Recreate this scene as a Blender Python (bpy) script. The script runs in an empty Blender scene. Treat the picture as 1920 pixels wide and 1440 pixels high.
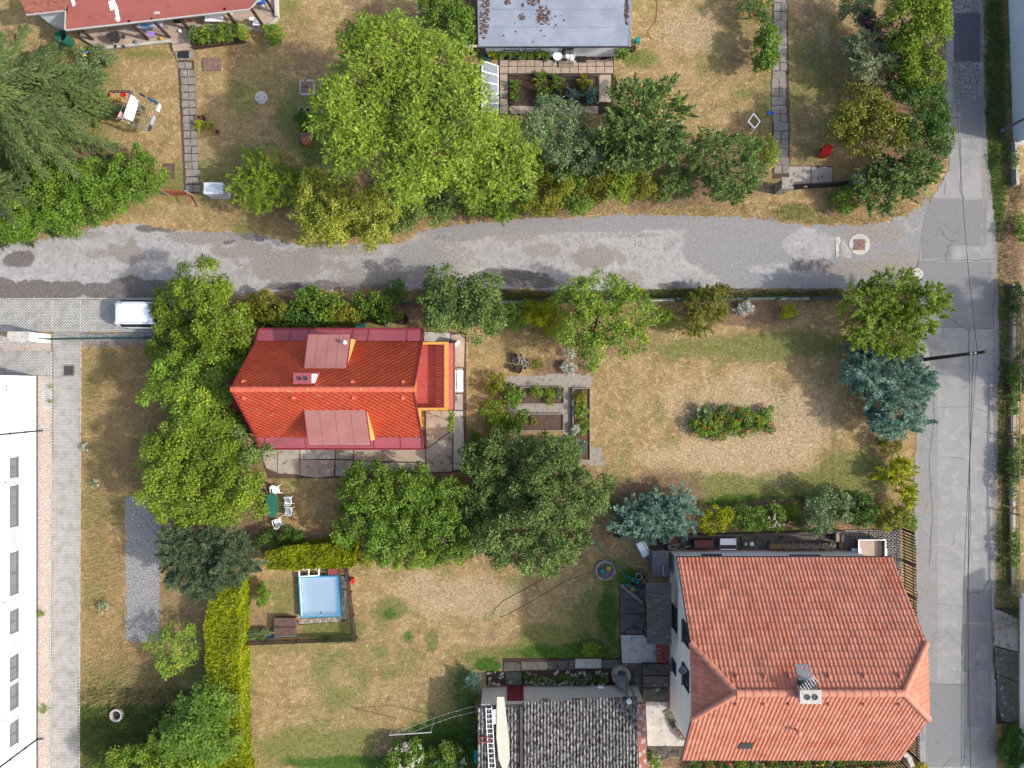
import bpy, bmesh, math, random
import numpy as np
from mathutils import Vector, Matrix

# ------------------------------------------------------------------ camera, world, sun
H = 47.0                 # flying height of the camera above the lawns (m)
F = 1331.0               # focal length in photo pixels (1920 wide)
scene = bpy.context.scene
col = scene.collection
cam_d = bpy.data.cameras.new("camera")
cam_d.sensor_width = 36.0
cam_d.lens = 36.0 * F / 1920.0
cam_d.clip_end = 2000.0
cam = bpy.data.objects.new("camera", cam_d)
cam.location = (0, 0, H)
cam.rotation_euler = (0, 0, 0)
col.objects.link(cam)
scene.camera = cam

SUN_EL = math.radians(38.0)
SUN_AZ = math.radians(-13.0)          # direction towards the sun, measured from +x towards +y
world = bpy.data.worlds.new("World")
scene.world = world
world.use_nodes = True
wn = world.node_tree.nodes
wl = world.node_tree.links
bg = wn["Background"]
sky = wn.new("ShaderNodeTexSky")
sky.sky_type = 'NISHITA'
sky.sun_disc = False
sky.sun_elevation = SUN_EL
sky.sun_rotation = math.pi / 2 - SUN_AZ
sky.air_density = 1.0
sky.dust_density = 3.0
sky.ozone_density = 0.8
wl.new(sky.outputs[0], bg.inputs[0])
bg.inputs[1].default_value = 0.15
sun_d = bpy.data.lights.new("sun", 'SUN')
sun_d.energy = 2.2
sun_d.angle = math.radians(1.5)
sun_d.color = (1.0, 0.965, 0.91)
sun = bpy.data.objects.new("sun", sun_d)
col.objects.link(sun)
sdir = Vector((math.cos(SUN_EL) * math.cos(SUN_AZ), math.cos(SUN_EL) * math.sin(SUN_AZ), math.sin(SUN_EL)))
sun.rotation_euler = sdir.to_track_quat('Z', 'Y').to_euler()
sun.location = (30, -8, 40)
vs = scene.view_settings
vs.view_transform = 'Standard'
vs.look = 'None'
vs.exposure = 1.16
vs.gamma = 1.0
vs.use_curve_mapping = False

rng = np.random.default_rng(7)
random.seed(7)

# ------------------------------------------------------------------ helpers
def P(px, py, z=0.0):
    """place in the garden (metres) that stands under photo pixel px, py at height z"""
    s = (H - z) / F
    return ((px - 960.0) * s, (720.0 - py) * s, z)

def P2(px, py, z=0.0):
    return P(px, py, z)[:2]

def lin(c):
    c = c / 255.0
    return c / 12.92 if c <= 0.04045 else ((c + 0.055) / 1.055) ** 2.4

def C(r, g, b, k=0.62):
    return (lin(r) * k, lin(g) * k, lin(b) * k)

ORG = {}

class MB:
    def __init__(self):
        self.v = []; self.f = []
    def add(self, vs, fs):
        n = len(self.v)
        self.v.extend([tuple(p) for p in vs])
        self.f.extend([tuple(i + n for i in f) for f in fs])
        return self
    def box(self, cx, cy, z0, sx, sy, sz, rot=0.0, top=1.0):
        c, s = math.cos(rot), math.sin(rot)
        vs = []
        for z, k in ((z0, 1.0), (z0 + sz, top)):
            for dx, dy in ((-1, -1), (1, -1), (1, 1), (-1, 1)):
                x, y = dx * sx / 2 * k, dy * sy / 2 * k
                vs.append((cx + x * c - y * s, cy + x * s + y * c, z))
        return self.add(vs, [(3, 2, 1, 0), (4, 5, 6, 7), (0, 1, 5, 4), (1, 2, 6, 5), (2, 3, 7, 6), (3, 0, 4, 7)])
    def prism(self, poly, z0, z1, poly2=None):
        n = len(poly)
        a = sum(poly[i][0] * poly[(i + 1) % n][1] - poly[(i + 1) % n][0] * poly[i][1] for i in range(n))
        if a < 0:
            poly = poly[::-1]
            poly2 = poly2[::-1] if poly2 else None
        q = poly2 or poly
        vs = [(p[0], p[1], z0) for p in poly] + [(p[0], p[1], z1) for p in q]
        fs = [tuple(range(n - 1, -1, -1)), tuple(range(n, 2 * n))]
        fs += [(i, (i + 1) % n, n + (i + 1) % n, n + i) for i in range(n)]
        return self.add(vs, fs)
    def slab(self, pts, t):
        """thick sheet over a 3-d polygon, t metres below it"""
        n = len(pts)
        a = sum(pts[i][0] * pts[(i + 1) % n][1] - pts[(i + 1) % n][0] * pts[i][1] for i in range(n))
        if a < 0: pts = pts[::-1]
        vs = [(p[0], p[1], p[2] - t) for p in pts] + [tuple(p) for p in pts]
        fs = [tuple(range(n - 1, -1, -1)), tuple(range(n, 2 * n))]
        fs += [(i, (i + 1) % n, n + (i + 1) % n, n + i) for i in range(n)]
        return self.add(vs, fs)
    def bar(self, p, q, w, h=None):
        """square bar from p to q"""
        h = h or w
        p, q = Vector(p), Vector(q)
        d = (q - p).normalized()
        u = d.cross(Vector((0, 0, 1)))
        u = u.normalized() if u.length > 1e-4 else Vector((1, 0, 0))
        w2 = u.cross(d)
        vs = []
        for b in (p, q):
            for i, j in ((-1, -1), (1, -1), (1, 1), (-1, 1)):
                vs.append(b + u * (i * w / 2) + w2 * (j * h / 2))
        return self.add(vs, [(0, 1, 2, 3), (7, 6, 5, 4), (4, 5, 1, 0), (5, 6, 2, 1), (6, 7, 3, 2), (7, 4, 0, 3)])
    def tube(self, pts, r, n=6, cap=True):
        pts = [Vector(p) for p in pts]
        rs = r if isinstance(r, (list, tuple)) else [r] * len(pts)
        base = len(self.v)
        prev = None
        for i, p in enumerate(pts):
            d = (pts[min(i + 1, len(pts) - 1)] - pts[max(i - 1, 0)]).normalized()
            if prev is None:
                u = d.cross(Vector((0, 0, 1)))
                if u.length < 1e-3: u = d.cross(Vector((1, 0, 0)))
            else:
                u = prev - d * prev.dot(d)
            u.normalize(); prev = u
            w = d.cross(u)
            for k in range(n):
                a = 2 * math.pi * k / n
                self.v.append(tuple(p + (u * math.cos(a) + w * math.sin(a)) * rs[i]))
        for i in range(len(pts) - 1):
            for k in range(n):
                a = base + i * n + k; b = base + i * n + (k + 1) % n
                self.f.append((a, b, b + n, a + n))
        if cap:
            self.f.append(tuple(base + k for k in range(n - 1, -1, -1)))
            e = base + (len(pts) - 1) * n
            self.f.append(tuple(e + k for k in range(n)))
        return self
    def lathe(self, prof, cx, cy, z0=0.0, n=16, closed_bottom=True, closed_top=True, sx=1.0, sy=1.0):
        base = len(self.v)
        for r, z in prof:
            for k in range(n):
                a = 2 * math.pi * k / n
                self.v.append((cx + r * sx * math.cos(a), cy + r * sy * math.sin(a), z0 + z))
        for i in range(len(prof) - 1):
            for k in range(n):
                a = base + i * n + k; b = base + i * n + (k + 1) % n
                self.f.append((a, b, b + n, a + n))
        if closed_bottom: self.f.append(tuple(base + k for k in range(n - 1, -1, -1)))
        if closed_top:
            e = base + (len(prof) - 1) * n
            self.f.append(tuple(e + k for k in range(n)))
        return self
    def build(self, name, mat, parent=None, smooth=False, label=None, cat=None, group=None, kind=None, org=None):
        o = make_obj(name, np.array(self.v, dtype=np.float64), self.f, mat, parent, smooth, org)
        return tag(o, label, cat, group, kind)

def tag(o, label=None, cat=None, group=None, kind=None):
    if label: o["label"] = label
    if cat: o["category"] = cat
    if group: o["group"] = group
    if kind: o["kind"] = kind
    return o

def setmat(me, mat):
    me.materials.append(MATS[mat] if isinstance(mat, str) else mat)

def make_obj(name, V, faces, mat, parent=None, smooth=False, org=None):
    if parent is not None:
        og = np.array(ORG[parent.name])
    elif org is not None:
        og = np.array(org, dtype=float)
    else:
        lo, hi = V.min(0), V.max(0)
        og = np.array(((lo[0] + hi[0]) / 2, (lo[1] + hi[1]) / 2, lo[2]))
    me = bpy.data.meshes.new(name)
    W = V - og
    me.from_pydata(W.tolist(), [], faces)
    setmat(me, mat)
    if smooth:
        me.polygons.foreach_set("use_smooth", [True] * len(me.polygons))
    me.update()
    o = bpy.data.objects.new(name, me)
    col.objects.link(o)
    if parent is not None:
        o.parent = parent
    else:
        o.location = og
    ORG[o.name] = tuple(og)
    return o

def fast_obj(name, V, Q, mat, parent=None, attrs=None, org=None, kind=None):
    """numpy vertices V (n,3) and faces Q (m,k)"""
    if parent is not None: og = np.array(ORG[parent.name])
    elif org is not None: og = np.array(org, dtype=float)
    else:
        lo, hi = V.min(0), V.max(0)
        og = np.array(((lo[0] + hi[0]) / 2, (lo[1] + hi[1]) / 2, lo[2]))
    me = bpy.data.meshes.new(name)
    n, (m, k) = len(V), Q.shape
    me.vertices.add(n)
    me.vertices.foreach_set("co", (V - og).astype(np.float32).ravel())
    me.loops.add(m * k)
    me.loops.foreach_set("vertex_index", Q.astype(np.int32).ravel())
    me.polygons.add(m)
    me.polygons.foreach_set("loop_start", np.arange(0, m * k, k, dtype=np.int32))
    me.polygons.foreach_set("loop_total", np.full(m, k, dtype=np.int32))
    for an, (typ, arr) in (attrs or {}).items():
        a = me.attributes.new(an, typ, 'POINT')
        a.data.foreach_set("color" if typ == 'FLOAT_COLOR' else "value", arr.astype(np.float32).ravel())
    me.update(calc_edges=True)
    setmat(me, mat)
    o = bpy.data.objects.new(name, me)
    col.objects.link(o)
    if parent is not None: o.parent = parent
    else: o.location = og
    ORG[o.name] = tuple(og)
    if kind: o["kind"] = kind
    return o

def thing(name, label, cat, loc, group=None, rz=0.0):
    o = bpy.data.objects.new(name, None)
    o.empty_display_size = 0.2
    col.objects.link(o)
    o.location = loc if len(loc) == 3 else (loc[0], loc[1], 0.0)
    o.rotation_euler = (0, 0, rz)
    ORG[o.name] = tuple(o.location)
    return tag(o, label, cat, group)

def inst(me, name, parent, loc, rz=0.0, sc=(1, 1, 1), mtx=None):
    o = bpy.data.objects.new(name, me)
    col.objects.link(o)
    og = Vector(ORG[parent.name])
    o.parent = parent
    if mtx is not None:
        m = mtx.copy(); m.translation = m.translation - og
        o.matrix_basis = m
    else:
        o.location = Vector(loc) - og
        o.rotation_euler = (0, 0, rz); o.scale = sc
    ORG[o.name] = tuple(loc) if loc is not None else tuple(mtx.translation)
    return o

def copy_tree(o, loc, rz, label=None, group=None, parent=None):
    c = o.copy(); col.objects.link(c); c.parent = parent
    if parent is None:
        c.location = loc; c.rotation_euler = (0, 0, rz)
        if label: c["label"] = label
        if group: c["group"] = group
    for ch in [x for x in o.children]:
        copy_tree(ch, None, None, parent=c)
    ORG[c.name] = tuple(c.location)
    return c

def mesh_of(mb, name, mat, smooth=False):
    me = bpy.data.meshes.new(name)
    me.from_pydata([tuple(p) for p in mb.v], [], mb.f)
    setmat(me, mat)
    if smooth: me.polygons.foreach_set("use_smooth", [True] * len(me.polygons))
    me.update()
    return me

# value noise in numpy
_perm = rng.random((256, 256))
def vnoise(x, y, seed=0):
    x = np.asarray(x) + seed * 17.31; y = np.asarray(y) + seed * 9.77
    xi = np.floor(x).astype(int); yi = np.floor(y).astype(int)
    fx = x - xi; fy = y - yi
    fx = fx * fx * (3 - 2 * fx); fy = fy * fy * (3 - 2 * fy)
    g = lambda i, j: _perm[(xi + i) % 256, (yi + j) % 256]
    return (g(0, 0) * (1 - fx) + g(1, 0) * fx) * (1 - fy) + (g(0, 1) * (1 - fx) + g(1, 1) * fx) * fy
def fbm(x, y, seed=0, oct=4):
    t = 0; a = 0.5; s = 0
    for i in range(oct):
        t = t + a * vnoise(x * 2 ** i, y * 2 ** i, seed + i); s += a; a *= 0.55
    return t / s
def inpoly(x, y, poly):
    x = np.asarray(x); y = np.asarray(y)
    r = np.zeros(x.shape, bool)
    n = len(poly)
    for i in range(n):
        x1, y1 = poly[i]; x2, y2 = poly[(i + 1) % n]
        if y1 == y2: continue
        c = ((y1 > y) != (y2 > y)) & (x < (x2 - x1) * (y - y1) / (y2 - y1) + x1)
        r ^= c
    return r
def sstep(a, b, x):
    t = np.clip((x - a) / (b - a), 0, 1)
    return t * t * (3 - 2 * t)

# ------------------------------------------------------------------ materials
MATS = {}
def nodes_of(m):
    m.use_nodes = True
    nt = m.node_tree
    return nt, nt.nodes, nt.links, nt.nodes["Principled BSDF"]

def pm(name, c1, c2=None, scale=4.0, rough=0.8, bump=0.0, c3=None, thr=0.62, s3=9.0, stretch=(1, 1, 1), spec=0.3, metal=0.0, bscale=None, soft=0.05, detail=6.0, obj=False, island=0.0):
    m = bpy.data.materials.new(name); MATS[name] = m
    nt, N, L, b = nodes_of(m)
    b.inputs["Roughness"].default_value = rough
    b.inputs["Specular IOR Level"].default_value = spec
    b.inputs["Metallic"].default_value = metal
    c2 = c2 or tuple(x * 0.82 for x in c1)
    g = N.new("ShaderNodeTexCoord") if obj else N.new("ShaderNodeNewGeometry")
    mp = N.new("ShaderNodeMapping"); mp.inputs["Scale"].default_value = stretch
    L.new(g.outputs["Object" if obj else "Position"], mp.inputs[0])
    n1 = N.new("ShaderNodeTexNoise"); n1.inputs["Scale"].default_value = scale; n1.inputs["Detail"].default_value = detail
    n1.inputs["Roughness"].default_value = 0.65
    L.new(mp.outputs[0], n1.inputs["Vector"])
    r = N.new("ShaderNodeValToRGB")
    r.color_ramp.elements[0].position = 0.35; r.color_ramp.elements[1].position = 0.65
    r.color_ramp.elements[0].color = (*c2, 1); r.color_ramp.elements[1].color = (*c1, 1)
    L.new(n1.outputs["Fac"], r.inputs[0])
    out = r.outputs[0]
    if c3:
        n3 = N.new("ShaderNodeTexNoise"); n3.inputs["Scale"].default_value = s3; n3.inputs["Detail"].default_value = 5
        L.new(mp.outputs[0], n3.inputs["Vector"])
        r3 = N.new("ShaderNodeValToRGB")
        r3.color_ramp.elements[0].position = thr - soft; r3.color_ramp.elements[1].position = thr + soft
        L.new(n3.outputs["Fac"], r3.inputs[0])
        mx = N.new("ShaderNodeMix"); mx.data_type = 'RGBA'
        L.new(r3.outputs[0], mx.inputs[0]); L.new(out, mx.inputs[6]); mx.inputs[7].default_value = (*c3, 1)
        out = mx.outputs[2]
    if island:
        gi = N.new("ShaderNodeNewGeometry")
        mr = N.new("ShaderNodeMapRange"); mr.inputs[3].default_value = 1 - island; mr.inputs[4].default_value = 1 + island * .6
        L.new(gi.outputs["Random Per Island"], mr.inputs[0])
        mi = N.new("ShaderNodeMix"); mi.data_type = 'RGBA'; mi.blend_type = 'MULTIPLY'; mi.inputs[0].default_value = 1.0
        L.new(out, mi.inputs[6]); L.new(mr.outputs[0], mi.inputs[7]); out = mi.outputs[2]
    L.new(out, b.inputs["Base Color"])
    if bump:
        nb = N.new("ShaderNodeTexNoise"); nb.inputs["Scale"].default_value = bscale or scale * 6; nb.inputs["Detail"].default_value = 4
        L.new(mp.outputs[0], nb.inputs["Vector"])
        bp = N.new("ShaderNodeBump"); bp.inputs["Strength"].default_value = bump; bp.inputs["Distance"].default_value = 0.03
        L.new(nb.outputs["Fac"], bp.inputs["Height"]); L.new(bp.outputs[0], b.inputs["Normal"])
    return m

def leafmat(name, dark, light, accent=None, afrac=0.0, trans=0.3, rough=0.55):
    def sat(c, k, f=1.18):
        m_ = sum(c) / 3
        return tuple(max(0.0, m_ + (x - m_) * f) * k for x in c)
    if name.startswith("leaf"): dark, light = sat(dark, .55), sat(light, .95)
    m = bpy.data.materials.new(name); MATS[name] = m
    nt, N, L, b = nodes_of(m)
    at = N.new("ShaderNodeAttribute"); at.attribute_name = "tint"
    r = N.new("ShaderNodeValToRGB")
    e = r.color_ramp.elements
    e[0].position = 0.0; e[0].color = (*dark, 1)
    e[1].position = 1.0 - afrac if accent else 1.0; e[1].color = (*light, 1)
    if accent:
        x = e.new(min(1.0, 1.0 - afrac + 0.03)); x.color = (*accent, 1)
    L.new(at.outputs["Fac"], r.inputs[0])
    L.new(r.outputs[0], b.inputs["Base Color"])
    b.inputs["Roughness"].default_value = rough
    b.inputs["Specular IOR Level"].default_value = 0.35
    t = N.new("ShaderNodeBsdfTranslucent")
    L.new(r.outputs[0], t.inputs[0])
    mx = N.new("ShaderNodeMixShader"); mx.inputs[0].default_value = trans
    out = N["Material Output"]
    L.new(b.outputs[0], mx.inputs[1]); L.new(t.outputs[0], mx.inputs[2]); L.new(mx.outputs[0], out.inputs[0])
    return m
# ------------------------------------------------------------------ ground materials
def zonemat(name, base, layers, grain=(14.0, 0.35), mid=(1.3, 0.25), rough=0.95, bump=0.5, bscale=30.0, crack=None, speck=None, edge=.28, brk=.9):
    """base = two colours mixed by noise; layers = colours laid over it by the r, g, b, a of the attribute 'zone'"""
    m = bpy.data.materials.new(name); MATS[name] = m
    nt, N, L, b = nodes_of(m)
    b.inputs["Roughness"].default_value = rough
    b.inputs["Specular IOR Level"].default_value = 0.15
    g = N.new("ShaderNodeNewGeometry")
    pos = g.outputs["Position"]
    def noise(scale, det=6, rg=0.65):
        n = N.new("ShaderNodeTexNoise"); n.inputs["Scale"].default_value = scale
        n.inputs["Detail"].default_value = det; n.inputs["Roughness"].default_value = rg
        L.new(pos, n.inputs["Vector"]); return n.outputs["Fac"]
    def ramp(fac, p0, p1, c0, c1):
        r = N.new("ShaderNodeValToRGB"); e = r.color_ramp.elements
        e[0].position = p0; e[1].position = p1; e[0].color = (*c0, 1); e[1].color = (*c1, 1)
        L.new(fac, r.inputs[0]); return r.outputs[0]
    def mix(f, a, bb, mode='MIX'):
        x = N.new("ShaderNodeMix"); x.data_type = 'RGBA'; x.blend_type = mode
        if isinstance(f, float): x.inputs[0].default_value = f
        else: L.new(f, x.inputs[0])
        L.new(a, x.inputs[6])
        if isinstance(bb, tuple): x.inputs[7].default_value = (*bb, 1)
        else: L.new(bb, x.inputs[7])
        return x.outputs[2]
    big = noise(mid[0], 5)
    c = ramp(big, 0.35, 0.65, base[0], base[1])
    if len(base) > 2:
        c = mix(ramp(noise(mid[0] * 3.1, 6), 0.5, 0.66, (0, 0, 0), (1, 1, 1)), c, base[2])
    at = N.new("ShaderNodeAttribute"); at.attribute_name = "zone"
    sp = N.new("ShaderNodeSeparateColor")
    L.new(at.outputs["Color"], sp.inputs[0])
    chans = [sp.outputs[0], sp.outputs[1], sp.outputs[2], at.outputs["Alpha"]]
    fine = noise(grain[0] * 0.45, 6, 0.7)
    for ch, lay in zip(chans, layers):
        if lay is None: continue
        ca, cb = lay
        # break the edge of the patch up with fine noise
        a = N.new("ShaderNodeMath"); a.operation = 'ADD'; L.new(ch, a.inputs[0])
        s = N.new("ShaderNodeMath"); s.operation = 'MULTIPLY_ADD'; L.new(fine, s.inputs[0]); s.inputs[1].default_value = brk; s.inputs[2].default_value = -brk / 2
        L.new(s.outputs[0], a.inputs[1])
        msk = ramp(a.outputs[0], 0.5 - edge, 0.5 + edge, (0, 0, 0), (1, 1, 1))
        m2 = N.new("ShaderNodeMath"); m2.operation = 'MULTIPLY'; L.new(msk, m2.inputs[0])
        k = N.new("ShaderNodeMath"); k.operation = 'MULTIPLY'; k.use_clamp = True; L.new(ch, k.inputs[0]); k.inputs[1].default_value = 3.0
        L.new(k.outputs[0], m2.inputs[1])
        c = mix(m2.outputs[0], c, ramp(noise(grain[0] * 0.35), 0.35, 0.65, ca, cb))
    if speck:
        v = N.new("ShaderNodeTexNoise"); v.inputs["Scale"].default_value = speck[0]; v.inputs["Detail"].default_value = 2
        L.new(pos, v.inputs["Vector"])
        c = mix(ramp(v.outputs["Fac"], speck[2], speck[2] + 0.06, (0, 0, 0), (1, 1, 1)), c, speck[1])
    if crack:
        wn_ = N.new("ShaderNodeTexNoise"); wn_.inputs["Scale"].default_value = 1.2; wn_.inputs["Detail"].default_value = 5
        L.new(pos, wn_.inputs["Vector"])
        ma = N.new("ShaderNodeVectorMath"); ma.operation = 'MULTIPLY_ADD'
        L.new(wn_.outputs["Color"], ma.inputs[0]); ma.inputs[1].default_value = (1.1, 1.1, 0); L.new(pos, ma.inputs[2])
        vo = N.new("ShaderNodeTexVoronoi"); vo.feature = 'DISTANCE_TO_EDGE'; vo.inputs["Scale"].default_value = crack[0]
        L.new(ma.outputs[0], vo.inputs["Vector"])
        ln = ramp(vo.outputs["Distance"], 0.0, crack[1], (1, 1, 1), (0, 0, 0))
        gate = ramp(noise(0.25, 3), 0.48, 0.56, (0, 0, 0), (1, 1, 1))
        x = N.new("ShaderNodeMath"); x.operation = 'MULTIPLY'; L.new(ln, x.inputs[0]); L.new(gate, x.inputs[1])
        y = N.new("ShaderNodeMath"); y.operation = 'MULTIPLY'; L.new(x.outputs[0], y.inputs[0]); y.inputs[1].default_value = 0.75
        c = mix(y.outputs[0], c, crack[2])
    gr = ramp(noise(grain[0], 5, 0.75), 0.3, 0.7, (1 - grain[1],) * 3, (1 + grain[1],) * 3)
    c = mix(1.0, c, gr, 'MULTIPLY')
    L.new(c, b.inputs["Base Color"])
    nb = noise(bscale, 4, 0.7)
    bp = N.new("ShaderNodeBump"); bp.inputs["Strength"].default_value = bump; bp.inputs["Distance"].default_value = 0.05
    L.new(nb, bp.inputs["Height"]); L.new(bp.outputs[0], b.inputs["Normal"])
    return m

zonemat("lawn", (C(186, 158, 112), C(154, 128, 86), C(204, 180, 132)),
        [(C(116, 124, 62), C(150, 142, 86)), (C(62, 96, 32), C(92, 118, 46)), (C(126, 102, 80), C(150, 122, 96)), (C(202, 176, 144), C(210, 186, 152))],
        grain=(9.0, 0.55), mid=(0.9, 0.2), bump=0.9, bscale=20.0, edge=.22, brk=1.15)
zonemat("lane_asphalt", (C(188, 184, 179), C(166, 162, 158), C(154, 148, 143)),
        [(C(104, 98, 94), C(128, 121, 116)), (C(142, 140, 139), C(160, 157, 155)), (C(140, 132, 123), C(164, 156, 146)), (C(198, 186, 172), C(120, 112, 104))],
        grain=(16.0, 0.26), mid=(1.1, 0.2), bump=0.45, bscale=40.0, edge=.17, brk=1.2, speck=(26.0, C(222, 216, 208), 0.66))
zonemat("road_asphalt", (C(164, 162, 158), C(152, 150, 146), C(172, 169, 165)),
        [(C(92, 95, 100), C(102, 105, 110)), (C(136, 135, 134), C(144, 142, 140)), (C(140, 134, 126), C(164, 158, 150)), (C(96, 94, 92), C(176, 172, 166))],
        grain=(20.0, 0.14), mid=(0.5, 0.15), bump=0.25, bscale=50.0, edge=.08, brk=.3, crack=(0.42, 0.010, C(104, 100, 96)))
pm("gravel_grey", C(164, 162, 158), C(122, 120, 118), 9, 0.95, 0.9, c3=C(194, 194, 192), thr=0.58, s3=12)
pm("gravel_beige", C(208, 194, 182), C(166, 150, 138), 9, 0.95, 0.9, c3=C(226, 218, 208), thr=0.58, s3=12)
pm("gravel_path", C(176, 168, 156), C(154, 144, 132), 10, 0.95, 0.6, c3=C(120, 112, 104), thr=0.62, s3=5)
pm("soil", C(112, 90, 76), C(84, 66, 54), 8, 1.0, 0.9, c3=C(140, 118, 100), thr=0.64, s3=18)
pm("dark_soil", C(84, 66, 54), C(58, 46, 38), 8, 1.0, 0.9, c3=C(112, 92, 76), thr=0.64, s3=18)
pm("paver", C(204, 202, 196), C(184, 182, 176), 3, 0.9, 0.3, c3=C(166, 164, 156), thr=0.6, s3=1.6, soft=0.12)
pm("paver_joint", C(130, 124, 114), C(110, 104, 95), 8, 1.0, 0.4)
pm("concrete", C(194, 184, 170), C(168, 156, 142), 1.6, 0.95, 0.5, c3=C(120, 112, 104), thr=0.62, s3=2.6, bscale=18)
pm("concrete_light", C(212, 206, 196), C(188, 182, 170), 1.6, 0.95, 0.4, c3=C(150, 144, 132), thr=0.64, s3=2.6, bscale=18)
pm("concrete_dark", C(112, 104, 96), C(84, 78, 72), 1.6, 0.95, 0.5, c3=C(64, 60, 56), thr=0.6, s3=2.2, bscale=18)
pm("concrete_mossy", C(122, 116, 104), C(90, 86, 76), 2.2, 0.95, 0.6, c3=C(186, 180, 168), thr=0.66, s3=3.0, bscale=18)
pm("slab_beige", C(196, 176, 158), C(180, 160, 142), 2.5, 0.95, 0.3, c3=C(150, 132, 116), thr=0.66, s3=3)
pm("slab_grey", C(160, 152, 142), C(136, 128, 116), 2.5, 0.95, 0.4, c3=C(186, 178, 166), thr=0.66, s3=4)
pm("stone", C(178, 172, 160), C(140, 132, 120), 3.0, 0.95, 0.7, c3=C(96, 90, 80), thr=0.6, s3=5)
pm("dark_iron", C(84, 82, 82), C(64, 62, 62), 6, 0.6, 0.2)
pm("rusty_iron", C(150, 122, 108), C(120, 96, 86), 5, 0.8, 0.3)
pm("crack", C(122, 118, 114), C(104, 100, 98), 5, 1.0)

def patches(px, py, lst, soft=0.35, nz=0.55, scale=0.03, seed=3):
    """sum of soft noisy ellipses / boxes given in photo pixels"""
    out = np.zeros(px.shape)
    n = (fbm(px * scale, py * scale, seed, 4) - 0.5) * 2
    for p in lst:
        cx, cy, rx, ry = p[:4]; s = p[4] if len(p) > 4 else 1.0
        if len(p) > 5:    # box
            d = np.maximum(np.abs(px - cx) / rx, np.abs(py - cy) / ry)
        else:
            d = np.sqrt(((px - cx) / rx) ** 2 + ((py - cy) / ry) ** 2)
        d = d + n * nz * 0.6
        out = np.maximum(out, s * (1 - sstep(1 - soft, 1 + soft, d)))
    return out

# ------------------------------------------------------------------ ground sheet
GREEN = [(880, 850, 26, 50, .9), (1420, 650, 240, 28, .75), (1200, 640, 90, 20, .5), (1400, 910, 260, 26, .95), (1600, 890, 70, 60, .8), (1620, 700, 40, 60, .35),
         (1180, 770, 16, 110, .35), (1235, 775, 14, 25, .6), (1375, 790, 85, 38, .8), (1160, 905, 60, 20, .7),
         (735, 1145, 26, 20, 1), (712, 1148, 20, 10, .6), (765, 1195, 14, 16, 1), (808, 1205, 12, 22, 1), (760, 1235, 30, 40, .55), (690, 1240, 40, 40, .5),
         (620, 1180, 60, 24, .9), (560, 1215, 90, 16, .5), (600, 1400, 140, 40, .75), (500, 1420, 60, 40, .5), (830, 1350, 70, 60, .55), (640, 1330, 90, 40, .4),
         (900, 1235, 30, 16, 1), (1000, 1222, 130, 22, .9), (1120, 1170, 56, 76, 1), (1040, 1205, 90, 36, .9), (1160, 1090, 34, 40, .8), (1080, 1170, 60, 50, .4), (915, 1155, 14, 10, .8), (860, 1300, 30, 60, .7),
         (570, 230, 60, 90, .8), (500, 150, 60, 60, .4), (420, 330, 50, 50, .6), (400, 40, 60, 14, .6), (270, 100, 60, 14, .7), (250, 220, 70, 40, .4), (470, 300, 60, 40, .6),
         (1340, 100, 40, 50, .5), (1400, 40, 40, 30, .5), (1560, 200, 40, 80, .55), (1520, 290, 40, 30, .5), (1200, 110, 30, 20, .8), (1210, 15, 60, 16, .4), (1555, 60, 30, 50, .5),
         (200, 680, 30, 50, .6), (170, 730, 24, 30, .7), (180, 1000, 26, 200, .55), (185, 850, 30, 60, .35), (250, 1330, 130, 90, 1), (290, 640, 60, 16, .6),
         (1480, 398, 40, 16, .95), (1560, 412, 70, 10, .5), (1300, 395, 90, 10, .3), (350, 400, 90, 16, .3), (1150, 1050, 40, 20, .3), (1010, 640, 60, 14, .55), (940, 650, 60, 12, .4)]
LUSH = [(890, 850, 22, 44, .9), (1420, 940, 240, 14, .8), (1180, 950, 40, 30, .8), (1150, 1220, 60, 24, .9), (1080, 1238, 90, 14, .8), (915, 1248, 30, 14, 1), (1180, 1090, 22, 30, .9), (1140, 1150, 22, 60, .9), (1060, 1225, 120, 18, .9),
        (730, 1150, 14, 12, .7), (765, 1195, 9, 10, .7), (840, 1395, 80, 60, .95), (700, 1432, 180, 16, .9), (870, 1300, 30, 60, .6), (240, 1365, 130, 90, 1), (300, 1330, 60, 50, .6), (200, 1420, 60, 50, .9), (620, 1200, 70, 8, .7),
        (950, 555, 110, 9, .9), (1250, 552, 140, 8, .9), (1450, 552, 120, 8, .7), (1866, 200, 20, 260, .9), (1878, 700, 14, 260, .5), (1890, 1050, 24, 120, .6), (1880, 340, 14, 30, .7), (1895, 1400, 24, 50, .9),
        (590, 250, 30, 60, .5), (60, 330, 120, 120, .6), (1375, 800, 74, 22, .8), (1180, 105, 26, 16, .5)]
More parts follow.
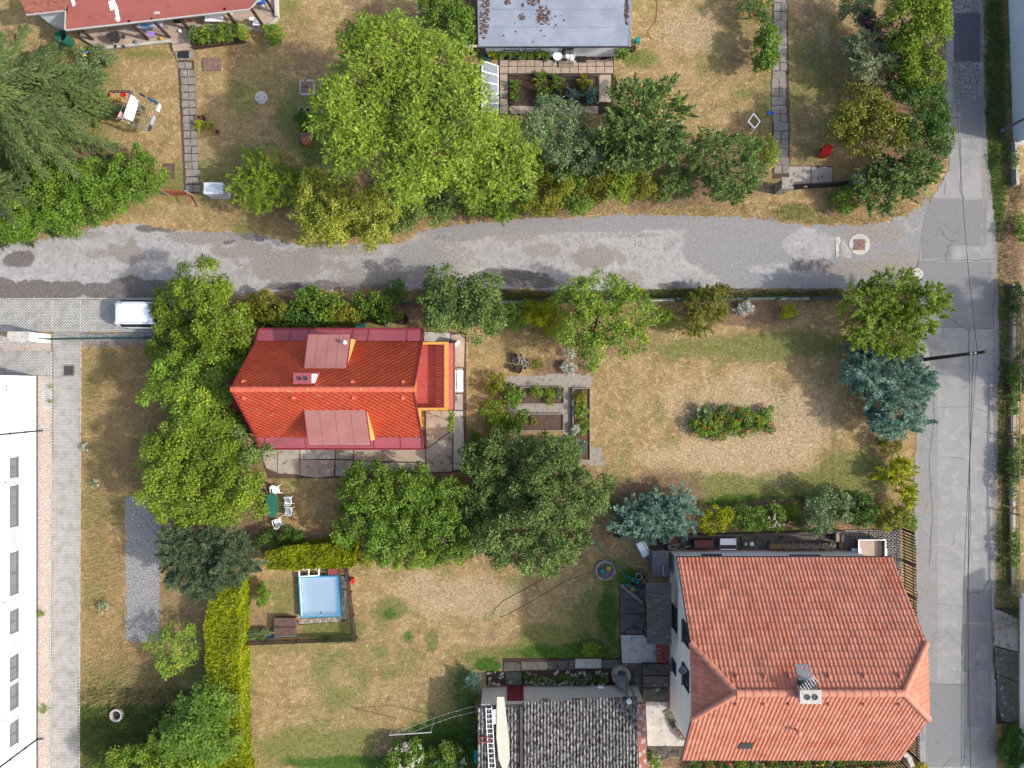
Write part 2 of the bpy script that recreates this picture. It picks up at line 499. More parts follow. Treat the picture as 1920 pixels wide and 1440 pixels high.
DIRT = [(1130, 640, 90, 40, .6), (1050, 690, 60, 26, .9), (1390, 585, 100, 26, .95), (560, 585, 200, 30, .9), (820, 590, 90, 40, .8), (170, 290, 50, 30, .7), (560, 60, 50, 40, .4), (590, 120, 40, 50, .5),
        (690, 60, 60, 60, .7), (900, 360, 240, 50, .8), (1250, 350, 160, 40, .7), (400, 950, 130, 110, .8), (360, 760, 70, 120, .7), (740, 960, 120, 90, .8), (1000, 940, 130, 120, .8), (1540, 960, 160, 30, .9),
        (340, 1080, 40, 100, .5), (270, 900, 40, 90, .4), (240, 1250, 70, 40, .4), (480, 1160, 30, 40, .5), (1690, 200, 90, 200, .8), (1670, 640, 80, 160, .8), (1900, 480, 30, 90, .7), (1370, 300, 80, 70, .6),
        (1450, 240, 40, 30, .4), (1230, 930, 90, 60, .7), (1500, 320, 60, 14, .6), (930, 770, 30, 60, .5), (880, 20, 26, 100, .9), (1340, 1430, 200, 14, .9), (690, 1330, 30, 14, .3), (1690, 960, 26, 20, .7), (700, 1030, 120, 20, .4)]
PALE = [(1400, 800, 170, 110, .55), (1280, 850, 90, 40, .5), (860, 1120, 140, 50, .5), (780, 1100, 60, 40, .5), (600, 1270, 70, 40, .3), (900, 1190, 80, 30, .3), (1290, 60, 70, 60, .45), (1545, 60, 16, 40, .5), (760, 900, 60, 30, .3)]

xs = np.concatenate(([-300, -150, -80, -55], np.arange(-40, 40.01, 0.25), [55, 80, 150, 300]))
ys = np.concatenate(([-300, -150, -80, -50], np.arange(-31, 31.01, 0.25), [50, 80, 150, 300]))
GX, GY = np.meshgrid(xs, ys)
gpx = 960 + GX * F / H; gpy = 720 - GY * F / H
def zone_at(px, py):
    n = fbm(px * 0.012, py * 0.012, 5, 4)
    g = patches(px, py, GREEN, 0.5, 0.9, 0.022, 4)
    g = np.maximum(g, np.clip((n - 0.53) * 3.2, 0, 0.7))
    g = np.maximum(g, np.clip((fbm(px * 0.045, py * 0.045, 25, 4) - 0.52) * 2.6, 0, 0.5))
    l = patches(px, py, LUSH, 0.5, 0.8, 0.03, 6)
    d = patches(px, py, DIRT, 0.4, 0.8, 0.03, 8)
    d = np.maximum(d, np.clip((fbm(px * 0.02, py * 0.02, 15, 4) - 0.62) * 3, 0, 0.5))
    meadow = ((px > 150) & (px < 300) & (py > 640) & (py < 1300))
    d = np.where(meadow, np.maximum(d, 0.35 * fbm(px * 0.03, py * 0.03, 21, 3) * 1.5), d)
    p = patches(px, py, PALE, 0.6, 0.9, 0.02, 9)
    return np.stack([g, l, d, p], -1)
Z = zone_at(gpx, gpy).reshape(-1, 4)
ny, nx = GX.shape
idx = np.arange(nx * ny).reshape(ny, nx)
Q = np.stack([idx[:-1, :-1], idx[:-1, 1:], idx[1:, 1:], idx[1:, :-1]], -1).reshape(-1, 4)
V = np.stack([GX.ravel(), GY.ravel(), np.zeros(nx * ny)], -1)
fast_obj("ground", V, Q, "lawn", attrs={"zone": ('FLOAT_COLOR', Z)}, org=(0, 0, 0), kind="structure")

def sheet(name, poly_px, mat, z, step=0.14, zone=None, rough_edge=5.0, kind="structure", thick=0.0):
    """flat sheet with a ragged edge inside a polygon given in photo pixels"""
    poly = [P2(*p) for p in poly_px]
    x0 = min(p[0] for p in poly) - 0.5; x1 = max(p[0] for p in poly) + 0.5
    y0 = min(p[1] for p in poly) - 0.5; y1 = max(p[1] for p in poly) + 0.5
    X, Y = np.meshgrid(np.arange(x0, x1, step), np.arange(y0, y1, step))
    cxp = (X[:-1, :-1] + step / 2); cyp = (Y[:-1, :-1] + step / 2)
    wob = rough_edge / 28.3
    nx_ = (fbm(cxp * 1.7, cyp * 1.7, 11, 4) - 0.5) * 2 * wob; ny_ = (fbm(cxp * 1.7, cyp * 1.7, 31, 4) - 0.5) * 2 * wob
    keep = inpoly(cxp + nx_, cyp + ny_, poly)
    ny2, nx2 = X.shape
    ii = np.arange(nx2 * ny2).reshape(ny2, nx2)
    Q = np.stack([ii[:-1, :-1], ii[:-1, 1:], ii[1:, 1:], ii[1:, :-1]], -1)[keep]
    used = np.unique(Q); remap = np.full(nx2 * ny2, -1); remap[used] = np.arange(len(used))
    V = np.stack([X.ravel(), Y.ravel(), np.full(X.size, z)], -1)[used]
    attrs = {}
    if zone is not None:
        px = 960 + V[:, 0] * F / H; py = 720 - V[:, 1] * F / H
        attrs = {"zone": ('FLOAT_COLOR', zone(px, py))}
    return fast_obj(name, V, remap[Q], mat, attrs=attrs, kind=kind)

# ---- the worn side lane
LANE = [(-60, 452), (20, 452), (100, 446), (170, 426), (250, 420), (330, 428), (400, 434), (470, 438), (560, 460), (740, 458), (800, 434), (900, 416), (1040, 407), (1200, 402), (1400, 408), (1480, 420), (1560, 422), (1640, 420), (1700, 404), (1740, 372),
        (1745, 480), (1726, 530), (1640, 541), (1560, 541), (1300, 541), (1100, 545), (960, 543), (800, 540), (700, 542), (560, 545), (460, 550), (300, 558), (200, 562), (-60, 562)]
def lane_zone(px, py):
    dark = patches(px, py, [(420, 445, 60, 12, .8), (620, 535, 120, 10, .7), (720, 500, 50, 8, .5), (860, 445, 60, 10, .5), (1180, 440, 70, 8, .4), (1400, 480, 60, 10, .4), (36, 486, 28, 17, .8), (20, 545, 70, 20, 1), (110, 543, 60, 18, 1), (190, 545, 45, 16, .8), (265, 540, 60, 20, 1), (330, 545, 60, 14, .8), (960, 517, 62, 14, 1), (1000, 530, 60, 10, .7), (1560, 500, 90, 16, .6),
                            (1660, 470, 60, 40, .45), (1500, 532, 80, 8, .7), (100, 428, 80, 8, .5), (300, 428, 60, 8, .8), (470, 440, 50, 14, .6), (1120, 480, 40, 16, .45), (1260, 536, 30, 9, .8)], 0.3, 0.9, 0.045, 41)
    grav = patches(px, py, [(1520, 470, 220, 130, .9, 1), (900, 425, 160, 26, .7), (1050, 415, 300, 20, .8), (1240, 410, 200, 14, .9), (790, 480, 60, 40, .6), (1340, 470, 60, 60, .9)], 0.25, 0.9, 0.02, 43)
    light = patches(px, py, [(1520, 462, 46, 36, 1), (1588, 470, 10, 24, .8), (1450, 505, 56, 10, .8), (1500, 500, 50, 9, .7)], 0.2, 0.7, 0.04, 45)
    grav = grav * (1 - light)
    mid = patches(px, py, [(540, 495, 100, 30, .8), (240, 474, 34, 22, .9), (460, 470, 56, 20, .8), (700, 520, 120, 16, .6), (830, 480, 60, 30, .5), (620, 470, 80, 16, .6), (1120, 482, 50, 22, .8), (1020, 470, 40, 14, .6), (1180, 520, 40, 12, .6), (180, 475, 24, 12, .6), (1640, 440, 60, 22, .7), (1690, 500, 50, 34, .8), (1600, 505, 60, 20, .8),
                           (140, 440, 60, 10, .6), (380, 445, 80, 12, .8), (960, 440, 60, 14, .6), (1420, 440, 60, 16, .4), (330, 500, 30, 14, .5)], 0.35, 1.1, 0.05, 47)
    mot = np.clip((fbm(px * .07, py * .07, 57, 5) - .54) * 7, 0, 1) * .55
    dark = np.maximum(dark, mot * (px > 420) * .75)
    brown = np.clip((fbm(px * .05, py * .05, 51, 4) - .56) * 4, 0, 1) * 0.35
    return np.stack([dark, grav, np.maximum(mid, brown), np.zeros_like(dark)], -1)
lane = sheet("side_lane", LANE, "lane_asphalt", 0.012, 0.11, lane_zone, 9.0)

# ---- the paved road
ROAD = [(1772, -40), (1773, 100), (1776, 250), (1780, 320), (1752, 362), (1736, 395), (1728, 440), (1722, 500), (1724, 560), (1722, 700), (1716, 830), (1713, 950), (1716, 1040), (1720, 1200), (1722, 1500),
        (1868, 1500), (1866, 1340), (1862, 1200), (1864, 1140), (1868, 1040), (1868, 900), (1870, 760), (1874, 640), (1870, 520), (1866, 420), (1856, 330), (1846, 200), (1842, -40)]
def road_zone(px, py):
    hard = lambda l: patches(px, py, l, 0.03, 0.05, 0.02, 61)
    new = hard([(1813, 70, 24, 46, 1, 1)])
    mid = hard([(1787, 430, 60, 56, 1, 1), (1800, 340, 20, 100, .0, 1), (1793, 553, 76, 63, .9, 1), (1825, 220, 22, 40, .7, 1), (1836, 1136, 24, 30, .9, 1), (1835, 1215, 30, 44, 1, 1), (1836, 1310, 24, 54, .7, 1), (1772, 1360, 36, 78, .8, 1), (1740, 1000, 20, 300, .5, 1)])
    lightr = hard([(1826, 474, 44, 15, 1, 1)])
    mid = mid * (1 - lightr)
    dirt = patches(px, py, [(1868, 600, 8, 500, .8, 1), (1848, 150, 8, 260, .9, 1), (1850, 1000, 14, 300, .4), (1722, 980, 14, 260, .5), (1738, 950, 8, 20, .8), (1845, 1300, 14, 60, .7), (1850, 1400, 30, 50, .6), (1842, 1225, 12, 16, .9), (1738, 1110, 8, 24, .6)], 0.4, 0.9, 0.05, 63)
    brok = patches(px, py, [(1812, 150, 28, 34, 1, 1), (1797, 180, 14, 30, .6), (1800, 10, 40, 16, .9, 1)], 0.15, 0.6, 0.05, 65)
    return np.stack([new, mid, dirt, brok], -1)
road = sheet("road", ROAD, "road_asphalt", 0.020, 0.11, road_zone, 3.0)

def strip(pts_px, w, z, name, mat, parent):
    """thin line laid on a sheet"""
    mb = MB()
    pts = [Vector((*P2(*p), 0)) for p in pts_px]
    fine = []
    for a, b in zip(pts[:-1], pts[1:]):
        k = max(1, int((b - a).length / 0.35))
        for i in range(k):
            p = a.lerp(b, i / k); q = Vector((random.uniform(-1, 1), random.uniform(-1, 1), 0)) * 0.035
            fine.append(p + q if i else p)
    fine.append(pts[-1])
    L_, R_ = [], []
    for i, p in enumerate(fine):
        d = (fine[min(i + 1, len(fine) - 1)] - fine[max(i - 1, 0)]).normalized()
        nrm = Vector((-d.y, d.x, 0)) * w * random.uniform(0.3, 0.65)
        L_.append((p.x + nrm.x, p.y + nrm.y, z)); R_.append((p.x - nrm.x, p.y - nrm.y, z))
    n = len(fine)
    mb.add(L_ + R_, [(i, n + i, n + i + 1, i + 1) for i in range(n - 1)])
    return mb.build(name, mat, parent)

for pts, w in [([(1797, 0), (1795, 90), (1802, 190), (1800, 360), (1808, 372)], .05), ([(1730, 372), (1808, 372)], .04), ([(1722, 489), (1866, 487)], .05), ([(1783, 489), (1783, 461), (1848, 459), (1848, 372)], .03),
               ([(1722, 489), (1717, 505), (1719, 520)], .05), ([(1780, 590), (1800, 612), (1812, 617), (1862, 616), (1864, 520)], .05), ([(1816, 617), (1817, 700), (1818, 900), (1819, 1000), (1815, 1100), (1813, 1112), (1840, 1110), (1856, 1086)], .06),
               ([(1813, 1112), (1814, 1165), (1802, 1190), (1804, 1250), (1812, 1258), (1845, 1254)], .04), ([(1740, 1281), (1812, 1284)], .04), ([(1814, 1258), (1814, 1360)], .04), ([(1765, 1440), (1780, 1424), (1812, 1418)], .05),
               ([(1855, 950), (1857, 1100), (1862, 1250)], .05), ([(1745, 660), (1752, 780), (1742, 860), (1748, 960), (1742, 1060)], .05), ([(1760, 764), (1816, 762), (1850, 772)], .03), ([(1762, 856), (1800, 858), (1808, 864)], .03),
               ([(1750, 1130), (1790, 1135), (1812, 1140)], .025), ([(1770, 1180), (1804, 1215)], .025), ([(1790, 25), (1838, 26), (1840, 112), (1818, 119), (1788, 110), (1790, 25)], .06), ([(1780, 222), (1802, 220)], .05), ([(1856, 820), (1854, 700)], .03),
               ([(1853, 200), (1835, 185)], .03), ([(1772, 340), (1770, 366)], .03)]:
    strip(pts, w, 0.025, "crack", "crack", road)

# ---- gravel areas and paths
sheet("gravel_bed", [(235, 932), (300, 930), (300, 1203), (236, 1202)], "gravel_grey", 0.014, 0.12, None, 3.0)
sheet("gravel_strip", [(70, 706), (97, 706), (96, 1460), (62, 1460)], "gravel_beige", 0.012, 0.15, None, 2.0)
sheet("gravel_strip", [(-60, 626), (97, 630), (97, 656), (-60, 656)], "gravel_beige", 0.012, 0.15, None, 3.0)
sheet("gravel_strip", [(151, 624), (290, 624), (290, 650), (151, 650)], "gravel_grey", 0.012, 0.15, None, 4.0)
sheet("garden_path", [(950, 705), (1108, 700), (1110, 726), (1075, 727), (1073, 860), (1056, 840), (940, 840), (940, 822), (1056, 826), (1058, 778), (950, 776), (950, 758), (1060, 758), (1060, 726), (950, 726)], "gravel_path", 0.010, 0.12, None, 4.0)
sheet("garden_path", [(960, 838), (1130, 838), (1130, 870), (960, 880)], "gravel_path", 0.009, 0.15, None, 5.0)
# ------------------------------------------------------------------ building materials
pm("plaster_white", (.80, .80, .79), (.77, .77, .76), 0.6, 0.9, 0.1)
pm("plaster_cream", C(236, 226, 214, .8), C(226, 214, 202, .8), 0.8, 0.9, 0.15)
pm("plaster_cream_dark", C(232, 216, 198, .8), C(222, 204, 186, .8), 0.8, 0.9, 0.15)
pm("plaster_blue", C(226, 230, 232, .8), C(214, 220, 224, .8), 0.8, 0.9, 0.1)
pm("plaster_yellow", C(236, 184, 104), C(226, 172, 94), 1.0, 0.85, 0.1)
pm("plaster_pink", C(180, 136, 124), C(160, 120, 110), 2.0, 0.9, 0.2)
pm("wood_yellow", C(226, 166, 84), C(206, 146, 66), 3.0, 0.6, 0.1, stretch=(1, 1, 6))
pm("wood_brown", C(122, 96, 84), C(96, 74, 64), 4.0, 0.8, 0.2)
pm("wood_dark", C(92, 66, 58), C(70, 52, 46), 4.0, 0.8, 0.2)
pm("wood_grey", C(170, 156, 140), C(140, 126, 112), 4.0, 0.9, 0.2)
pm("wood_orange", C(206, 140, 70), C(180, 110, 56), 4.0, 0.8, 0.1)
pm("red_shingle", C(226, 92, 58, .74), C(208, 80, 50, .74), 0.7, 0.65, 0.1, c3=C(214, 146, 112, .6), thr=0.67, s3=4.0, spec=0.3, island=.07)
pm("red_ridge", C(226, 118, 88, .62), C(214, 100, 74, .62), 2.0, 0.6, 0.15, c3=C(232, 190, 140), thr=0.66, s3=5.0)
pm("pink_sheet", C(176, 88, 96, .6), C(166, 80, 88, .6), 0.8, 0.5, 0.0, spec=0.4, c3=C(150, 84, 86, .6), thr=.6, s3=1.5, soft=.1)
pm("dormer_sheet", C(178, 124, 116, .6), C(168, 112, 104, .6), 0.9, 0.5, 0.05, c3=C(206, 180, 166, .6), thr=0.75, s3=4)
pm("maroon_trim", C(150, 52, 60, .6), C(132, 46, 54, .6), 2.0, 0.5)
pm("red_floor", C(192, 86, 80, .6), C(180, 78, 72, .6), 1.5, 0.6, 0.1)
pm("annex_sheet", C(166, 84, 82, .6), C(150, 72, 72, .6), 1.0, 0.45, 0.05, c3=C(196, 130, 110, .6), thr=0.7, s3=2)
pm("terracotta", C(206, 134, 108, .66), C(192, 118, 94, .66), 1.2, 0.75, 0.2, c3=C(190, 106, 78, .66), thr=0.62, s3=0.8, soft=0.12, island=.2)
pm("terracotta_cap", C(214, 144, 120, .64), C(198, 126, 102, .64), 2.4, 0.75, 0.2, island=.12)
pm("old_tile", C(176, 112, 92, .6), C(146, 86, 72, .6), 5.0, 0.85, 0.3, c3=C(110, 76, 66), thr=0.62, s3=6)
pm("gutter_dark", C(96, 84, 82), C(78, 70, 70), 4.0, 0.6)
pm("gutter_light", C(206, 202, 196), C(190, 186, 180), 4.0, 0.5)
pm("felt_grey", C(152, 160, 172), C(142, 150, 162), 0.5, 0.85, 0.1, c3=C(164, 172, 184), thr=0.6, s3=1.0, soft=0.2)
pm("felt_red", C(168, 96, 86, .62), C(158, 88, 78, .62), 0.7, 0.85, 0.1, c3=C(140, 78, 72, .62), thr=0.68, s3=1.5)
pm("leaf_litter", C(126, 92, 76), C(92, 64, 52), 14.0, 1.0, 0.8)
pm("eternit", C(182, 178, 172), C(132, 127, 120), 5.0, 0.95, 0.5, c3=C(62, 54, 47), thr=0.49, s3=5.5, stretch=(1.5, 0.8, 1), soft=0.10, detail=9.0)
pm("old_shingle", C(124, 118, 106), C(98, 92, 84), 4.0, 0.95, 0.4, c3=C(150, 142, 120), thr=0.62, s3=2.0, stretch=(1, 4, 1))
pm("glass_dark", (.03, .035, .04), (.02, .025, .03), 2.0, 0.08, spec=0.6)
pm("frame_grey", C(120, 124, 132), C(108, 112, 120), 2.0, 0.5)
pm("hall_panel", C(206, 204, 210), C(198, 196, 202), 1.0, 0.6)
pm("glass_grey", (.16, .17, .19), (.12, .13, .15), 2.0, 0.15, spec=0.6)
pm("frame_dark", C(60, 62, 72), C(52, 54, 62), 2.0, 0.5)
pm("metal_grey", C(170, 172, 176), C(150, 152, 156), 3.0, 0.4, metal=0.3)
pm("metal_dark", C(78, 80, 86), C(62, 64, 70), 3.0, 0.5, metal=0.2)
pm("paint_white", (.78, .78, .77), (.72, .72, .71), 3.0, 0.45)
pm("flaky_red", C(188, 122, 100), C(168, 104, 84), 2.5, 0.9, 0.3, c3=C(206, 192, 184), thr=0.55, s3=3.0)

def polyz(pts):           # [(px, py, z)] -> world
    return [P(*p) for p in pts]

# ------------------------------------------------------------------ tiles laid on a roof plane
def tile_mesh(w, l, name, mat):
    mb = MB()
    prof = [(0, 0.004), (0.14, 0.03), (0.32, 0.042), (0.5, 0.03), (0.64, 0.006), (0.82, 0.0), (1.0, 0.004)]
    lo = [(u * w, -0.03, h + 0.05) for u, h in prof]
    hi = [(u * w, l, h) for u, h in prof]
    fr = [(u * w, -0.03, h - 0.01) for u, h in prof]
    n = len(prof)
    fs = [(i, i + 1, n + i + 1, n + i) for i in range(n - 1)] + [(2 * n + i, 2 * n + i + 1, i + 1, i) for i in range(n - 1)]
    mb.add(lo + hi + fr, fs)
    return mb, mesh_of(mb, name, mat)

def lay_tiles(parent, corners, tw, tl, mat, n_single, name="tile", lift=0.01):
    """corners: world points of one roof plane, first two = eave from left to right seen up the slope"""
    c = [Vector(p) for p in corners]
    u = (c[1] - c[0]).normalized()
    nrm = (c[1] - c[0]).cross(c[-1] - c[0]).normalized()
    if nrm.z < 0: nrm = -nrm
    v = nrm.cross(u).normalized()
    poly = [((p - c[0]).dot(u), (p - c[0]).dot(v)) for p in c]
    umax = max(p[0] for p in poly); umin = min(p[0] for p in poly); vmax = max(p[1] for p in poly)
    mb, me = tile_mesh(tw, tl, name, mat)
    M0 = Matrix((u, v, nrm)).transposed().to_4x4()
    cells = []
    nr = int(math.ceil(vmax / tl)); i0 = int(math.floor(umin / tw)); i1 = int(math.ceil(umax / tw))
    for r in range(nr):
        for i in range(i0, i1 + 1):
            U, Vv = i * tw, r * tl
            cs = [(U, Vv - .02), (U + tw, Vv - .02), (U + tw, Vv + tl), (U, Vv + tl)]
            ins = inpoly(np.array([q[0] for q in cs]), np.array([q[1] + 0.03 for q in cs]), [(p[0] * 1.0, p[1]) for p in poly])
            if ins.all(): cells.append((True, U, Vv))
            elif ins.any(): cells.append((False, U, Vv))
    full = [k for k in cells if k[0]]
    full.sort(key=lambda k: -k[2])
    single = full[:n_single]; rest = full[n_single:] + [k for k in cells if not k[0]]
    for _, U, Vv in single:
        m = M0.copy(); m.translation = c[0] + u * U + v * Vv + nrm * (lift + random.uniform(0, .006))
        inst(me, name, parent, None, mtx=m)
    # the others as one joined part, cut clean along the roof's edges
    big = MB()
    L = [Vector(p) for p in mb.v]
    for _, U, Vv in rest:
        o = c[0] + u * U + v * Vv + nrm * (lift + random.uniform(0, .006))
        big.add([o + u * p.x + v * p.y + nrm * p.z for p in L], mb.f)
    if not rest: return
    ob = big.build(name + "_field", mat, parent, kind="stuff")
    bm = bmesh.new(); bm.from_mesh(ob.data)
    og = Vector(ORG[parent.name]); cen = sum((p for p in c), Vector()) / len(c)
    for i in range(len(c)):
        a, b = c[i], c[(i + 1) % len(c)]
        if i == 0: continue
        pn = (b - a).cross(nrm).normalized()
        if pn.dot(cen - a) > 0: pn = -pn
        bmesh.ops.bisect_plane(bm, geom=bm.verts[:] + bm.edges[:] + bm.faces[:], plane_co=a - og, plane_no=pn, clear_outer=True)
    bm.to_mesh(ob.data); bm.free()

def cap_row(parent, a, b, r, length, mat, name="ridge_tile"):
    a, b = Vector(a), Vector(b)
    d = b - a; n = max(1, round(d.length / length)); step = d.length / n
    mb = MB()
    k = 7
    rows = []
    for y, rr in ((-0.03, r * 1.08), (step + 0.02, r * 0.94)):
        rows += [(math.cos(math.pi * j / (k - 1)) * rr, y, math.sin(math.pi * j / (k - 1)) * rr * 0.85) for j in range(k)]
    fs = [(j, j + 1, k + j + 1, k + j) for j in range(k - 1)] + [tuple(range(k - 1, -1, -1)), tuple(range(k, 2 * k))]
    mb.add(rows, fs)
    me = mesh_of(mb, name, mat)
    vv = d.normalized(); uu = vv.cross(Vector((0, 0, 1))).normalized(); ww = uu.cross(vv)
    M0 = Matrix((uu, vv, ww)).transposed().to_4x4()
    for i in range(n):
        m = M0.copy(); m.translation = a + vv * (i * step)
        inst(me, name, parent, None, mtx=m)

def wall_block(parent, x0, x1, y0, y1, z0, ztop, mat, name="wall"):
    """closed prism of walls whose top follows ztop at the four corners (sw, se, ne, nw)"""
    mb = MB()
    b = [(x0, y0), (x1, y0), (x1, y1), (x0, y1)]
    vs = [(p[0], p[1], z0) for p in b] + [(p[0], p[1], z) for p, z in zip(b, ztop)]
    mb.add(vs, [(3, 2, 1, 0), (4, 5, 6, 7), (0, 1, 5, 4), (1, 2, 6, 5), (2, 3, 7, 6), (3, 0, 4, 7)])
    return mb.build(name, mat, parent)

def window(parent, x, y, z0, w, h, face, frame="frame_dark", depth=0.12, sill=True, name="window", glass="glass_dark"):
    """window set in a wall; face = direction the wall looks at: 'w','e','n','s'"""
    dx, dy = {'w': (-1, 0), 'e': (1, 0), 'n': (0, 1), 's': (0, -1)}[face]
    tx, ty = -dy, dx
    def bx(mb, a0, a1, zz0, zz1, d0, d1):
        pts = []
        for a in (a0, a1):
            for d in (d0, d1):
                pts.append((x + tx * a + dx * d, y + ty * a + dy * d))
        X0 = min(p[0] for p in pts); X1 = max(p[0] for p in pts); Y0 = min(p[1] for p in pts); Y1 = max(p[1] for p in pts)
        mb.box((X0 + X1) / 2, (Y0 + Y1) / 2, zz0, X1 - X0, Y1 - Y0, zz1 - zz0)
    f = MB()
    t = 0.07
    bx(f, -w / 2, w / 2, z0, z0 + t, -.02, depth * .4); bx(f, -w / 2, w / 2, z0 + h - t, z0 + h, -.02, depth * .4)
    bx(f, -w / 2, -w / 2 + t, z0 + t, z0 + h - t, -.02, depth * .4); bx(f, w / 2 - t, w / 2, z0 + t, z0 + h - t, -.02, depth * .4)
    bx(f, -t / 2, t / 2, z0 + t, z0 + h - t, -.02, depth * .4)
    o = f.build(name, frame, parent)
    g = MB(); bx(g, -w / 2 + t * .5, w / 2 - t * .5, z0 + t * .5, z0 + h - t * .5, -.01, 0.015)
    g.build("pane", glass, o)
    if sill:
        s = MB(); bx(s, -w / 2 - .06, w / 2 + .06, z0 - .05, z0 - .003, -.02, depth)
        s.build("sill", "frame_grey", o)
    return o

# ------------------------------------------------------------------ the red-roofed house
dE, dK, dR = 43.7, 43.35, 39.4
zE, zK, zR = H - dE, H - dK, H - dR
xL = -475 * dE / F; xR = -168 * dE / F
yNe, yNk = 102 * dE / F, 81 * dK / F
ySe, ySk = -120 * dE / F, -100 * dK / F
yR = -10 * dR / F
xRr = xR + 0.05
RH = thing("red_house", "house with a bright orange-red shingle roof, two dormers and a yellow balcony", "house", ((xL + xR) / 2, yR, 0))
wall_block(RH, xL + .5, xR - .45, ySe + .55, yNe - .55, 0, (zE - .05,) * 4, "plaster_yellow")
for x0, x1 in ((xL + .5, xL + .8), (xR - .75, xR - .45)):
    yb0, yb1 = ySe + .55, yNe - .55
    zz = lambda y: zR - .22 - abs(y - yR) * (zR - zK) / (yNk - yR)
    vs = []; g = MB()      # gable walls
    for x in (x0, x1):
        vs += [(x, yb0, zE - .05), (x, yb1, zE - .05), (x, yb1, max(zE, zz(yb1))), (x, yR, zR - .25), (x, yb0, max(zE, zz(yb0)))]
    g.add(vs, [(4, 3, 2, 1, 0), (5, 6, 7, 8, 9)] + [(i, (i + 1) % 5, 5 + (i + 1) % 5, 5 + i) for i in range(5)])
    g.build("gable", "plaster_yellow", RH)
roof = MB()
for yk, ye in ((yNk, yNe), (ySk, ySe)):
    roof.slab([(xL, yk, zK), (xRr, yk, zK), (xRr, yR, zR), (xL, yR, zR)], 0.12)
roof_o = roof.build("roof", "maroon_trim", RH)
# eaves bands in sheet metal, one panel each
def panels(y0, z0, y1, z1, cuts, sign):
    for a, b in zip(cuts[:-1], cuts[1:]):
        mb = MB(); mb.slab([(a + .008, y0, z0), (b - .008, y0, z0), (b - .008, y1, z1), (a + .008, y1, z1)], 0.05)
        mb.build("eave_panel", "pink_sheet", RH)
        s = MB(); s.bar((b, y0, z0 + .012), (b, y1, z1 + .012), .03, .035); s.build("seam", "maroon_trim", RH)
cN = [xL] + [(px - 960) * dE / F for px in (546, 580, 662, 692, 764)] + [xR]
cS = [xL] + [(px - 960) * dE / F for px in (500, 575, 702, 752)] + [xR]
panels(yNe, zE, yNk, zK + .02, cN, 1)
panels(ySe, zE, ySk, zK + .02, cS, -1)
for y, s in ((yNe + .06, 1), (ySe - .06, -1)):
    mb = MB(); mb.tube([(xL + .05, y, zE - .06), (xR, y, zE - .06)], .065, 8); mb.build("gutter", "maroon_trim", RH)
for x, n_ in ((xL, 1), (xRr, 2)):      # verge trims
    mb = MB()
    for yk, ye in ((yNk, yNe), (ySk, ySe)):
        mb.bar((x, ye, zE + .03), (x, yk, zK + .04), .09, .07); mb.bar((x, yk, zK + .04), (x, yR, zR + .04), .09, .07)
    mb.build("verge_trim", "maroon_trim", RH)

def diamonds(ye, ze, name):
    """diamond shingles as one joined field on one slope"""
    c0 = Vector((xL + .03, ye, ze)); u = Vector((1, 0, 0)); v = (Vector((xL + .03, yR, zR)) - c0)
    Lv = v.length; v.normalize(); n = u.cross(v)
    if n.z < 0: n = -n
    s = 0.40; hs = s / 2; Lu = xRr - xL - .06
    Vs, Qs = [], []
    r = 0; y = -hs
    while y < Lv:
        x = -hs if r % 2 else 0.0
        while x < Lu + hs:
            pts = [(x + hs, y), (x + s, y + hs), (x + hs, y + s), (x, y + hs)]
            zz = [0.010, 0.008, 0.006, 0.008]
            ok = all(-.001 <= p[0] <= Lu + .001 and -.001 <= p[1] <= Lv + .001 for p in pts)
            pts = [(min(max(p[0], 0), Lu), min(max(p[1], 0), Lv)) for p in pts]
            b = len(Vs)
            j = random.uniform(-.003, .005)
            for p, z in zip(pts, zz): Vs.append(c0 + u * p[0] + v * p[1] + n * (z + j))
            Vs.append(c0 + u * pts[0][0] + v * pts[0][1]); Vs.append(c0 + u * pts[1][0] + v * pts[1][1]); Vs.append(c0 + u * pts[3][0] + v * pts[3][1])
            Qs.append((b, b + 1, b + 2, b + 3)); Qs.append((b + 4, b + 5, b + 1, b)); Qs.append((b + 6, b + 4, b, b + 3))
            x += s
        y += hs; r += 1
    return fast_obj(name, np.array([tuple(p) for p in Vs]), np.array(Qs), "red_shingle", RH, kind="stuff")
diamonds(yNk, zK, "shingles")
diamonds(ySk, zK, "shingles")
cap_row(RH, (xRr, yR, zR - .02), (xL, yR, zR - .02), .16, .42, "red_ridge")
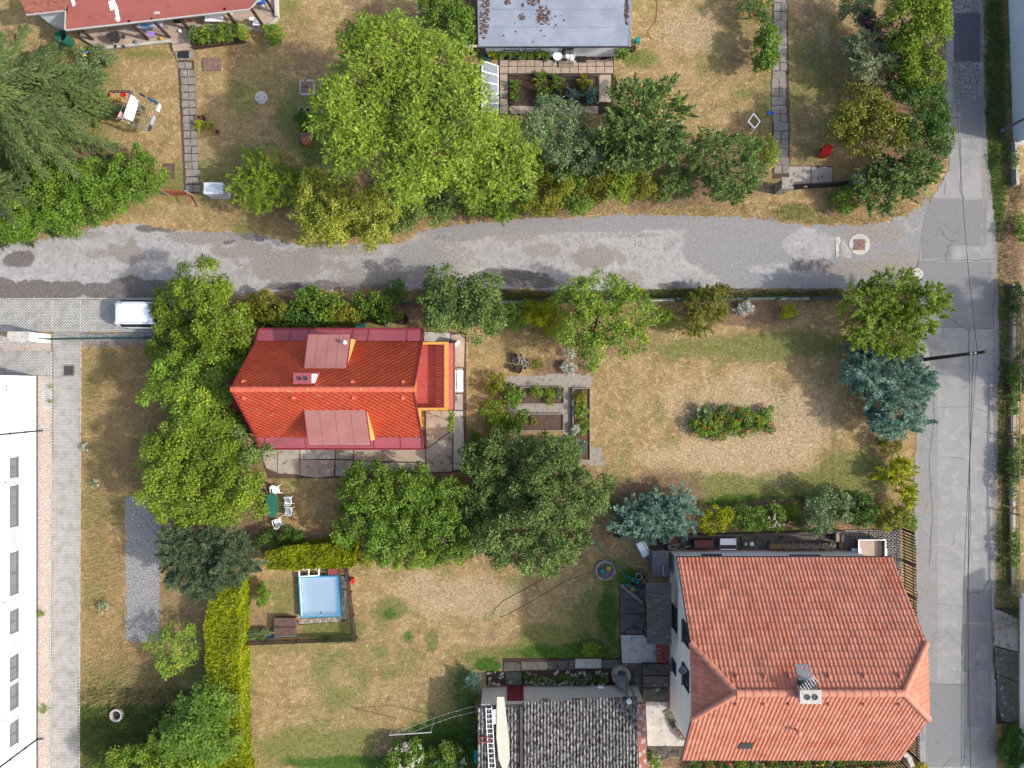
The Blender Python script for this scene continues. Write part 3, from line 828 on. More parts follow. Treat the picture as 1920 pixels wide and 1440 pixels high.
# dormers
def dormer(back, front, ybase, zb, zf):
    """roof corners in photo pixels: back-left, back-right / front-right, front-left"""
    bl, br = P(*back[0], zb), P(*back[1], zb); fr, fl = P(*front[0], zf), P(*front[1], zf)
    sg = 1 if fl[1] > yR else -1
    mb = MB(); mb.slab([bl, br, fr, fl], .09); ro = mb.build("dormer_roof", "dormer_sheet", RH)
    t = MB(); t.bar((fl[0] - .02, fl[1] + sg * .02, zf - .05), (fr[0] + .02, fr[1] + sg * .02, zf - .05), .07, .1)
    t.bar((bl[0], bl[1], zb - .04), (fl[0], fl[1], zf - .05), .05, .1); t.bar((br[0], br[1], zb - .04), (fr[0], fr[1], zf - .05), .05, .1)
    t.build("trim", "maroon_trim", ro)
    for k in range(1, 4):
        f = k / 4
        a = Vector(bl).lerp(Vector(br), f); b = Vector(fl).lerp(Vector(fr), f)
        s = MB(); s.bar(a + Vector((0, 0, .008)), b + Vector((0, 0, .008)), .02, .02); s.build("seam", "dormer_sheet", ro)
    x0, x1 = fl[0] + .12, fr[0] - .12
    yf = fl[1] - sg * .2
    zroof = lambda y: zR - abs(y - yR) * (zR - zK) / (yNk - yR) - .1
    w = MB()
    a = (x0, yf); 
    vs = []
    for x in (x0, x1):
        vs += [(x, yf, zroof(yf)), (x, yf, zf - .1), (x, bl[1], zb - .1)]
    w.add(vs, [(0, 1, 2), (5, 4, 3), (0, 3, 4, 1), (1, 4, 5, 2), (2, 5, 3, 0)])
    w.build("dormer_wall", "plaster_yellow", RH)
    window(RH, (x0 + x1) / 2, yf + sg * .005, zroof(yf) + .35, min(1.6, (x1 - x0) * .6), 0.8, 'n' if sg > 0 else 's', "paint_white")
dormer([(569.7, 690.8), (650, 691.7)], [(657.5, 626.7), (577.5, 627.5)], None, 6.0, 5.5)
dormer([(570, 769), (686, 769)], [(695, 835), (578, 835)], None, 6.0, 5.5)
# plumbing vent on the north dormer
v = P(647, 642, 5.95); mb = MB(); mb.tube([(v[0], v[1], 5.5), (v[0], v[1], 6.0)], .05, 8); mb.lathe([(.10, 0), (.12, .04), (.06, .09)], v[0], v[1], 5.98, 12); mb.build("vent_pipe", "paint_white", RH)
# chimney
cz = 8.05
c = [P(550, 699, cz), P(584, 699, cz), P(584, 720, cz), P(550, 720, cz)]
cx, cy = (c[0][0] + c[1][0]) / 2, (c[0][1] + c[2][1]) / 2; cw, cd = c[1][0] - c[0][0], c[0][1] - c[2][1]
ch = MB(); ch.box(cx, cy, 5.6, cw - .12, cd - .1, cz - .06 - 5.6); co = ch.build("chimney", "plaster_cream", RH)
MB().box(cx, cy, cz - .058, cw, cd, .06).build("chimney_cap", "pink_sheet", co)
for k in (-.17, .17):
    MB().lathe([(.12, 0), (.12, .05), (.09, .05), (.09, .002)], cx + k, cy, cz + .003, 14, closed_top=True).build("flue", "dark_iron", co)
MB().box(cx, cy, 6.2, cw + .06, cd + .1, .35).build("flashing", "pink_sheet", co)
# snow guards (small pyramids)
for px, py in [(459, 714), (662, 715), (756, 715), (459, 747), (552, 746.5), (663, 746.5), (755, 746.5)]:
    sgn = 1 if py < 731 else -1
    d = 40.3
    x = (px - 960) * d / F; y = (720 - py) * d / F; z = zR - abs(y - yR) * (zR - zK) / (yNk - yR)
    mb = MB(); s = .22
    sl = -sgn * (zR - zK) / (yNk - yR)
    b = [(x - s, y, z + .03), (x, y - .12, z + .03 - sl * .12 * 1), (x + s, y, z + .03), (x, y + .12, z + .03 + sl * .12)]
    mb.add(b + [(x, y, z + .24)], [(0, 1, 4), (1, 2, 4), (2, 3, 4), (3, 0, 4)]); mb.build("snow_guard", "red_ridge", RH)
# balcony over the porch, east side
zf = 2.75; zr = 3.65
bx0 = xR - .48
fN, fS = P(800, 643, zf)[1], P(800, 768, zf)[1]; fE = P(846, 700, zf)[0]
wall_block(RH, bx0, fE - .3, fS + .1, fN - .1, 0, (zf - .1,) * 4, "plaster_yellow", "porch_wall")
mb = MB()
nb = 6
for k in range(nb):
    a = fS + (fN - fS) * k / nb; b = fS + (fN - fS) * (k + 1) / nb
    MB().slab([(bx0, a + .006, zf), (fE - .35, a + .006, zf), (fE - .35, b - .006, zf), (bx0, b - .006, zf)], .1).build("balcony_tile", "red_floor", RH)
    MB().slab([(fE - .33, a + .004, zf - .02), (fE + .12, a + .004, zf - .14), (fE + .12, b - .004, zf - .14), (fE - .33, b - .004, zf - .02)], .06).build("edge_panel", "red_floor", RH)
MB().tube([(fE + .17, fS - .03, zf - .2), (fE + .17, fN + .03, zf - .2)], .06, 8).build("gutter", "gutter_dark", RH)
rN, rS = P(800, 643.5, zr)[1], P(800, 767, zr)[1]; rE = P(837, 700, zr)[0]
rl = MB(); rl.box((bx0 + rE) / 2, rN, zr - .06, rE - bx0 + .2, .16, .06); rl.build("rail_top", "wood_yellow", RH)
rl = MB(); rl.box((bx0 + rE) / 2, rS, zr - .06, rE - bx0 + .2, .16, .06); rl.build("rail_top", "wood_yellow", RH)
rl = MB(); rl.box(rE, (rN + rS) / 2, zr - .057, .26, rN - rS - .17, .06); rl.build("rail_top", "wood_yellow", RH)
bal = mesh_of(MB().box(0, 0, 0, .06, .10, zr - .06 - zf), "baluster", "wood_yellow")
for k in range(23):
    inst(bal, "baluster", RH, (rE - .02, rS + .1 + (rN - rS - .2) * k / 22, zf))
for k in range(9):
    for y in (rN, rS):
        inst(bal, "baluster", RH, (bx0 + .15 + (rE - bx0 - .2) * k / 9, y, zf), math.pi / 2)
MB().box(rE + .1, (rN + rS) / 2, zr - .2, .06, rN - rS + .1, .12).build("rail_board", "wood_orange", RH)
# door onto the balcony and a lantern
MB().box(bx0 + .02, yR, zf, .08, .9, 2.0).build("balcony_door", "wood_orange", RH)
lp = P(784, 732, 5.0); MB().lathe([(.06, 0), (.1, .1), (.03, .22)], xR - .38, yR, 5.0, 10).build("wall_lamp", "metal_dark", RH)
# west annex roofs
az = 2.55
a0 = MB(); a0.slab([P(425, 772, az), P(500, 772, az + .02), P(500, 812, az), P(422, 812, az)], .12); a0.build("annex_roof", "annex_sheet", RH)
a1 = MB(); a1.slab([P(432, 640, az + .3), P(500, 640, az + .3), P(500, 771, az + .3), P(432, 771, az + .3)], .12); a1.build("annex_roof", "annex_sheet", RH)
an = MB(); q = [P2(440, 640, 2.5), P2(500, 640, 2.5), P2(500, 806, 2.5), P2(432, 806, 2.5)]
an.prism(q, 0, 2.42); an.build("annex_wall", "plaster_yellow", RH)
for a, b, w_ in ((P(424, 810, az + .05), P(449, 772, az + .06), .06), (P(424, 772, az + .04), P(500, 772, az + .04), .05), (P(422, 812, az), P(500, 812, az), .07),
                 (P(422, 772, az), P(421, 812, az), .07), (P(432, 690, az + .32), P(470, 690, az + .32), .04), (P(432, 735, az + .32), P(470, 735, az + .32), .04)):
    MB().bar(a, b, w_).build("roof_seam", "maroon_trim", RH)

# ------------------------------------------------------------------ the terracotta house
A = 39.75; B = 38.0; DU = 43.2; DL = 42.45
zh, zr_, zu, zl = H - A, H - B, H - DU, H - DL
U0, U1 = P(1270, 1047, zu), P(1673, 1047, zu)
HL, HR = P(1295.5, 1206, zh), P(1737, 1206, zh)
HL2, HR2 = P(1297, 1345, zh), P(1738, 1345, zh)
RL, RR = P(1381, 1299, zr_), P(1694, 1298, zr_)
L0, L1 = P(1278, 1423, zl), P(1688, 1423, zl)
# make each slope a true plane: straighten the verges
def plane_z(a, b, c):
    n = (Vector(b) - Vector(a)).cross(Vector(c) - Vector(a))
    return lambda x, y: a[2] - (n.x * (x - a[0]) + n.y * (y - a[1])) / n.z
pu = plane_z(U0, U1, RL); HL = (HL[0], HL[1], pu(HL[0], HL[1])); HR = (HR[0], HR[1], pu(HR[0], HR[1])); RR = (RR[0], RL[1], RL[2])
pl = plane_z(L0, L1, RL); HL2 = (HL2[0], HL2[1], pl(HL2[0], HL2[1])); HR2 = (HR2[0], HR2[1], pl(HR2[0], HR2[1]))
TH = thing("terracotta_house", "large cream house under a salmon clay tile roof with half-hipped ends", "house", ((U0[0] + U1[0]) / 2, RL[1], 0))
wx0, wx1 = 10.4, HR[0] - .6
wy0, wy1 = -21.35, -11.0
zs = lambda y: min(pu(12, y), pl(12, y)) - .3
ys_ = [wy0, HL2[1], HL[1], wy1]
for x0, x1 in ((wx0, wx0 + .3), (wx1 - .3, wx1)):
    vs = []; wt = MB()
    for x in (x0, x1):
        vs += [(x, wy0, 0), (x, wy1, 0), (x, wy1, zs(wy1)), (x, HL[1], min(HL[2], zs(HL[1])) - .1), (x, HL2[1], min(HL2[2], zs(HL2[1])) - .1), (x, wy0, zs(wy0))]
    wt.add(vs, [(5, 4, 3, 2, 1, 0), (6, 7, 8, 9, 10, 11)] + [(i, (i + 1) % 6, 6 + (i + 1) % 6, 6 + i) for i in range(6)])
    wt.build("gable", "plaster_cream", TH)
wall_block(TH, wx0 + .3, wx1 - .3, wy0, wy1, 0, (zs(wy0), zs(wy0), zs(wy1), zs(wy1)), "plaster_cream")
MB().box((wx0 + wx1) / 2, (wy0 + wy1) / 2, 0, wx1 - wx0 + .16, wy1 - wy0 + .16, .28).build("plinth", "plaster_pink", TH)
rf = MB()
rf.slab([U0, U1, HR, RR, RL, HL], .14); rf.slab([L1, L0, HL2, RL, RR, HR2], .14); rf.slab([HL2, HL, RL], .12); rf.slab([HR, HR2, RR], .12)
rf.build("roof", "old_tile", TH)
tw = (U1[0] - U0[0]) / 54.0
lay_tiles(TH, [U1, U0, HL, RL, RR, HR], tw, .41, "terracotta", 150)
lay_tiles(TH, [L0, L1, HR2, RR, RL, HL2], tw, .41, "terracotta", 150)
lay_tiles(TH, [HL2, HL, RL][::-1][1:] + [RL] if False else [HL, HL2, RL], tw * 1.2, .41, "terracotta", 0)
lay_tiles(TH, [HR2, HR, RR], tw * 1.2, .41, "terracotta", 0)
up = lambda p, k=.03: (p[0], p[1], p[2] + k)
cap_row(TH, up(RL), up(RR), .2, .45, "terracotta_cap")
for a, b in ((HL, RL), (HL2, RL), (HR, RR), (HR2, RR)): cap_row(TH, up(a), up(b), .17, .45, "terracotta_cap")
for a, b in ((U0, U1), (L0, L1)):
    s = 1 if a[1] > -15 else -1
    MB().tube([(a[0] - .05, a[1] + s * .05, a[2] - .1), (b[0] + .05, b[1] + s * .05, b[2] - .1)], .08, 8).build("gutter", "gutter_dark", TH)
for a, b in ((U0, HL), (U1, HR), (L0, HL2), (L1, HR2)):
    MB().bar((a[0], a[1], a[2] - .06), (b[0], b[1], b[2] - .06), .06, .16).build("bargeboard", "gutter_dark", TH)
# vent tiles near the ridge
for px in (1378.5, 1431, 1477, 1551, 1616.5, 1683):
    for py, pf in ((1266, pu), (1316, pl)):
        x, y = P2(px, py, 8.3); z = pf(x, y)
        MB().lathe([(.13, -.1), (.12, .12), (.08, .2), (.02, .23)], x, y, z, 8, sx=.8, sy=1.3).build("vent_tile", "terracotta_cap", TH)
# chimney with its flashing
cz = 9.6
c0 = P(1500, 1294, cz); c1 = P(1541, 1320, cz); cx, cy = (c0[0] + c1[0]) / 2, (c0[1] + c1[1]) / 2; cw, cd = c1[0] - c0[0], c0[1] - c1[1]
co = MB().box(cx, cy, 7.6, cw - .16, cd - .14, cz - .1 - 7.6).build("chimney", "concrete", TH)
MB().box(cx, cy, cz - .098, cw, cd, .1).build("chimney_cap", "concrete_light", co)
for k in (-.2, .2): MB().lathe([(.16, 0), (.16, .03), (.12, .03), (.12, .004)], cx + k, cy, cz + .003, 14).build("flue", "dark_iron", co)
x0, y0 = P2(1494, 1250, 8.4); x1, y1 = P2(1522, 1284, 8.6)
MB().slab([(x0, y0, pu(x0, y0) + .10), (x1, y0, pu(x1, y0) + .10), (x1 + .1, y1, pu(x1, y1) + .13), (x0, y1, pu(x0, y1) + .13)], .05).build("flashing", "metal_grey", co)
MB().box((x0 + x1) / 2, y1 + .12, pu(x0, y1) - .1, x1 - x0 + .12, .3, .42).build("step", "metal_dark", co)
an = MB(); ax, ay = x0 + .15, (y0 + y1) / 2        # aerial
zb = pu(ax, ay)
an.tube([(ax, ay, zb), (ax, ay, zb + 1.3)], .02, 6); an.tube([(ax - .35, ay - .25, zb + 1.25), (ax + .35, ay + .3, zb + 1.25)], .015, 5)
for k in range(7):
    f = k / 6 * 2 - 1; p = (ax + .35 * f, ay + .02 + .27 * f, zb + 1.26)
    an.tube([(p[0] - .13, p[1] + .2, p[2]), (p[0] + .13, p[1] - .2, p[2])], .012, 5)
an.build("aerial", "metal_grey", TH)
# flue pipe and roof window on the south slope
x, y = P2(1494, 1370, 7.0); z = pl(x, y)
MB().tube([(x, y, z - .1), (x, y, z + .6)], .07, 10).lathe([(.14, 0), (.15, .1), (.05, .15)], x, y, z + .55, 12).build("flue_pipe", "terracotta_cap", TH)
q = [(1386, 1388), (1411, 1388), (1409, 1406), (1384, 1406)]
w = [P2(*p, 5.6) for p in q]; w = [(a, b, pl(a, b) + .14) for a, b in w]
wo = MB().slab(w, .2).build("roof_window", "metal_dark", TH)
cc = sum((Vector(p) for p in w), Vector()) / 4
MB().slab([tuple(cc + (Vector(p) - cc) * .66 + Vector((0, 0, .012))) for p in w], .02).build("pane", "glass_dark", wo)
# windows in the west gable, the north wall
for (yy, z0, ww, hh) in ((-14.95, 1.0, 1.5, 1.4), (-18.1, 1.2, .8, .9), (-14.9, 4.1, 1.3, 1.3), (-17.5, 4.1, 1.3, 1.3)):
    window(TH, wx0, yy, z0, ww, hh, 'w', depth=.16)
window(TH, P(1516, 1040, 2.2)[0], wy1, 1.7, 1.9, 1.0, 'n')
window(TH, P(1340, 1040, 2.2)[0], wy1, 1.5, 1.2, 1.0, 'n')
sp = thing("satellite_dish", "small grey satellite dish bracketed to the cream gable wall", "satellite dish", (wx0, -17.0, 4.6))
MB().tube([(wx0 - .02, -17.0, 4.7), (wx0 - .25, -17.0, 4.8)], .02, 6).build("bracket", "metal_dark", sp)
MB().lathe([(.02, 0), (.18, .03), (.24, .08)], wx0 - .28, -17.0, 4.76, 12, closed_top=False).build("dish", "metal_grey", sp)

# ------------------------------------------------------------------ the white hall on the west side
hx = -890 * H / F; hy = 15 * H / F
WH = thing("white_hall", "long white rendered building with a row of narrow high windows", "building", (hx - 6, -12, 0))
wall_block(WH, hx - 14, hx, -34, hy, 0.12, (4.4,) * 4, "plaster_white")
MB().box(hx - 7, (-34 + hy) / 2, 0, 14.06, 34 + hy + .06, .12).build("plinth", "frame_dark", WH)
MB().box(hx - 7, (-34 + hy) / 2, 4.4, 14.2, 34 + hy + .2, .08).build("parapet", "metal_grey", WH)
for y0, y1 in ((858, 896), (911, 988), (1036, 1115), (1145, 1187), (1231, 1275), (1285, 1329), (1355, 1398)):
    z0 = 1.95
    d = H - z0 - .35
    a, b = (720 - y0) * d / F, (720 - y1) * d / F
    window(WH, hx, (a + b) / 2, z0, a - b, .64, 'e', "frame_grey", .1, glass="glass_grey")
for y0, y1 in ((897, 910), (989, 1035), (1116, 1144), (1188, 1230), (1276, 1284), (1330, 1354)):
    d = H - 2.3; a, b = (720 - y0) * d / F, (720 - y1) * d / F
    MB().box(hx + .02, (a + b) / 2, 1.95, .04, a - b, .64).build("cladding_panel", "hall_panel", WH)
for py in (808, 1385):
    y = (720 - py) * H / F
    t = MB(); t.tube([(hx + .42, y + .03, .07), (hx + .16, y, .10), (hx + .07, y, .3), (hx + .07, y, 4.3)], .05, 8); t.build("downpipe", "metal_dark", WH)
    for z in (1.2, 2.6): MB().box(hx + .05, y, z, .14, .14, .04).build("pipe_clip", "metal_dark", WH)
for py, z in ((725, 2.9), (731, 2.9), (905, 3.0), (1130, 3.1), (1350, 3.2)):
    y = (720 - py) * (H - z) / F
    MB().lathe([(.05, 0), (.05, .05)], hx + .03, y, z, 8).build("wall_fitting", "metal_dark", WH)

# ------------------------------------------------------------------ north-west house with its covered terrace
NW = thing("terrace_house", "house corner with old brown tiles and a dull red canopy roof over a terrace", "house", P(290, 0, 0))
cz = 2.65
can = [(122, 56), (125, 22), (135, -40), (510, -40), (482, 0), (468, 17)]
MB().slab([P(p[0], p[1], cz + (.25 if p[1] < 0 else 0.0)) for p in can], .08).build("canopy_roof", "felt_red", NW)
MB().bar(P(124, 57, cz - .02), P(468, 18, cz - .02), .07, .1).build("gutter", "gutter_light", NW)
MB().bar(P(468, 18, cz - .02), P(484, 0, cz), .05, .1).build("gutter", "gutter_light", NW)
MB().bar(P(122, 56, cz + .02), P(123, 20, cz + .02), .05, .08).build("trim", "gutter_light", NW)
# pale repair strips and skylight patches on the canopy
for pts in ([(136, 0), (143, 19)], [(206, 2), (210, 19)], [(211, 0), (218, 16), (222, 40)]):
    m_ = MB()
    for a, b in zip(pts[:-1], pts[1:]): m_.bar(P(*a, cz + .03 + .25 * max(0, 30 - a[1]) / 70), P(*b, cz + .03 + .25 * max(0, 30 - b[1]) / 70), .2, .03)
    m_.build("roof_strip", "paint_white", NW)
for x, y in ((188, 21), (294, 24), (220, 35), (318, 0)): MB().box(*P2(x, y, cz + .03), cz - .02, .36, .14, .06, .05).build("roof_patch", "gutter_light", NW)
tr = [P(34, -6, 3.3), P(50, 27, 2.9), P(120, 19, 2.9), P(134, -6, 3.3)]
MB().slab(tr, .1).build("tile_roof", "old_tile", NW)
lay_tiles(NW, [tr[2], tr[1], tr[0], tr[3]], .26, .34, "old_tile", 0, "old_tile")
MB().bar(P(50, 28, 2.85), P(120, 20, 2.85), .1, .1).build("gutter", "gutter_light", NW)
MB().prism([P2(62, 20, 2.6), P2(122, 15, 2.6), P2(122, -20, 2.6), P2(62, -20, 2.6)], 0, 2.7).build("wall", "plaster_blue", NW)
MB().prism([P2(124, 8, 2.6), P2(470, -24, 2.6), P2(470, -60, 2.6), P2(124, -60, 2.6)], 0, 2.55).build("wall", "plaster_cream_dark", NW)
ter = [(185, 92), (320, 76), (322, 82), (359, 74), (364, 60), (460, 55), (497, 60), (520, 34), (518, -40), (150, -40), (150, 70)]
MB().prism([P2(*p, .3) for p in ter], 0, .3).build("terrace", "slab_beige", NW)
MB().bar(P(186, 91, .3), P(320, 77, .3), .16, .12).build("kerb", "concrete_light", NW)
MB().bar(P(497, 59, .3), P(520, 33, .3), .16, .12).build("kerb", "concrete_light", NW)
MB().bar(P(520, 33, .3), P(517, -30, .3), .16, .5).build("parapet", "concrete_light", NW)
MB().prism([P2(*p, .2) for p in ((322, 84), (360, 78), (360, 92), (325, 96))], 0, .2).build("step", "slab_beige", NW)
MB().prism([P2(*p, .08) for p in ((327, 96), (362, 91), (363, 109), (331, 113))], 0, .08).build("step", "slab_grey", NW)
for bx_, by_ in ((174, 74), (278, 74), (318, 70), (354, 54), (448, 52), (496, 52), (514, 22)):
    p = P(bx_, by_, .3)
    MB().box(p[0], p[1], .3, .14, .14, cz - .3).build("post", "wood_dark", NW)
MB().bar(P(130, 52, cz - .15), P(466, 15, cz - .15), .12, .16).build("beam", "wood_dark", NW)

# ------------------------------------------------------------------ grey flat-roofed shed
GS = thing("garden_hut", "garden hut with a flat grey felt roof littered with brown leaves", "hut", P(1040, 40, 0))
gz = 2.6
MB().slab([P(899, 87, gz), P(1179, 86, gz), P(1182, -40, gz + .15), P(898, -40, gz + .15)], .12).build("roof", "felt_grey", GS)
yw = P(1040, 106, 0)[1]
MB().prism([(P(903, 0, gz)[0] + .2, yw), (P(1176, 0, gz)[0] - .2, yw), (P(1176, 0, gz)[0] - .2, yw + 5), (P(903, 0, gz)[0] + .2, yw + 5)], 0, gz - .1).build("wall", "plaster_blue", GS)
MB().bar(P(897, 88.5, gz - .06), P(1181, 87.5, gz - .06), .08, .12).build("gutter", "metal_dark", GS)
MB().bar(P(1181, 88, gz - .02), P(1184, -40, gz + .1), .1, .1).build("roof_edge", "metal_grey", GS)
MB().bar(P(898, 88, gz - .02), P(896, -40, gz + .1), .08, .1).build("roof_edge", "metal_grey", GS)
for y in (17, 50): MB().bar(P(926, y, gz + .03 + .15 * (87 - y) / 127), P(1150, y + 1, gz + .03 + .15 * (87 - y) / 127), .03, .012).build("felt_seam", "felt_grey", GS)
lt = []
for (cx_, cy_, rx, ry, n) in ((906, 20, 12, 55, 260), (1018, 28, 14, 18, 90), (1000, 2, 14, 8, 50), (952, 3, 7, 5, 20), (979, 31, 6, 6, 18), (980, 10, 3, 3, 6), (1176, 20, 4, 28, 90), (1040, 38, 20, 14, 8), (990, 60, 60, 20, 6)):
    for k in range(n):
        a = random.uniform(0, 6.28); r = math.sqrt(random.random())
        px, py = cx_ + rx * r * math.cos(a), cy_ + ry * r * math.sin(a)
        if py > 86 or px < 900 or px > 1179: continue
        lt.append(P(px, py, gz + .02 + .15 * (87 - py) / 127))
mb = MB()
for p in lt:
    a = random.uniform(0, 6.28); s = random.uniform(.04, .10)
    d = (math.cos(a) * s, math.sin(a) * s)
    mb.add([(p[0] - d[0], p[1] - d[1], p[2]), (p[0] - d[1] * .6, p[1] + d[0] * .6, p[2] + .03), (p[0] + d[0], p[1] + d[1], p[2] + .012), (p[0] + d[1] * .6, p[1] - d[0] * .6, p[2] + .02)], [(0, 3, 2, 1)])
mb.build("fallen_leaves", "leaf_litter", GS, kind="stuff")
x0, y0, _ = P(1046, 106, 0)
MB().box(P(1062, 0, .8)[0], yw - .02, .0, .95, .08, 1.95).build("door", "glass_dark", GS)
for k in range(3): MB().box(P(1062, 0, .2)[0], yw - .2 - k * .22, 0, 1.0, .22, .42 - k * .14).build("door_step", "wood_grey", GS)
for px in (960, 1000): window(GS, P(px, 100, 1.5)[0], yw, 1.1, .9, .9, 's', "paint_white")

# ------------------------------------------------------------------ corrugated shed at the south edge
CS = thing("corrugated_shed", "cream shed with a mossy black and white corrugated roof", "shed", P(1050, 1380, 0))
sz = 2.6
yf = -19.95
sx0, sx1 = P(896, 1325, sz)[0], P(1193, 1310, sz)[0]
MB().prism([P2(905, 1289), P2(1180, 1284), (P(1192, 0, 0)[0], -27), (P(905, 0, 0)[0], -27)], 0, sz - .12).build("wall", "plaster_cream_dark", CS)
def corrugated(x0, x1, ya, yb, za, zb, parent, pitch=.205):
    """one sheet, waves across x"""
    n = max(8, int((x1 - x0) / pitch * 8)); mb = MB()
    xs_ = [x0 + (x1 - x0) * i / n for i in range(n + 1)]
    w = lambda x: .042 * math.sin((x - sx0) / pitch * 2 * math.pi)
    a = [(x, ya, za + w(x)) for x in xs_]; b = [(x, yb, zb + w(x)) for x in xs_]
    m = n + 1
    lo = [(x, y, z - .015) for x, y, z in a]
    mb.add(a + b + lo, [(i + 1, i, m + i, m + i + 1) for i in range(n)] + [(i, i + 1, 2 * m + i + 1, 2 * m + i) for i in range(n)])
    o = mb.build("roof_sheet", "eternit", parent)
    return o
xsplit = P(977, 1320, sz)[0]
edges = [xsplit + .12] + [xsplit + .12 + (sx1 - xsplit - .12) * k / 6 for k in range(1, 7)]
slope = lambda y: sz + .1 + (yf - y) * .05
front = lambda x: -20.05 + (x - sx0) / (sx1 - sx0) * .55
for a, b in zip(edges[:-1], edges[1:]):
    y0 = front((a + b) / 2)
    corrugated(a, b + .05, y0, -22.75, slope(y0), slope(-22.75) + .03, CS)
    corrugated(a, b + .05, -22.6, -27, slope(-22.6) + .02, slope(-27), CS)
corrugated(sx0, sx0 + 1.05, -20.25, -27, slope(-20) - .02, slope(-27) - .06, CS)
corrugated(sx0 + 1.0, xsplit - .1, -20.2, -27, slope(-20) - .05, slope(-27) - .08, CS)
MB().bar((xsplit + .01, -20.1, slope(-20) + .02), (xsplit + .01, -27, slope(-27) + .02), .16, .14).build("parapet", "gutter_dark", CS)
MB().tube([P(893, 1327, sz), P(977, 1322, sz)], .06, 6).build("gutter", "gutter_dark", CS)
MB().tube([P(978, 1320, sz), P(1193, 1307, sz + .02)], .06, 6).build("gutter", "gutter_dark", CS)
MB().bar((sx1 + .28, -19.95, 2.62), (sx1 + .5, -27, 2.62), .5, .16).build("parapet", "flaky_red", CS)
MB().bar((sx1 + .28, -19.95, 1.2), (sx1 + .5, -27, 1.2), .42, 2.5).build("side_wall", "plaster_cream_dark", CS)
dp = P(966, 1287, 0); MB().box(dp[0], dp[1] + .0, 0, 1.05, .1, 2.1).build("door", "maroon_trim", CS)
for px in (1022, 1086, 1149):
    w_ = 2.0 if px == 1086 else 1.0
    p = P(px, 1310, 2.2); MB().box(p[0], -19.92, 2.1, .45 * w_, .12, .16).build("vent_opening", "concrete", CS)

# ------------------------------------------------------------------ buildings at the east edge
EB = thing("roadside_building", "pale blue-grey building wall rising beyond the verge", "building", P(1930, 120, 0))
e0, e1 = P2(1888, -60), P2(1899, 272)
MB().prism([e0, e1, (e1[0] + 9, e1[1]), (e0[0] + 9, e0[1])], 0, 4.6).build("wall", "plaster_blue", EB)
MB().prism([(e0[0] - .12, e0[1]), (e1[0] - .12, e1[1] - .12), (e1[0] + 9, e1[1] - .12), (e0[0] + 9, e0[1])], 4.6, 4.8).build("roof", "felt_grey", EB)
MB().box(P(1912, 0, 0)[0], P(0, 216)[1], 1.0, .3, .5, 1.2).build("meter_box", "metal_grey", EB)
EB2 = thing("gabled_building", "tile-roofed building standing behind the concrete drive", "building", P(2010, 1330, 0))
e0, e1 = P2(1912, 1112), P2(1912, 1460)
MB().prism([e0, e1, (e1[0] + 8, e1[1]), (e0[0] + 8, e0[1])], 0, 3.0).build("wall", "plaster_white", EB2)
MB().slab([(e0[0] + .1, e0[1] + .2, 3.0), (e1[0] + .1, e1[1], 3.0), (e1[0] + 4, e1[1], 5.2), (e0[0] + 4, e0[1] + .2, 5.2)], .15).build("roof", "terracotta", EB2)
lay_tiles(EB2, [(e0[0] + .1, e0[1] + .2, 3.0), (e1[0] + .1, e1[1], 3.0), (e1[0] + 4, e1[1], 5.2), (e0[0] + 4, e0[1] + .2, 5.2)], .3, .4, "terracotta", 0)
# ------------------------------------------------------------------ plants
leafmat("leaf_walnut", C(88, 120, 36, .7), C(164, 184, 80, .8))
leafmat("leaf_plum", C(120, 134, 50, .75), C(192, 196, 100, .85))
leafmat("leaf_yellowgreen", C(80, 112, 34, .7), C(156, 176, 74, .8))
leafmat("leaf_yellowing", C(76, 112, 38, .7), C(150, 176, 76, .8), C(206, 194, 66, .8), .2)
leafmat("leaf_deep", C(66, 94, 46, .7), C(138, 162, 92, .8))
leafmat("leaf_forest", C(52, 86, 38, .75), C(106, 140, 62, .8))
leafmat("leaf_bright", C(70, 108, 36, .7), C(138, 168, 74, .8))
leafmat("leaf_silver", C(116, 130, 90, .75), C(184, 192, 150, .8))
leafmat("leaf_grey", C(86, 112, 70, .75), C(150, 170, 120, .8))
leafmat("leaf_olive", C(82, 92, 34, .72), C(150, 150, 66, .8))
leafmat("leaf_autumn", C(96, 108, 42, .72), C(174, 172, 78, .8))
leafmat("leaf_purple", C(66, 46, 56, .75), C(112, 84, 92, .8))
leafmat("leaf_juniper", C(84, 118, 98, .75), C(158, 188, 166, .85))
leafmat("leaf_darkfir", C(64, 84, 58, .75), C(118, 138, 100, .8))
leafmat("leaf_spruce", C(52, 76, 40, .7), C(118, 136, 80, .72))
leafmat("leaf_lime", C(96, 122, 22, .7), C(178, 186, 62, .8), C(160, 124, 54, .8), .06)
leafmat("leaf_goldbush", C(128, 152, 24, .72), C(204, 204, 56, .8))
leafmat("leaf_white", C(170, 180, 150, .75), C(226, 228, 214, .85))
leafmat("petal", C(200, 60, 40), C(240, 180, 60))
leafmat("petal_white", C(226, 220, 190), C(250, 246, 226))
leafmat("petal_yellow", C(230, 180, 20), C(250, 220, 50))
leafmat("petal_mixed", C(150, 40, 90), C(250, 190, 60), C(240, 70, 60), .35)
leafmat("grass_blade", C(74, 94, 38, .7), C(206, 176, 126, .72), trans=.2, rough=.8)
leafmat("dry_stalk", C(150, 120, 84), C(206, 182, 134), trans=.15, rough=.8)
pm("bark", C(140, 124, 108), C(104, 90, 78), 6, 0.95, 0.6, stretch=(1, 1, .3))

def leaf_quads(p, t, nrm, l, w):
    s = np.cross(t, nrm); s /= np.linalg.norm(s, axis=1, keepdims=True) + 1e-9
    l = l[:, None]; w = w[:, None]
    q = np.stack([p, p + t * l * .5 + s * w * .5, p + t * l, p + t * l * .5 - s * w * .5], 1)
    return q

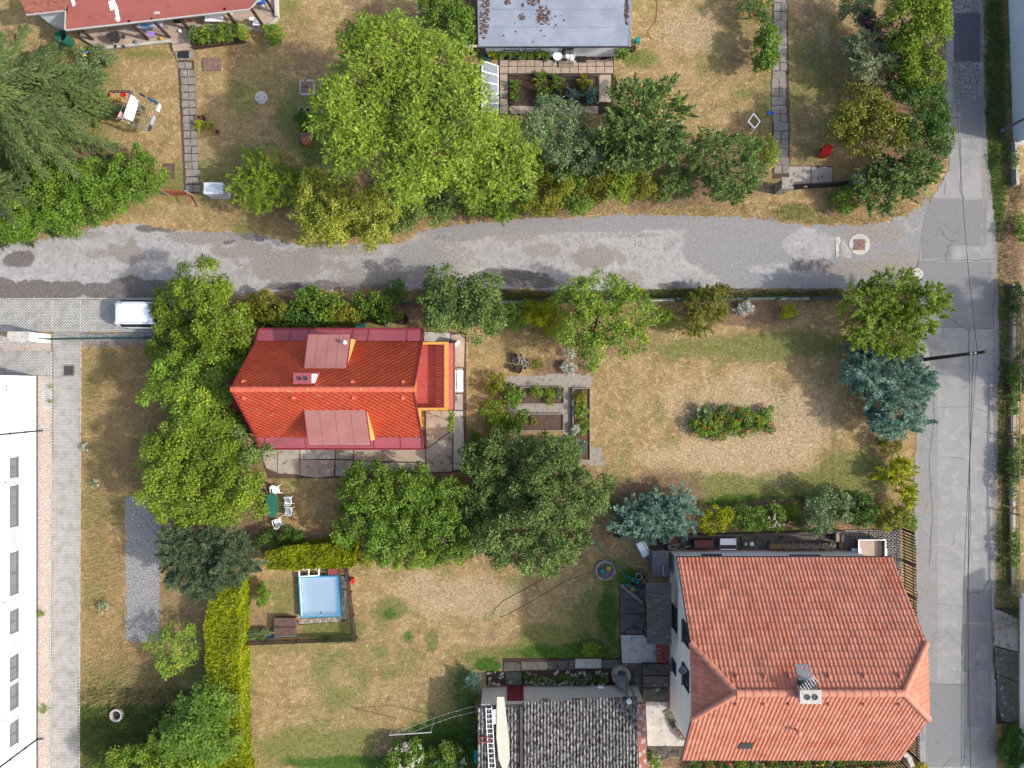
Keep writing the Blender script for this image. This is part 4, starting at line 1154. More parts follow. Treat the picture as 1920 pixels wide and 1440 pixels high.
def unit(a): return a / (np.linalg.norm(a, axis=-1, keepdims=True) + 1e-9)

def put_leaves(name, q, tint, mat, parent, kind=None):
    n = len(q)
    V = q.reshape(-1, 3)
    Q = np.arange(n * 4).reshape(n, 4)
    return fast_obj(name, V, Q, mat, parent, attrs={"tint": ('FLOAT', np.repeat(np.clip(tint, 0, 1), 4))}, kind=kind)

def crown_pts(blobs, per_m2, lpc, seed, style="broad", leaf=(.17, .09), clump=.3, lobes=11, inner=.22, up=.6, zmin=.15):
    r = np.random.default_rng(seed)
    qs, ts = [], []
    for (cx, cy, cz, rx, ry, rz) in blobs:
        area = math.pi * rx * ry
        ntot = max(40, int(area * per_m2)); R = np.array([rx, ry, rz]); C0 = np.array([cx, cy, cz])
        # puffs: small domes of leaves all over the blob, uneven in size and reach
        pr0 = min(clump * 1.75, .42 * min(rx, ry))
        if style != "broad": pr0 *= .8
        npf = max(5, int(2.3 * area / (math.pi * pr0 ** 2)))
        d = unit(r.normal(size=(npf, 3)))
        flip = (d[:, 2] < 0) & (r.random(npf) < .75); d[flip, 2] *= -1
        w = unit(r.normal(size=(lobes, 3)) + np.array([0, 0, .3]))
        val = np.exp(9.0 * (d @ w.T - 1)).max(1)
        rad = (.62 + .36 * val) * r.uniform(.8, 1.12, npf)
        c = C0 + d * rad[:, None] * R
        c[:, 2] = np.maximum(c[:, 2], zmin)
        pr = pr0 * r.uniform(.6, 1.35, npf)
        ptint = r.normal(.5, .17, npf) + .10 * (val - .5)
        wt = pr ** 2 / (pr ** 2).sum()
        k = r.choice(npf, size=ntot, p=wt); n = ntot
        dk = d[k]
        e = unit(r.normal(size=(n, 3)) + .8 * dk + np.array([0, 0, .5]))
        if style == "broad":
            p = c[k] + e * (pr[k] * r.uniform(.55, 1.12, n))[:, None] * np.array([1, 1, .8])
            nrm = unit(.75 * e + np.array([0, 0, up * .6]) + .6 * r.normal(size=(n, 3)))
            t = unit(np.cross(nrm, r.normal(size=(n, 3))) + .3 * e)
        elif style == "plume":       # feathery shoots pointing outwards
            a = unit(dk * np.array([1, 1, .4]) + np.array([0, 0, .2]) + .45 * r.normal(size=(npf, 3))[k])
            s = r.random(n)
            p = c[k] + a * ((s - .55) * pr[k] * 2.6)[:, None] + r.normal(size=(n, 3)) * (pr[k] * .33 * (1.2 - s))[:, None]
            t = unit(a + .45 * r.normal(size=(n, 3)))
            nrm = unit(np.array([0, 0, .7]) + .4 * dk + .5 * r.normal(size=(n, 3)))
        else:                        # frond: leaves along drooping twigs
            m = 14; ntw = n // m + 1
            kk = r.choice(npf, size=ntw, p=wt)
            ee = unit(r.normal(size=(ntw, 3)) * np.array([1, 1, .35]) + .6 * d[kk])
            tw = np.repeat(np.arange(ntw), m)[:n]; s = r.random(n)
            p = c[kk][tw] + ee[tw] * (s * pr[kk][tw] * 1.7)[:, None] - np.array([0, 0, 1.]) * ((s ** 2) * pr[kk][tw] * .7)[:, None] + r.normal(size=(n, 3)) * .05
            side = unit(np.cross(ee[tw], np.array([0, 0, 1.]))) * r.choice([-1, 1], n)[:, None]
            t = unit(ee[tw] * .6 + side * .8 + .25 * r.normal(size=(n, 3)) + np.array([0, 0, -.2]))
            nrm = unit(np.array([0, 0, .9]) + .35 * d[kk][tw] + .45 * r.normal(size=(n, 3)))
            k = kk[tw]
        q_in = r.random(n) < inner * .7
        p[q_in] = C0 + unit(r.normal(size=(q_in.sum(), 3))) * R * r.uniform(.15, .62, (q_in.sum(), 1))
        # leave out what lies deep inside a neighbouring part of the crown
        keep = np.ones(n, bool)
        for ob in blobs:
            if ob[0] == cx and ob[1] == cy: continue
            dd = np.linalg.norm((p - np.array(ob[:3])) / np.array(ob[3:6]), axis=1)
            keep &= ~((dd < .62) & (r.random(n) < .9))
        keep &= ~((p[:, 2] < cz - .25 * rz) & (np.hypot((p[:, 0] - cx) / rx, (p[:, 1] - cy) / ry) < .6) & (r.random(n) < .8))
        p, t, nrm, k = p[keep], t[keep], nrm[keep], k[keep]; n = len(p)
        p[:, 2] = np.maximum(p[:, 2], .04)
        l = leaf[0] * r.uniform(.7, 1.35, n); ww = leaf[1] * r.uniform(.75, 1.3, n)
        qs.append(leaf_quads(p, t, nrm, l, ww)); ts.append(ptint[k] * .62 + r.random(n) * .38)
    return np.concatenate(qs), np.concatenate(ts)

_seed = [100]
def nseed():
    _seed[0] += 1
    return _seed[0]

def wb(b, h):
    """blob given in photo pixels (px, py, rpx, rpy, top height, thickness) -> metres"""
    px, py, r = b[:3]
    ry = b[3] if len(b) > 3 and b[3] else r
    top = b[4] if len(b) > 4 and b[4] else h
    s0 = (H - top * .7) / F * 1.07
    rx_m, ry_m = r * s0, ry * s0
    rz = b[5] if len(b) > 5 else min(top * .48, .8 * (rx_m + ry_m) / 2)
    x, y, _ = P(px, py, top - rz)
    return (x, y, top - rz, rx_m, ry_m, rz)

def plant(name, label, cat, blobs, h, mat, dens=1.0, leaf=(.17, .09), style="broad", clump=.28, lpc=26, group=None, trunk=.12, lobes=11, base=None, part="crown", inner=.22, limbs=4, up=.6, blossom=None):
    bl = [wb(b, h) for b in blobs]
    wsum = sum(b[3] * b[4] for b in bl)
    bx = sum(b[0] * b[3] * b[4] for b in bl) / wsum; by = sum(b[1] * b[3] * b[4] for b in bl) / wsum
    if base: bx, by = P2(*base)
    t = thing(name, label, cat, (bx, by, 0), group)
    sd = nseed()
    rr = random.Random(sd)
    per = dens * 2.4 / (.30 * leaf[0] * leaf[1])
    q, ti = crown_pts(bl, per, lpc, sd, style, leaf, clump, lobes, inner, up)
    put_leaves(part, q, ti, mat, t)
    big = max(b[2] for b in bl)
    mb = MB()
    hz = big * .55
    mb.tube([(bx, by, -.05), (bx + rr.uniform(-.1, .1), by + rr.uniform(-.1, .1), hz * .5), (bx + rr.uniform(-.15, .15), by + rr.uniform(-.15, .15), hz)], [trunk * 1.25, trunk, trunk * .8], 7)
    for b in bl[:8]:
        for k in range(limbs if len(bl) < 3 else max(1, limbs // 2)):
            a = rr.uniform(0, 6.28); f = rr.uniform(.3, .75)
            e = (b[0] + b[3] * f * math.cos(a), b[1] + b[4] * f * math.sin(a), b[2] + b[5] * rr.uniform(.1, .6))
            m = ((bx + e[0]) / 2 + rr.uniform(-.2, .2) * b[3], (by + e[1]) / 2 + rr.uniform(-.2, .2) * b[4], hz + (e[2] - hz) * .6)
            mb.tube([(bx, by, hz * .9), m, e], [trunk * .55, trunk * .38, trunk * .12], 5)
    mb.build("trunk" if part == "crown" else "stem", "bark", t, smooth=True)
    if blossom:
        bmat, nb, bs = blossom
        r = np.random.default_rng(sd + 5000)
        ps, tt = [], []
        for _ in range(nb):
            b = bl[r.integers(len(bl))]
            d = unit(r.normal(size=3)); d[2] = abs(d[2]) * .8 + .25; d = unit(d)
            c = np.array(b[:3]) + d * np.array(b[3:6]) * r.uniform(.9, 1.04)
            m = 9
            nn = unit(d + .5 * r.normal(size=(m, 3))); tdir = unit(np.cross(nn, r.normal(size=(m, 3))))
            ps.append(leaf_quads(c + r.normal(size=(m, 3)) * bs * .22, tdir, nn, np.full(m, bs), np.full(m, bs * .8)))
            tt.append(np.full(m, r.random()) + r.normal(size=m) * .06)
        put_leaves("blossoms", np.concatenate(ps), np.concatenate(tt), bmat, t, kind="stuff")
    return t

def hedge(name, label, poly_px, z, mat, dens=1.0, leaf=(.12, .07), group=None, h=1.6):
    """clipped hedge: leaves all over the top and the sides of a prism"""
    poly = [P2(*p, h) for p in poly_px]
    r = np.random.default_rng(nseed())
    x0, x1 = min(p[0] for p in poly), max(p[0] for p in poly); y0, y1 = min(p[1] for p in poly), max(p[1] for p in poly)
    t = thing(name, label, "hedge", ((x0 + x1) / 2, (y0 + y1) / 2, 0), group)
    n = int((x1 - x0) * (y1 - y0) * dens * 3 / (.3 * leaf[0] * leaf[1]))
    x = r.uniform(x0, x1, n); y = r.uniform(y0, y1, n)
    k = inpoly(x + (fbm(x * 2, y * 2, 3) - .5) * .3, y + (fbm(x * 2, y * 2, 9) - .5) * .3, poly); x, y = x[k], y[k]; n = len(x)
    zt = h + (fbm(x * 2.2, y * 2.2, 7) - .5) * .4 - np.abs(r.normal(size=n)) * .11
    top = np.stack([x, y, zt], 1); nt_ = np.tile([0, 0, 1.0], (n, 1))
    P_, N_ = [top], [nt_]
    for a, b in zip(poly, poly[1:] + poly[:1]):
        L = math.hypot(b[0] - a[0], b[1] - a[1]); m = int(L * h * dens * 2 / (.3 * leaf[0] * leaf[1]))
        f = r.random(m); zz = r.uniform(.05, h, m)
        px = a[0] + (b[0] - a[0]) * f; py = a[1] + (b[1] - a[1]) * f
        nx, ny = (b[1] - a[1]) / L, -(b[0] - a[0]) / L
        cx, cy = sum(p[0] for p in poly) / len(poly), sum(p[1] for p in poly) / len(poly)
        if nx * ((a[0] + b[0]) / 2 - cx) + ny * ((a[1] + b[1]) / 2 - cy) < 0: nx, ny = -nx, -ny
        o = (fbm(f * L * 2, zz * 2, 5) - .5) * .25 - np.abs(r.normal(size=m)) * .06
        P_.append(np.stack([px + nx * o, py + ny * o, zz], 1)); N_.append(np.tile([nx, ny, .35], (m, 1)))
    p = np.concatenate(P_); nn = np.concatenate(N_); m = len(p)
    nrm = unit(nn + .8 * r.normal(size=(m, 3))); tt = unit(np.cross(nrm, r.normal(size=(m, 3))) + .4 * nn)
    q = leaf_quads(p, tt, nrm, leaf[0] * r.uniform(.7, 1.3, m), leaf[1] * r.uniform(.7, 1.3, m))
    ti = .4 * r.random(m) + .9 * (fbm(p[:, 0] * 1.4, p[:, 1] * 1.4 + p[:, 2], 12) - .2)
    put_leaves("foliage", q, ti, mat, t)
    cc = [(sum(p[0] for p in poly) / len(poly), sum(p[1] for p in poly) / len(poly))]
    sm = MB()
    ins = [(cc[0][0] + (p[0] - cc[0][0]) * .8, cc[0][1] + (p[1] - cc[0][1]) * .9) for p in poly]
    for k in range(10):
        a = ins[k % len(ins)]; b = ins[(k + 1) % len(ins)]; f = random.random()
        e = (a[0] + (b[0] - a[0]) * f, a[1] + (b[1] - a[1]) * f)
        sm.tube([(e[0], e[1], 0), (e[0] + random.uniform(-.1, .1), e[1] + random.uniform(-.1, .1), h * .8)], [.04, .015], 5)
    sm.build("stems", "bark", t, kind="stuff")
    return t

def spruce(name, label, px, py, h, r0, mat, levels=11, per=9, seed=1, dens=1.0):
    rr = np.random.default_rng(seed)
    x0, y0, _ = P(px, py, h * .45)
    t = thing(name, label, "tree", (x0, y0, 0))
    qs, ts = [], []
    limb = MB()
    for lv in range(levels):
        f = lv / (levels - 1)
        z = h * (.12 + .86 * f); L = r0 * (1 - f) ** .85 + .25
        nb = max(5, int(per * (1 - f * .35)))
        for b in range(nb):
            a = 6.283 * (b + rr.random() * .55) / nb + lv * 1.1
            Lb = L * rr.uniform(.75, 1.15)
            d = np.array([math.cos(a), math.sin(a), 0]); s = np.array([-d[1], d[0], 0])
            ns = int(Lb * 15 * dens) + 5
            u = rr.uniform(.12, 1, ns) ** .8
            O = np.array([x0, y0, z])
            bp = O + d * (u * Lb)[:, None] + np.array([0, 0, 1.]) * (.10 * u * Lb - .34 * u ** 2 * Lb)[:, None]
            tl = (.16 + .34 * (1 - u)) * min(Lb, 2.6) * rr.uniform(.7, 1.2, ns)
            sg = rr.choice([-1, 1], ns)
            tw = unit(d * .9 + s * sg[:, None] * rr.uniform(.25, .75, (ns, 1)) + np.array([0, 0, -.55]) + .10 * rr.normal(size=(ns, 3)))
            ct = rr.normal(.45, .16) + rr.normal(size=ns) * .12
            m = 8
            uu = np.tile(np.linspace(0, 1, m), ns); kk = np.repeat(np.arange(ns), m)
            p = bp[kk] + tw[kk] * (uu * tl[kk])[:, None] + rr.normal(size=(ns * m, 3)) * .02
            tt = unit(tw[kk] + .22 * rr.normal(size=(ns * m, 3)))
            nn = unit(np.array([0, 0, 1.]) + .4 * rr.normal(size=(ns * m, 3)))
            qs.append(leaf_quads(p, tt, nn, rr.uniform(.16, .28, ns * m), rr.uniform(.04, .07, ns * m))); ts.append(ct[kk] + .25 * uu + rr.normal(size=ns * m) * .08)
            limb.tube([(x0, y0, z), tuple(O + d * Lb * .9 + np.array([0, 0, -.18 * Lb]))], [.04, .012], 4, False)
    put_leaves("crown", np.concatenate(qs), np.concatenate(ts), mat, t)
    limb.build("limbs", "bark", t, kind="stuff")
    MB().tube([(x0, y0, 0), (x0, y0, h * .5), (x0, y0, h * .97)], [.22, .14, .02], 8).build("trunk", "bark", t, smooth=True)
    return t

# ---- north gardens
plant("walnut_tree", "huge light green tree with feathery leaves, crowding the hut's paved yard", "tree",
      [(725, 95, 62), (690, 130, 60), (800, 130, 72), (660, 200, 62), (765, 200, 100), (855, 185, 66), (690, 265, 70), (790, 285, 84), (640, 240, 46), (870, 250, 56), (770, 340, 56, 42), (740, 60, 30, 34)], 8.2, "leaf_walnut", .72, (.24, .085), "frond", .34, 24, trunk=.3, limbs=4)
plant("cherry_tree", "light green tree reaching past the cold frame beside the feathery giant", "tree",
      [(935, 275, 50), (890, 335, 55, 48), (955, 310, 45)], 6.0, "leaf_walnut", .8, (.2, .08), "frond", .28, 24, trunk=.14)
plant("willow_shrub", "airy olive-green shrub between the white cabinet and the yellow-green bush", "shrub",
      [(502, 335, 58, 62), (478, 365, 44, 46), (545, 350, 40, 46)], 3.4, "leaf_walnut", .6, (.14, .05), "plume", .2, 22, part="foliage", trunk=.05)
plant("plum_bush", "round yellow-green bush spilling over the lane's edge", "shrub",
      [(600, 375, 66, 55), (660, 395, 76, 66), (612, 432, 54, 44), (700, 425, 46, 40)], 4.0, "leaf_plum", .95, (.13, .09), "broad", .22, 28, part="foliage", trunk=.08)
plant("dead_shrub", "bare grey twiggy shrub squeezed beside the yellow-green bush", "shrub", [(562, 322, 26, 22)], 2.4, "dry_stalk", .5, (.22, .02), "plume", .16, 20, part="foliage", trunk=.04)
plant("elder_shrub", "dark mixed shrub growing under the huge feathery tree by the lane", "shrub", [(800, 380, 60, 40), (850, 350, 50, 45)], 2.8, "leaf_deep", .8, (.14, .08), part="foliage", trunk=.06)
plant("yew_shrub", "vivid green spiky shrub at the lane verge below the cherry tree", "shrub", [(940, 365, 62, 45), (905, 385, 40, 30)], 3.0, "leaf_bright", .9, (.16, .05), "plume", .22, 26, part="foliage", trunk=.06)
plant("forsythia", "yellowish low bush at the verge between spiky shrub and fence posts", "shrub", [(1030, 350, 42, 40), (1010, 385, 40, 24)], 2.2, "leaf_autumn", .8, (.12, .06), part="foliage", trunk=.05)
plant("forsythia", "yellow-leaved bush under the dense round tree along the old fence", "shrub", [(1200, 355, 52, 30)], 1.9, "leaf_autumn", .75, (.12, .06), part="foliage", trunk=.05)
plant("currant_bush", "sprawling reddish-brown and green bush between two yellow verge bushes", "shrub", [(1115, 345, 48, 34)], 1.9, "leaf_olive", .7, (.12, .07), part="foliage", trunk=.05)
for bl, mt, lb in (([(745, 405, 40, 34)], "leaf_deep", "dark shrub on the lane verge beside the round yellow-green bush"), ([(1075, 385, 36, 18), (1060, 340, 34, 24)], "leaf_bright", "leafy green shrub on the lane verge under the grey-green tree"), ([(1155, 350, 40, 32)], "leaf_walnut", "light green shrub on the lane verge under the dense round tree"),
                   ([(1265, 350, 42, 32)], "leaf_deep", "dark green shrub on the lane verge between yellow bush and thin tree"), ([(985, 320, 44, 34)], "leaf_walnut", "light green shrub behind the spiky verge shrub"), ([(1130, 300, 50, 36)], "leaf_deep", "dark shrub between the grey-green and the dense round tree")):
    plant("verge_shrub", lb, "shrub", bl, 2.2, mt, .9, (.13, .08), clump=.2, part="foliage", trunk=.05, group="shrubs of the lane's northern verge")
plant("apple_tree", "open grey-green tree leaning over the vegetable bed", "tree", [(1045, 235, 58, 48), (1075, 290, 62, 40), (1000, 250, 36, 38)], 4.0, "leaf_grey", .5, (.16, .08), "broad", .24, 24, trunk=.1, inner=.1)
plant("pear_tree", "dense round blue-green tree beside the vegetable bed", "tree", [(1205, 225, 84, 78), (1170, 260, 60, 50), (1240, 270, 50, 45), (1200, 300, 60, 30)], 5.0, "leaf_deep", 1.0, (.20, .10), "plume", .22, 26, trunk=.14)
plant("crab_apple", "thin mid-green tree with rusty patches beside the stone gate pillar", "tree", [(1355, 305, 72, 70), (1390, 330, 42, 45), (1320, 290, 36, 40), (1370, 365, 36, 24)], 3.8, "leaf_deep", .62, (.13, .07), "plume", .18, 22, trunk=.09, inner=.12)
plant("ivy_bush", "bright green climbing bush against the hut's west wall", "shrub", [(845, 20, 40, 40), (862, 70, 26, 40), (815, 5, 34, 22)], 3.4, "leaf_bright", .9, (.14, .09), part="foliage", trunk=.06)
plant("sage_bush", "small silvery bush in front of the ivy by the hut", "shrub", [(806, 44, 24, 20)], 1.6, "leaf_silver", .7, (.12, .06), part="foliage", trunk=.03)
plant("clipped_shrub", "narrow clipped bright green shrub beside the straight slab path", "shrub", [(1437, 75, 22, 26), (1434, 108, 22, 32)], 2.2, "leaf_bright", 1.6, (.12, .09), clump=.16, part="foliage", trunk=.05)
plant("rose_shrub", "loose shrub with a few red blooms at the head of the slab path", "shrub", [(1408, 14, 30, 30), (1430, 40, 18, 18)], 1.7, "leaf_deep", .7, (.12, .07), part="foliage", trunk=.04, blossom=("petal", 6, .12))
plant("plane_shrub", "purple-leaved shrub above the silver-grey bush", "shrub", [(1640, 50, 32, 30)], 2.4, "leaf_purple", .9, (.14, .08), part="foliage", trunk=.05)
plant("olive_shrub", "round silver-grey bush standing between purple shrub and olive tree", "shrub", [(1622, 92, 46, 38), (1632, 130, 46, 40)], 3.0, "leaf_silver", 1.0, (.12, .06), "plume", .18, 26, part="foliage", trunk=.07)
plant("lilac_shrub", "grey-leaved shrub at the top of the eastern garden border", "shrub", [(1600, 14, 36, 22)], 2.4, "leaf_grey", .9, (.14, .08), part="foliage", trunk=.06)
plant("golden_tree", "yellow-green roadside tree with a ragged sunlit crown", "tree", [(1715, 50, 58, 60), (1700, 15, 60, 40), (1745, 30, 28, 34)], 5.0, "leaf_yellowgreen", .8, (.16, .09), trunk=.12)
plant("maple_shrub", "lime-tinted shrub on the road edge below the golden tree", "shrub", [(1722, 150, 36, 44), (1705, 115, 30, 30)], 3.4, "leaf_yellowgreen", .85, (.14, .08), part="foliage", trunk=.08)
plant("dark_laurel", "dark blue-green shrub hemmed in behind the silver-grey bush", "shrub", [(1688, 115, 30, 50), (1680, 165, 26, 26)], 2.8, "leaf_forest", .9, (.14, .08), part="foliage", trunk=.06)
plant("roadside_thicket", "dense dark green thicket leaning over the road edge", "shrub", [(1735, 215, 42, 50), (1745, 270, 32, 36), (1715, 260, 32, 36)], 3.8, "leaf_forest", 1.0, (.13, .07), part="foliage", trunk=.09)
plant("hazel_tree", "spreading olive-brown tree above the red bin", "tree", [(1610, 215, 62, 50), (1640, 250, 50, 44), (1580, 235, 36, 34), (1690, 245, 26, 28)], 4.0, "leaf_olive", .8, (.17, .1), trunk=.1)
plant("rhododendron", "glossy dark green rhododendron beside the eastern gate pillar", "shrub", [(1690, 330, 66, 40), (1650, 350, 60, 48), (1720, 320, 40, 32)], 2.8, "leaf_deep", 1.0, (.18, .08), "plume", .18, 22, part="foliage", trunk=.08)
plant("laurel_bush", "small bright bush growing in front of the black iron gate", "shrub", [(1584, 372, 28, 24)], 1.3, "leaf_bright", .9, (.12, .07), part="foliage", trunk=.04)
plant("marigold_clump", "clump of yellow flowers at the end of the straight slab path", "flowers", [(1436, 285, 22, 34)], .9, "leaf_walnut", .5, (.12, .05), part="foliage", trunk=.02, blossom=("petal_yellow", 16, .12))
plant("tomato_bush", "leafy green planting beside the hut's east corner", "shrub", [(1163, 100, 17, 13)], 1.1, "leaf_bright", .9, (.12, .08), part="foliage", trunk=.03, clump=.15)
plant("border_shrub", "low green shrub with yellow leaves at the terrace corner", "shrub", [(510, 64, 18, 20)], 1.2, "leaf_yellowing", 1.0, (.12, .08), clump=.14, part="foliage", trunk=.03)
# ---- north-west conifers and hedge
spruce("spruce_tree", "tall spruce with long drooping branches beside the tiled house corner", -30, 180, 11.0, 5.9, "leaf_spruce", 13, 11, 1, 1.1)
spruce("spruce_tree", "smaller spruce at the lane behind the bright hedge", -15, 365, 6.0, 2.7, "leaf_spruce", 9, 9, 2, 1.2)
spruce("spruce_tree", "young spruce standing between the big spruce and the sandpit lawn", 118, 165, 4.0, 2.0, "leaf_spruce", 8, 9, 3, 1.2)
plant("bramble_thicket", "straggly thicket of weeds under the green rain barrel", "shrub", [(165, 125, 36, 26), (195, 105, 20, 20), (150, 150, 34, 26)], 1.0, "leaf_grey", .6, (.12, .07), part="foliage", trunk=.03)
HEDG = "bushes of the bright green lane hedge"
for bl, lb in (([(60, 400, 62, 45), (30, 425, 40, 28)], "western end bush of the bright green lane hedge, below the small spruce"), ([(125, 350, 58, 60), (120, 405, 50, 36)], "bush in the bright green lane hedge beside the drooping spruce"),
               ([(195, 335, 50, 44), (185, 385, 52, 34)], "middle bush of the bright green lane hedge, below the sandpit lawn"), ([(258, 325, 52, 42), (250, 362, 50, 24)], "eastern end bush of the bright green lane hedge, nearest the red gate")):
    plant("hedge_bush", lb, "shrub", bl, 2.4, "leaf_bright", 1.05, (.13, .09), clump=.22, part="foliage", trunk=.06, group=HEDG)
# ---- south side of the lane
plant("hornbeam", "yellow-green tree partly covering the white parked car", "tree", [(388, 545, 52, 46), (332, 610, 54, 54, 2.5), (420, 605, 52, 58), (375, 645, 66, 50, 3.6), (325, 655, 48, 42, 2.3), (345, 570, 46, 40, 3.0), (440, 660, 40, 40, 4.0)], 4.9, "leaf_yellowgreen", 1.0, (.14, .09), trunk=.16)
plant("hornbeam", "slim leafy tree against the red house's west annex", "tree", [(350, 715, 60, 54), (385, 765, 54, 54), (322, 740, 46, 44), (400, 700, 44, 44)], 5.0, "leaf_yellowing", .95, (.14, .09), trunk=.13)
plant("linden_tree", "broad green tree shading the white garden chairs", "tree", [(335, 875, 64, 60), (415, 835, 62, 58), (440, 895, 58, 62), (385, 935, 68, 58), (325, 930, 52, 52), (450, 948, 46, 44), (350, 820, 48, 44), (395, 800, 46, 44)], 4.8, "leaf_yellowgreen", 1.0, (.14, .09), trunk=.2)
plant("linden_sapling", "dark green young tree hugging the red house's south-west corner", "tree", [(480, 850, 34, 40), (450, 815, 34, 30)], 4.0, "leaf_deep", .9, (.14, .09), trunk=.08)
plant("juniper_tree", "dark grey-green juniper between broad green tree and lime hedge", "tree", [(400, 1020, 88, 52), (360, 1060, 52, 52), (440, 1050, 54, 44), (390, 1095, 42, 30), (330, 1020, 36, 34)], 4.6, "leaf_darkfir", 1.1, (.14, .045), "plume", .2, 28, trunk=.14)
plant("robinia_sapling", "thin yellow-green sapling at the south end of the gravel bed", "tree", [(330, 1210, 48, 48)], 2.8, "leaf_yellowing", .35, (.13, .06), "frond", .2, 20, trunk=.05, inner=.1)
plant("cherry_laurel", "fresh green tree in front of the lime hedge's south end", "tree", [(385, 1325, 56, 48), (350, 1370, 56, 46), (400, 1380, 46, 46)], 4.2, "leaf_bright", .95, (.17, .075), "frond", .22, 24, trunk=.12)
plant("plum_thicket", "thicket with yellowing leaves south of the fresh green tree", "shrub", [(290, 1415, 76, 36), (370, 1420, 66, 38), (250, 1440, 56, 40), (340, 1460, 90, 40)], 3.4, "leaf_yellowing", .95, (.13, .08), part="foliage", trunk=.1)
hedge("lime_hedge", "long clipped lime-yellow hedge along the lower lawn's west side", [(398, 1098), (448, 1096), (446, 1200), (450, 1440), (458, 1480), (408, 1480), (392, 1300), (382, 1180)], 0, "leaf_lime", .8, h=2.0, group=None)
hedge("lime_hedge", "short clipped lime-yellow hedge behind the paddling pool", [(499, 1036), (540, 1026), (655, 1018), (664, 1030), (662, 1062), (560, 1068), (500, 1066)], 0, "leaf_lime", .9, h=1.7)
# bushes along the red house's north fence
for bl, mt, lb in (([(490, 575, 36, 28), (520, 590, 34, 26)], "leaf_olive", "olive-yellow bush at the red house's north-west corner"), ([(590, 565, 40, 28), (620, 580, 30, 30)], "leaf_bright", "light green bush with rounded leaves by the north fence"),
                   ([(640, 590, 26, 22)], "leaf_autumn", "yellowing fern-like plant by the red house's north eaves"), ([(700, 572, 36, 26), (725, 590, 24, 22)], "leaf_bright", "green bush over the turquoise compost box"),
                   ([(744, 548, 22, 20)], "leaf_forest", "small deep green ball-shaped bush on the lane verge"), ([(555, 600, 60, 16)], "leaf_forest", "low dark undergrowth along the red house's north eaves")):
    plant("fence_bush", lb, "shrub", bl, 1.7, mt, .9, (.15, .1), clump=.2, part="foliage", trunk=.04, group="bushes along the red house's north fence")
plant("apple_tree", "dense mid-green tree at the red house's north-east corner", "tree", [(850, 560, 68, 48), (900, 580, 58, 52), (820, 580, 46, 42), (880, 540, 46, 30)], 4.4, "leaf_deep", 1.0, (.16, .09), "broad", .24, 24, trunk=.12)
plant("box_bush", "small round green bush between the dense tree and golden privet", "shrub", [(962, 592, 26, 26)], 1.3, "leaf_bright", 1.0, (.1, .06), clump=.14, part="foliage", trunk=.03)
plant("golden_privet", "bright yellow-green privet at the fence beside the open-branched tree", "shrub", [(1015, 588, 34, 26), (1035, 605, 20, 18)], 1.4, "leaf_goldbush", .9, (.1, .06), clump=.16, part="foliage", trunk=.03)
plant("old_apricot", "open-branched tree with green and yellow leaves and bare grey limbs", "tree", [(1090, 560, 50, 44), (1135, 555, 56, 46), (1180, 590, 46, 44), (1175, 630, 40, 34), (1080, 620, 36, 30), (1110, 665, 26, 32), (1130, 610, 46, 40)], 4.2, "leaf_yellowing", .52, (.15, .08), "broad", .22, 24, trunk=.14, inner=.08, limbs=6, base=(1105, 640))
plant("dry_shrub", "leafless grey shrub under the open-branched tree", "shrub", [(1040, 640, 36, 22)], 1.2, "dry_stalk", .25, (.2, .02), "plume", .2, 18, part="foliage", trunk=.03)
plant("spirea", "olive-green airy shrub in the flower border below the fence wall", "shrub", [(1320, 580, 46, 42), (1300, 605, 34, 26), (1345, 560, 30, 30)], 1.9, "leaf_olive", .6, (.12, .06), "plume", .18, 22, part="foliage", trunk=.05)
plant("spirea", "small yellow-green shrub beside the open-branched tree in the border", "shrub", [(1246, 596, 18, 18)], 1.0, "leaf_yellowgreen", .6, (.1, .05), part="foliage", trunk=.03, clump=.15)
plant("dusty_miller", "white-leaved plant below the fence wall in the border", "plant", [(1393, 578, 17, 12)], .5, "leaf_white", .8, (.12, .07), part="foliage", trunk=.02, clump=.1)
plant("golden_shrub", "small golden shrub in the bare border soil", "shrub", [(1476, 588, 15, 15)], .8, "leaf_goldbush", .8, (.1, .06), part="foliage", trunk=.02, clump=.12)
plant("corner_maple", "yellow-green tree on the corner of lane and road", "tree", [(1670, 545, 62, 40), (1630, 580, 60, 50), (1710, 580, 62, 54), (1665, 625, 66, 48), (1740, 560, 40, 32), (1620, 625, 36, 34)], 4.4, "leaf_yellowgreen", .95, (.13, .06), "plume", .2, 24, trunk=.16)
plant("blue_juniper", "large blue-green juniper below the corner tree by the road", "tree", [(1645, 700, 66, 52), (1695, 715, 66, 56), (1665, 755, 66, 58), (1685, 790, 50, 40), (1615, 690, 42, 40)], 3.0, "leaf_juniper", 1.35, (.2, .055), "plume", .22, 30, trunk=.12)
plant("blue_juniper", "spreading blue-green juniper at the lawn's south-west corner beside the cream house", "shrub", [(1195, 965, 56, 42), (1252, 960, 62, 46), (1225, 985, 66, 32)], 2.0, "leaf_juniper", 1.35, (.2, .055), "plume", .22, 30, part="foliage", trunk=.07)
plant("snowball_shrub", "pale green small bush at the spreading juniper's foot", "shrub", [(1250, 998, 22, 16)], 1.1, "leaf_grey", .9, (.1, .06), part="foliage", trunk=.03, clump=.14)
plant("hypericum", "small dark shrub between blue juniper and golden roadside bush", "shrub", [(1664, 834, 24, 22)], 1.1, "leaf_olive", .7, (.1, .06), part="foliage", trunk=.03, clump=.16)
plant("golden_cypress", "bright golden bush spilling towards the road edge", "shrub", [(1680, 882, 34, 28), (1700, 930, 16, 30)], 1.6, "leaf_goldbush", 1.0, (.13, .06), "plume", .16, 26, part="foliage", trunk=.04)
BB = "border bushes along the lawn's south edge"
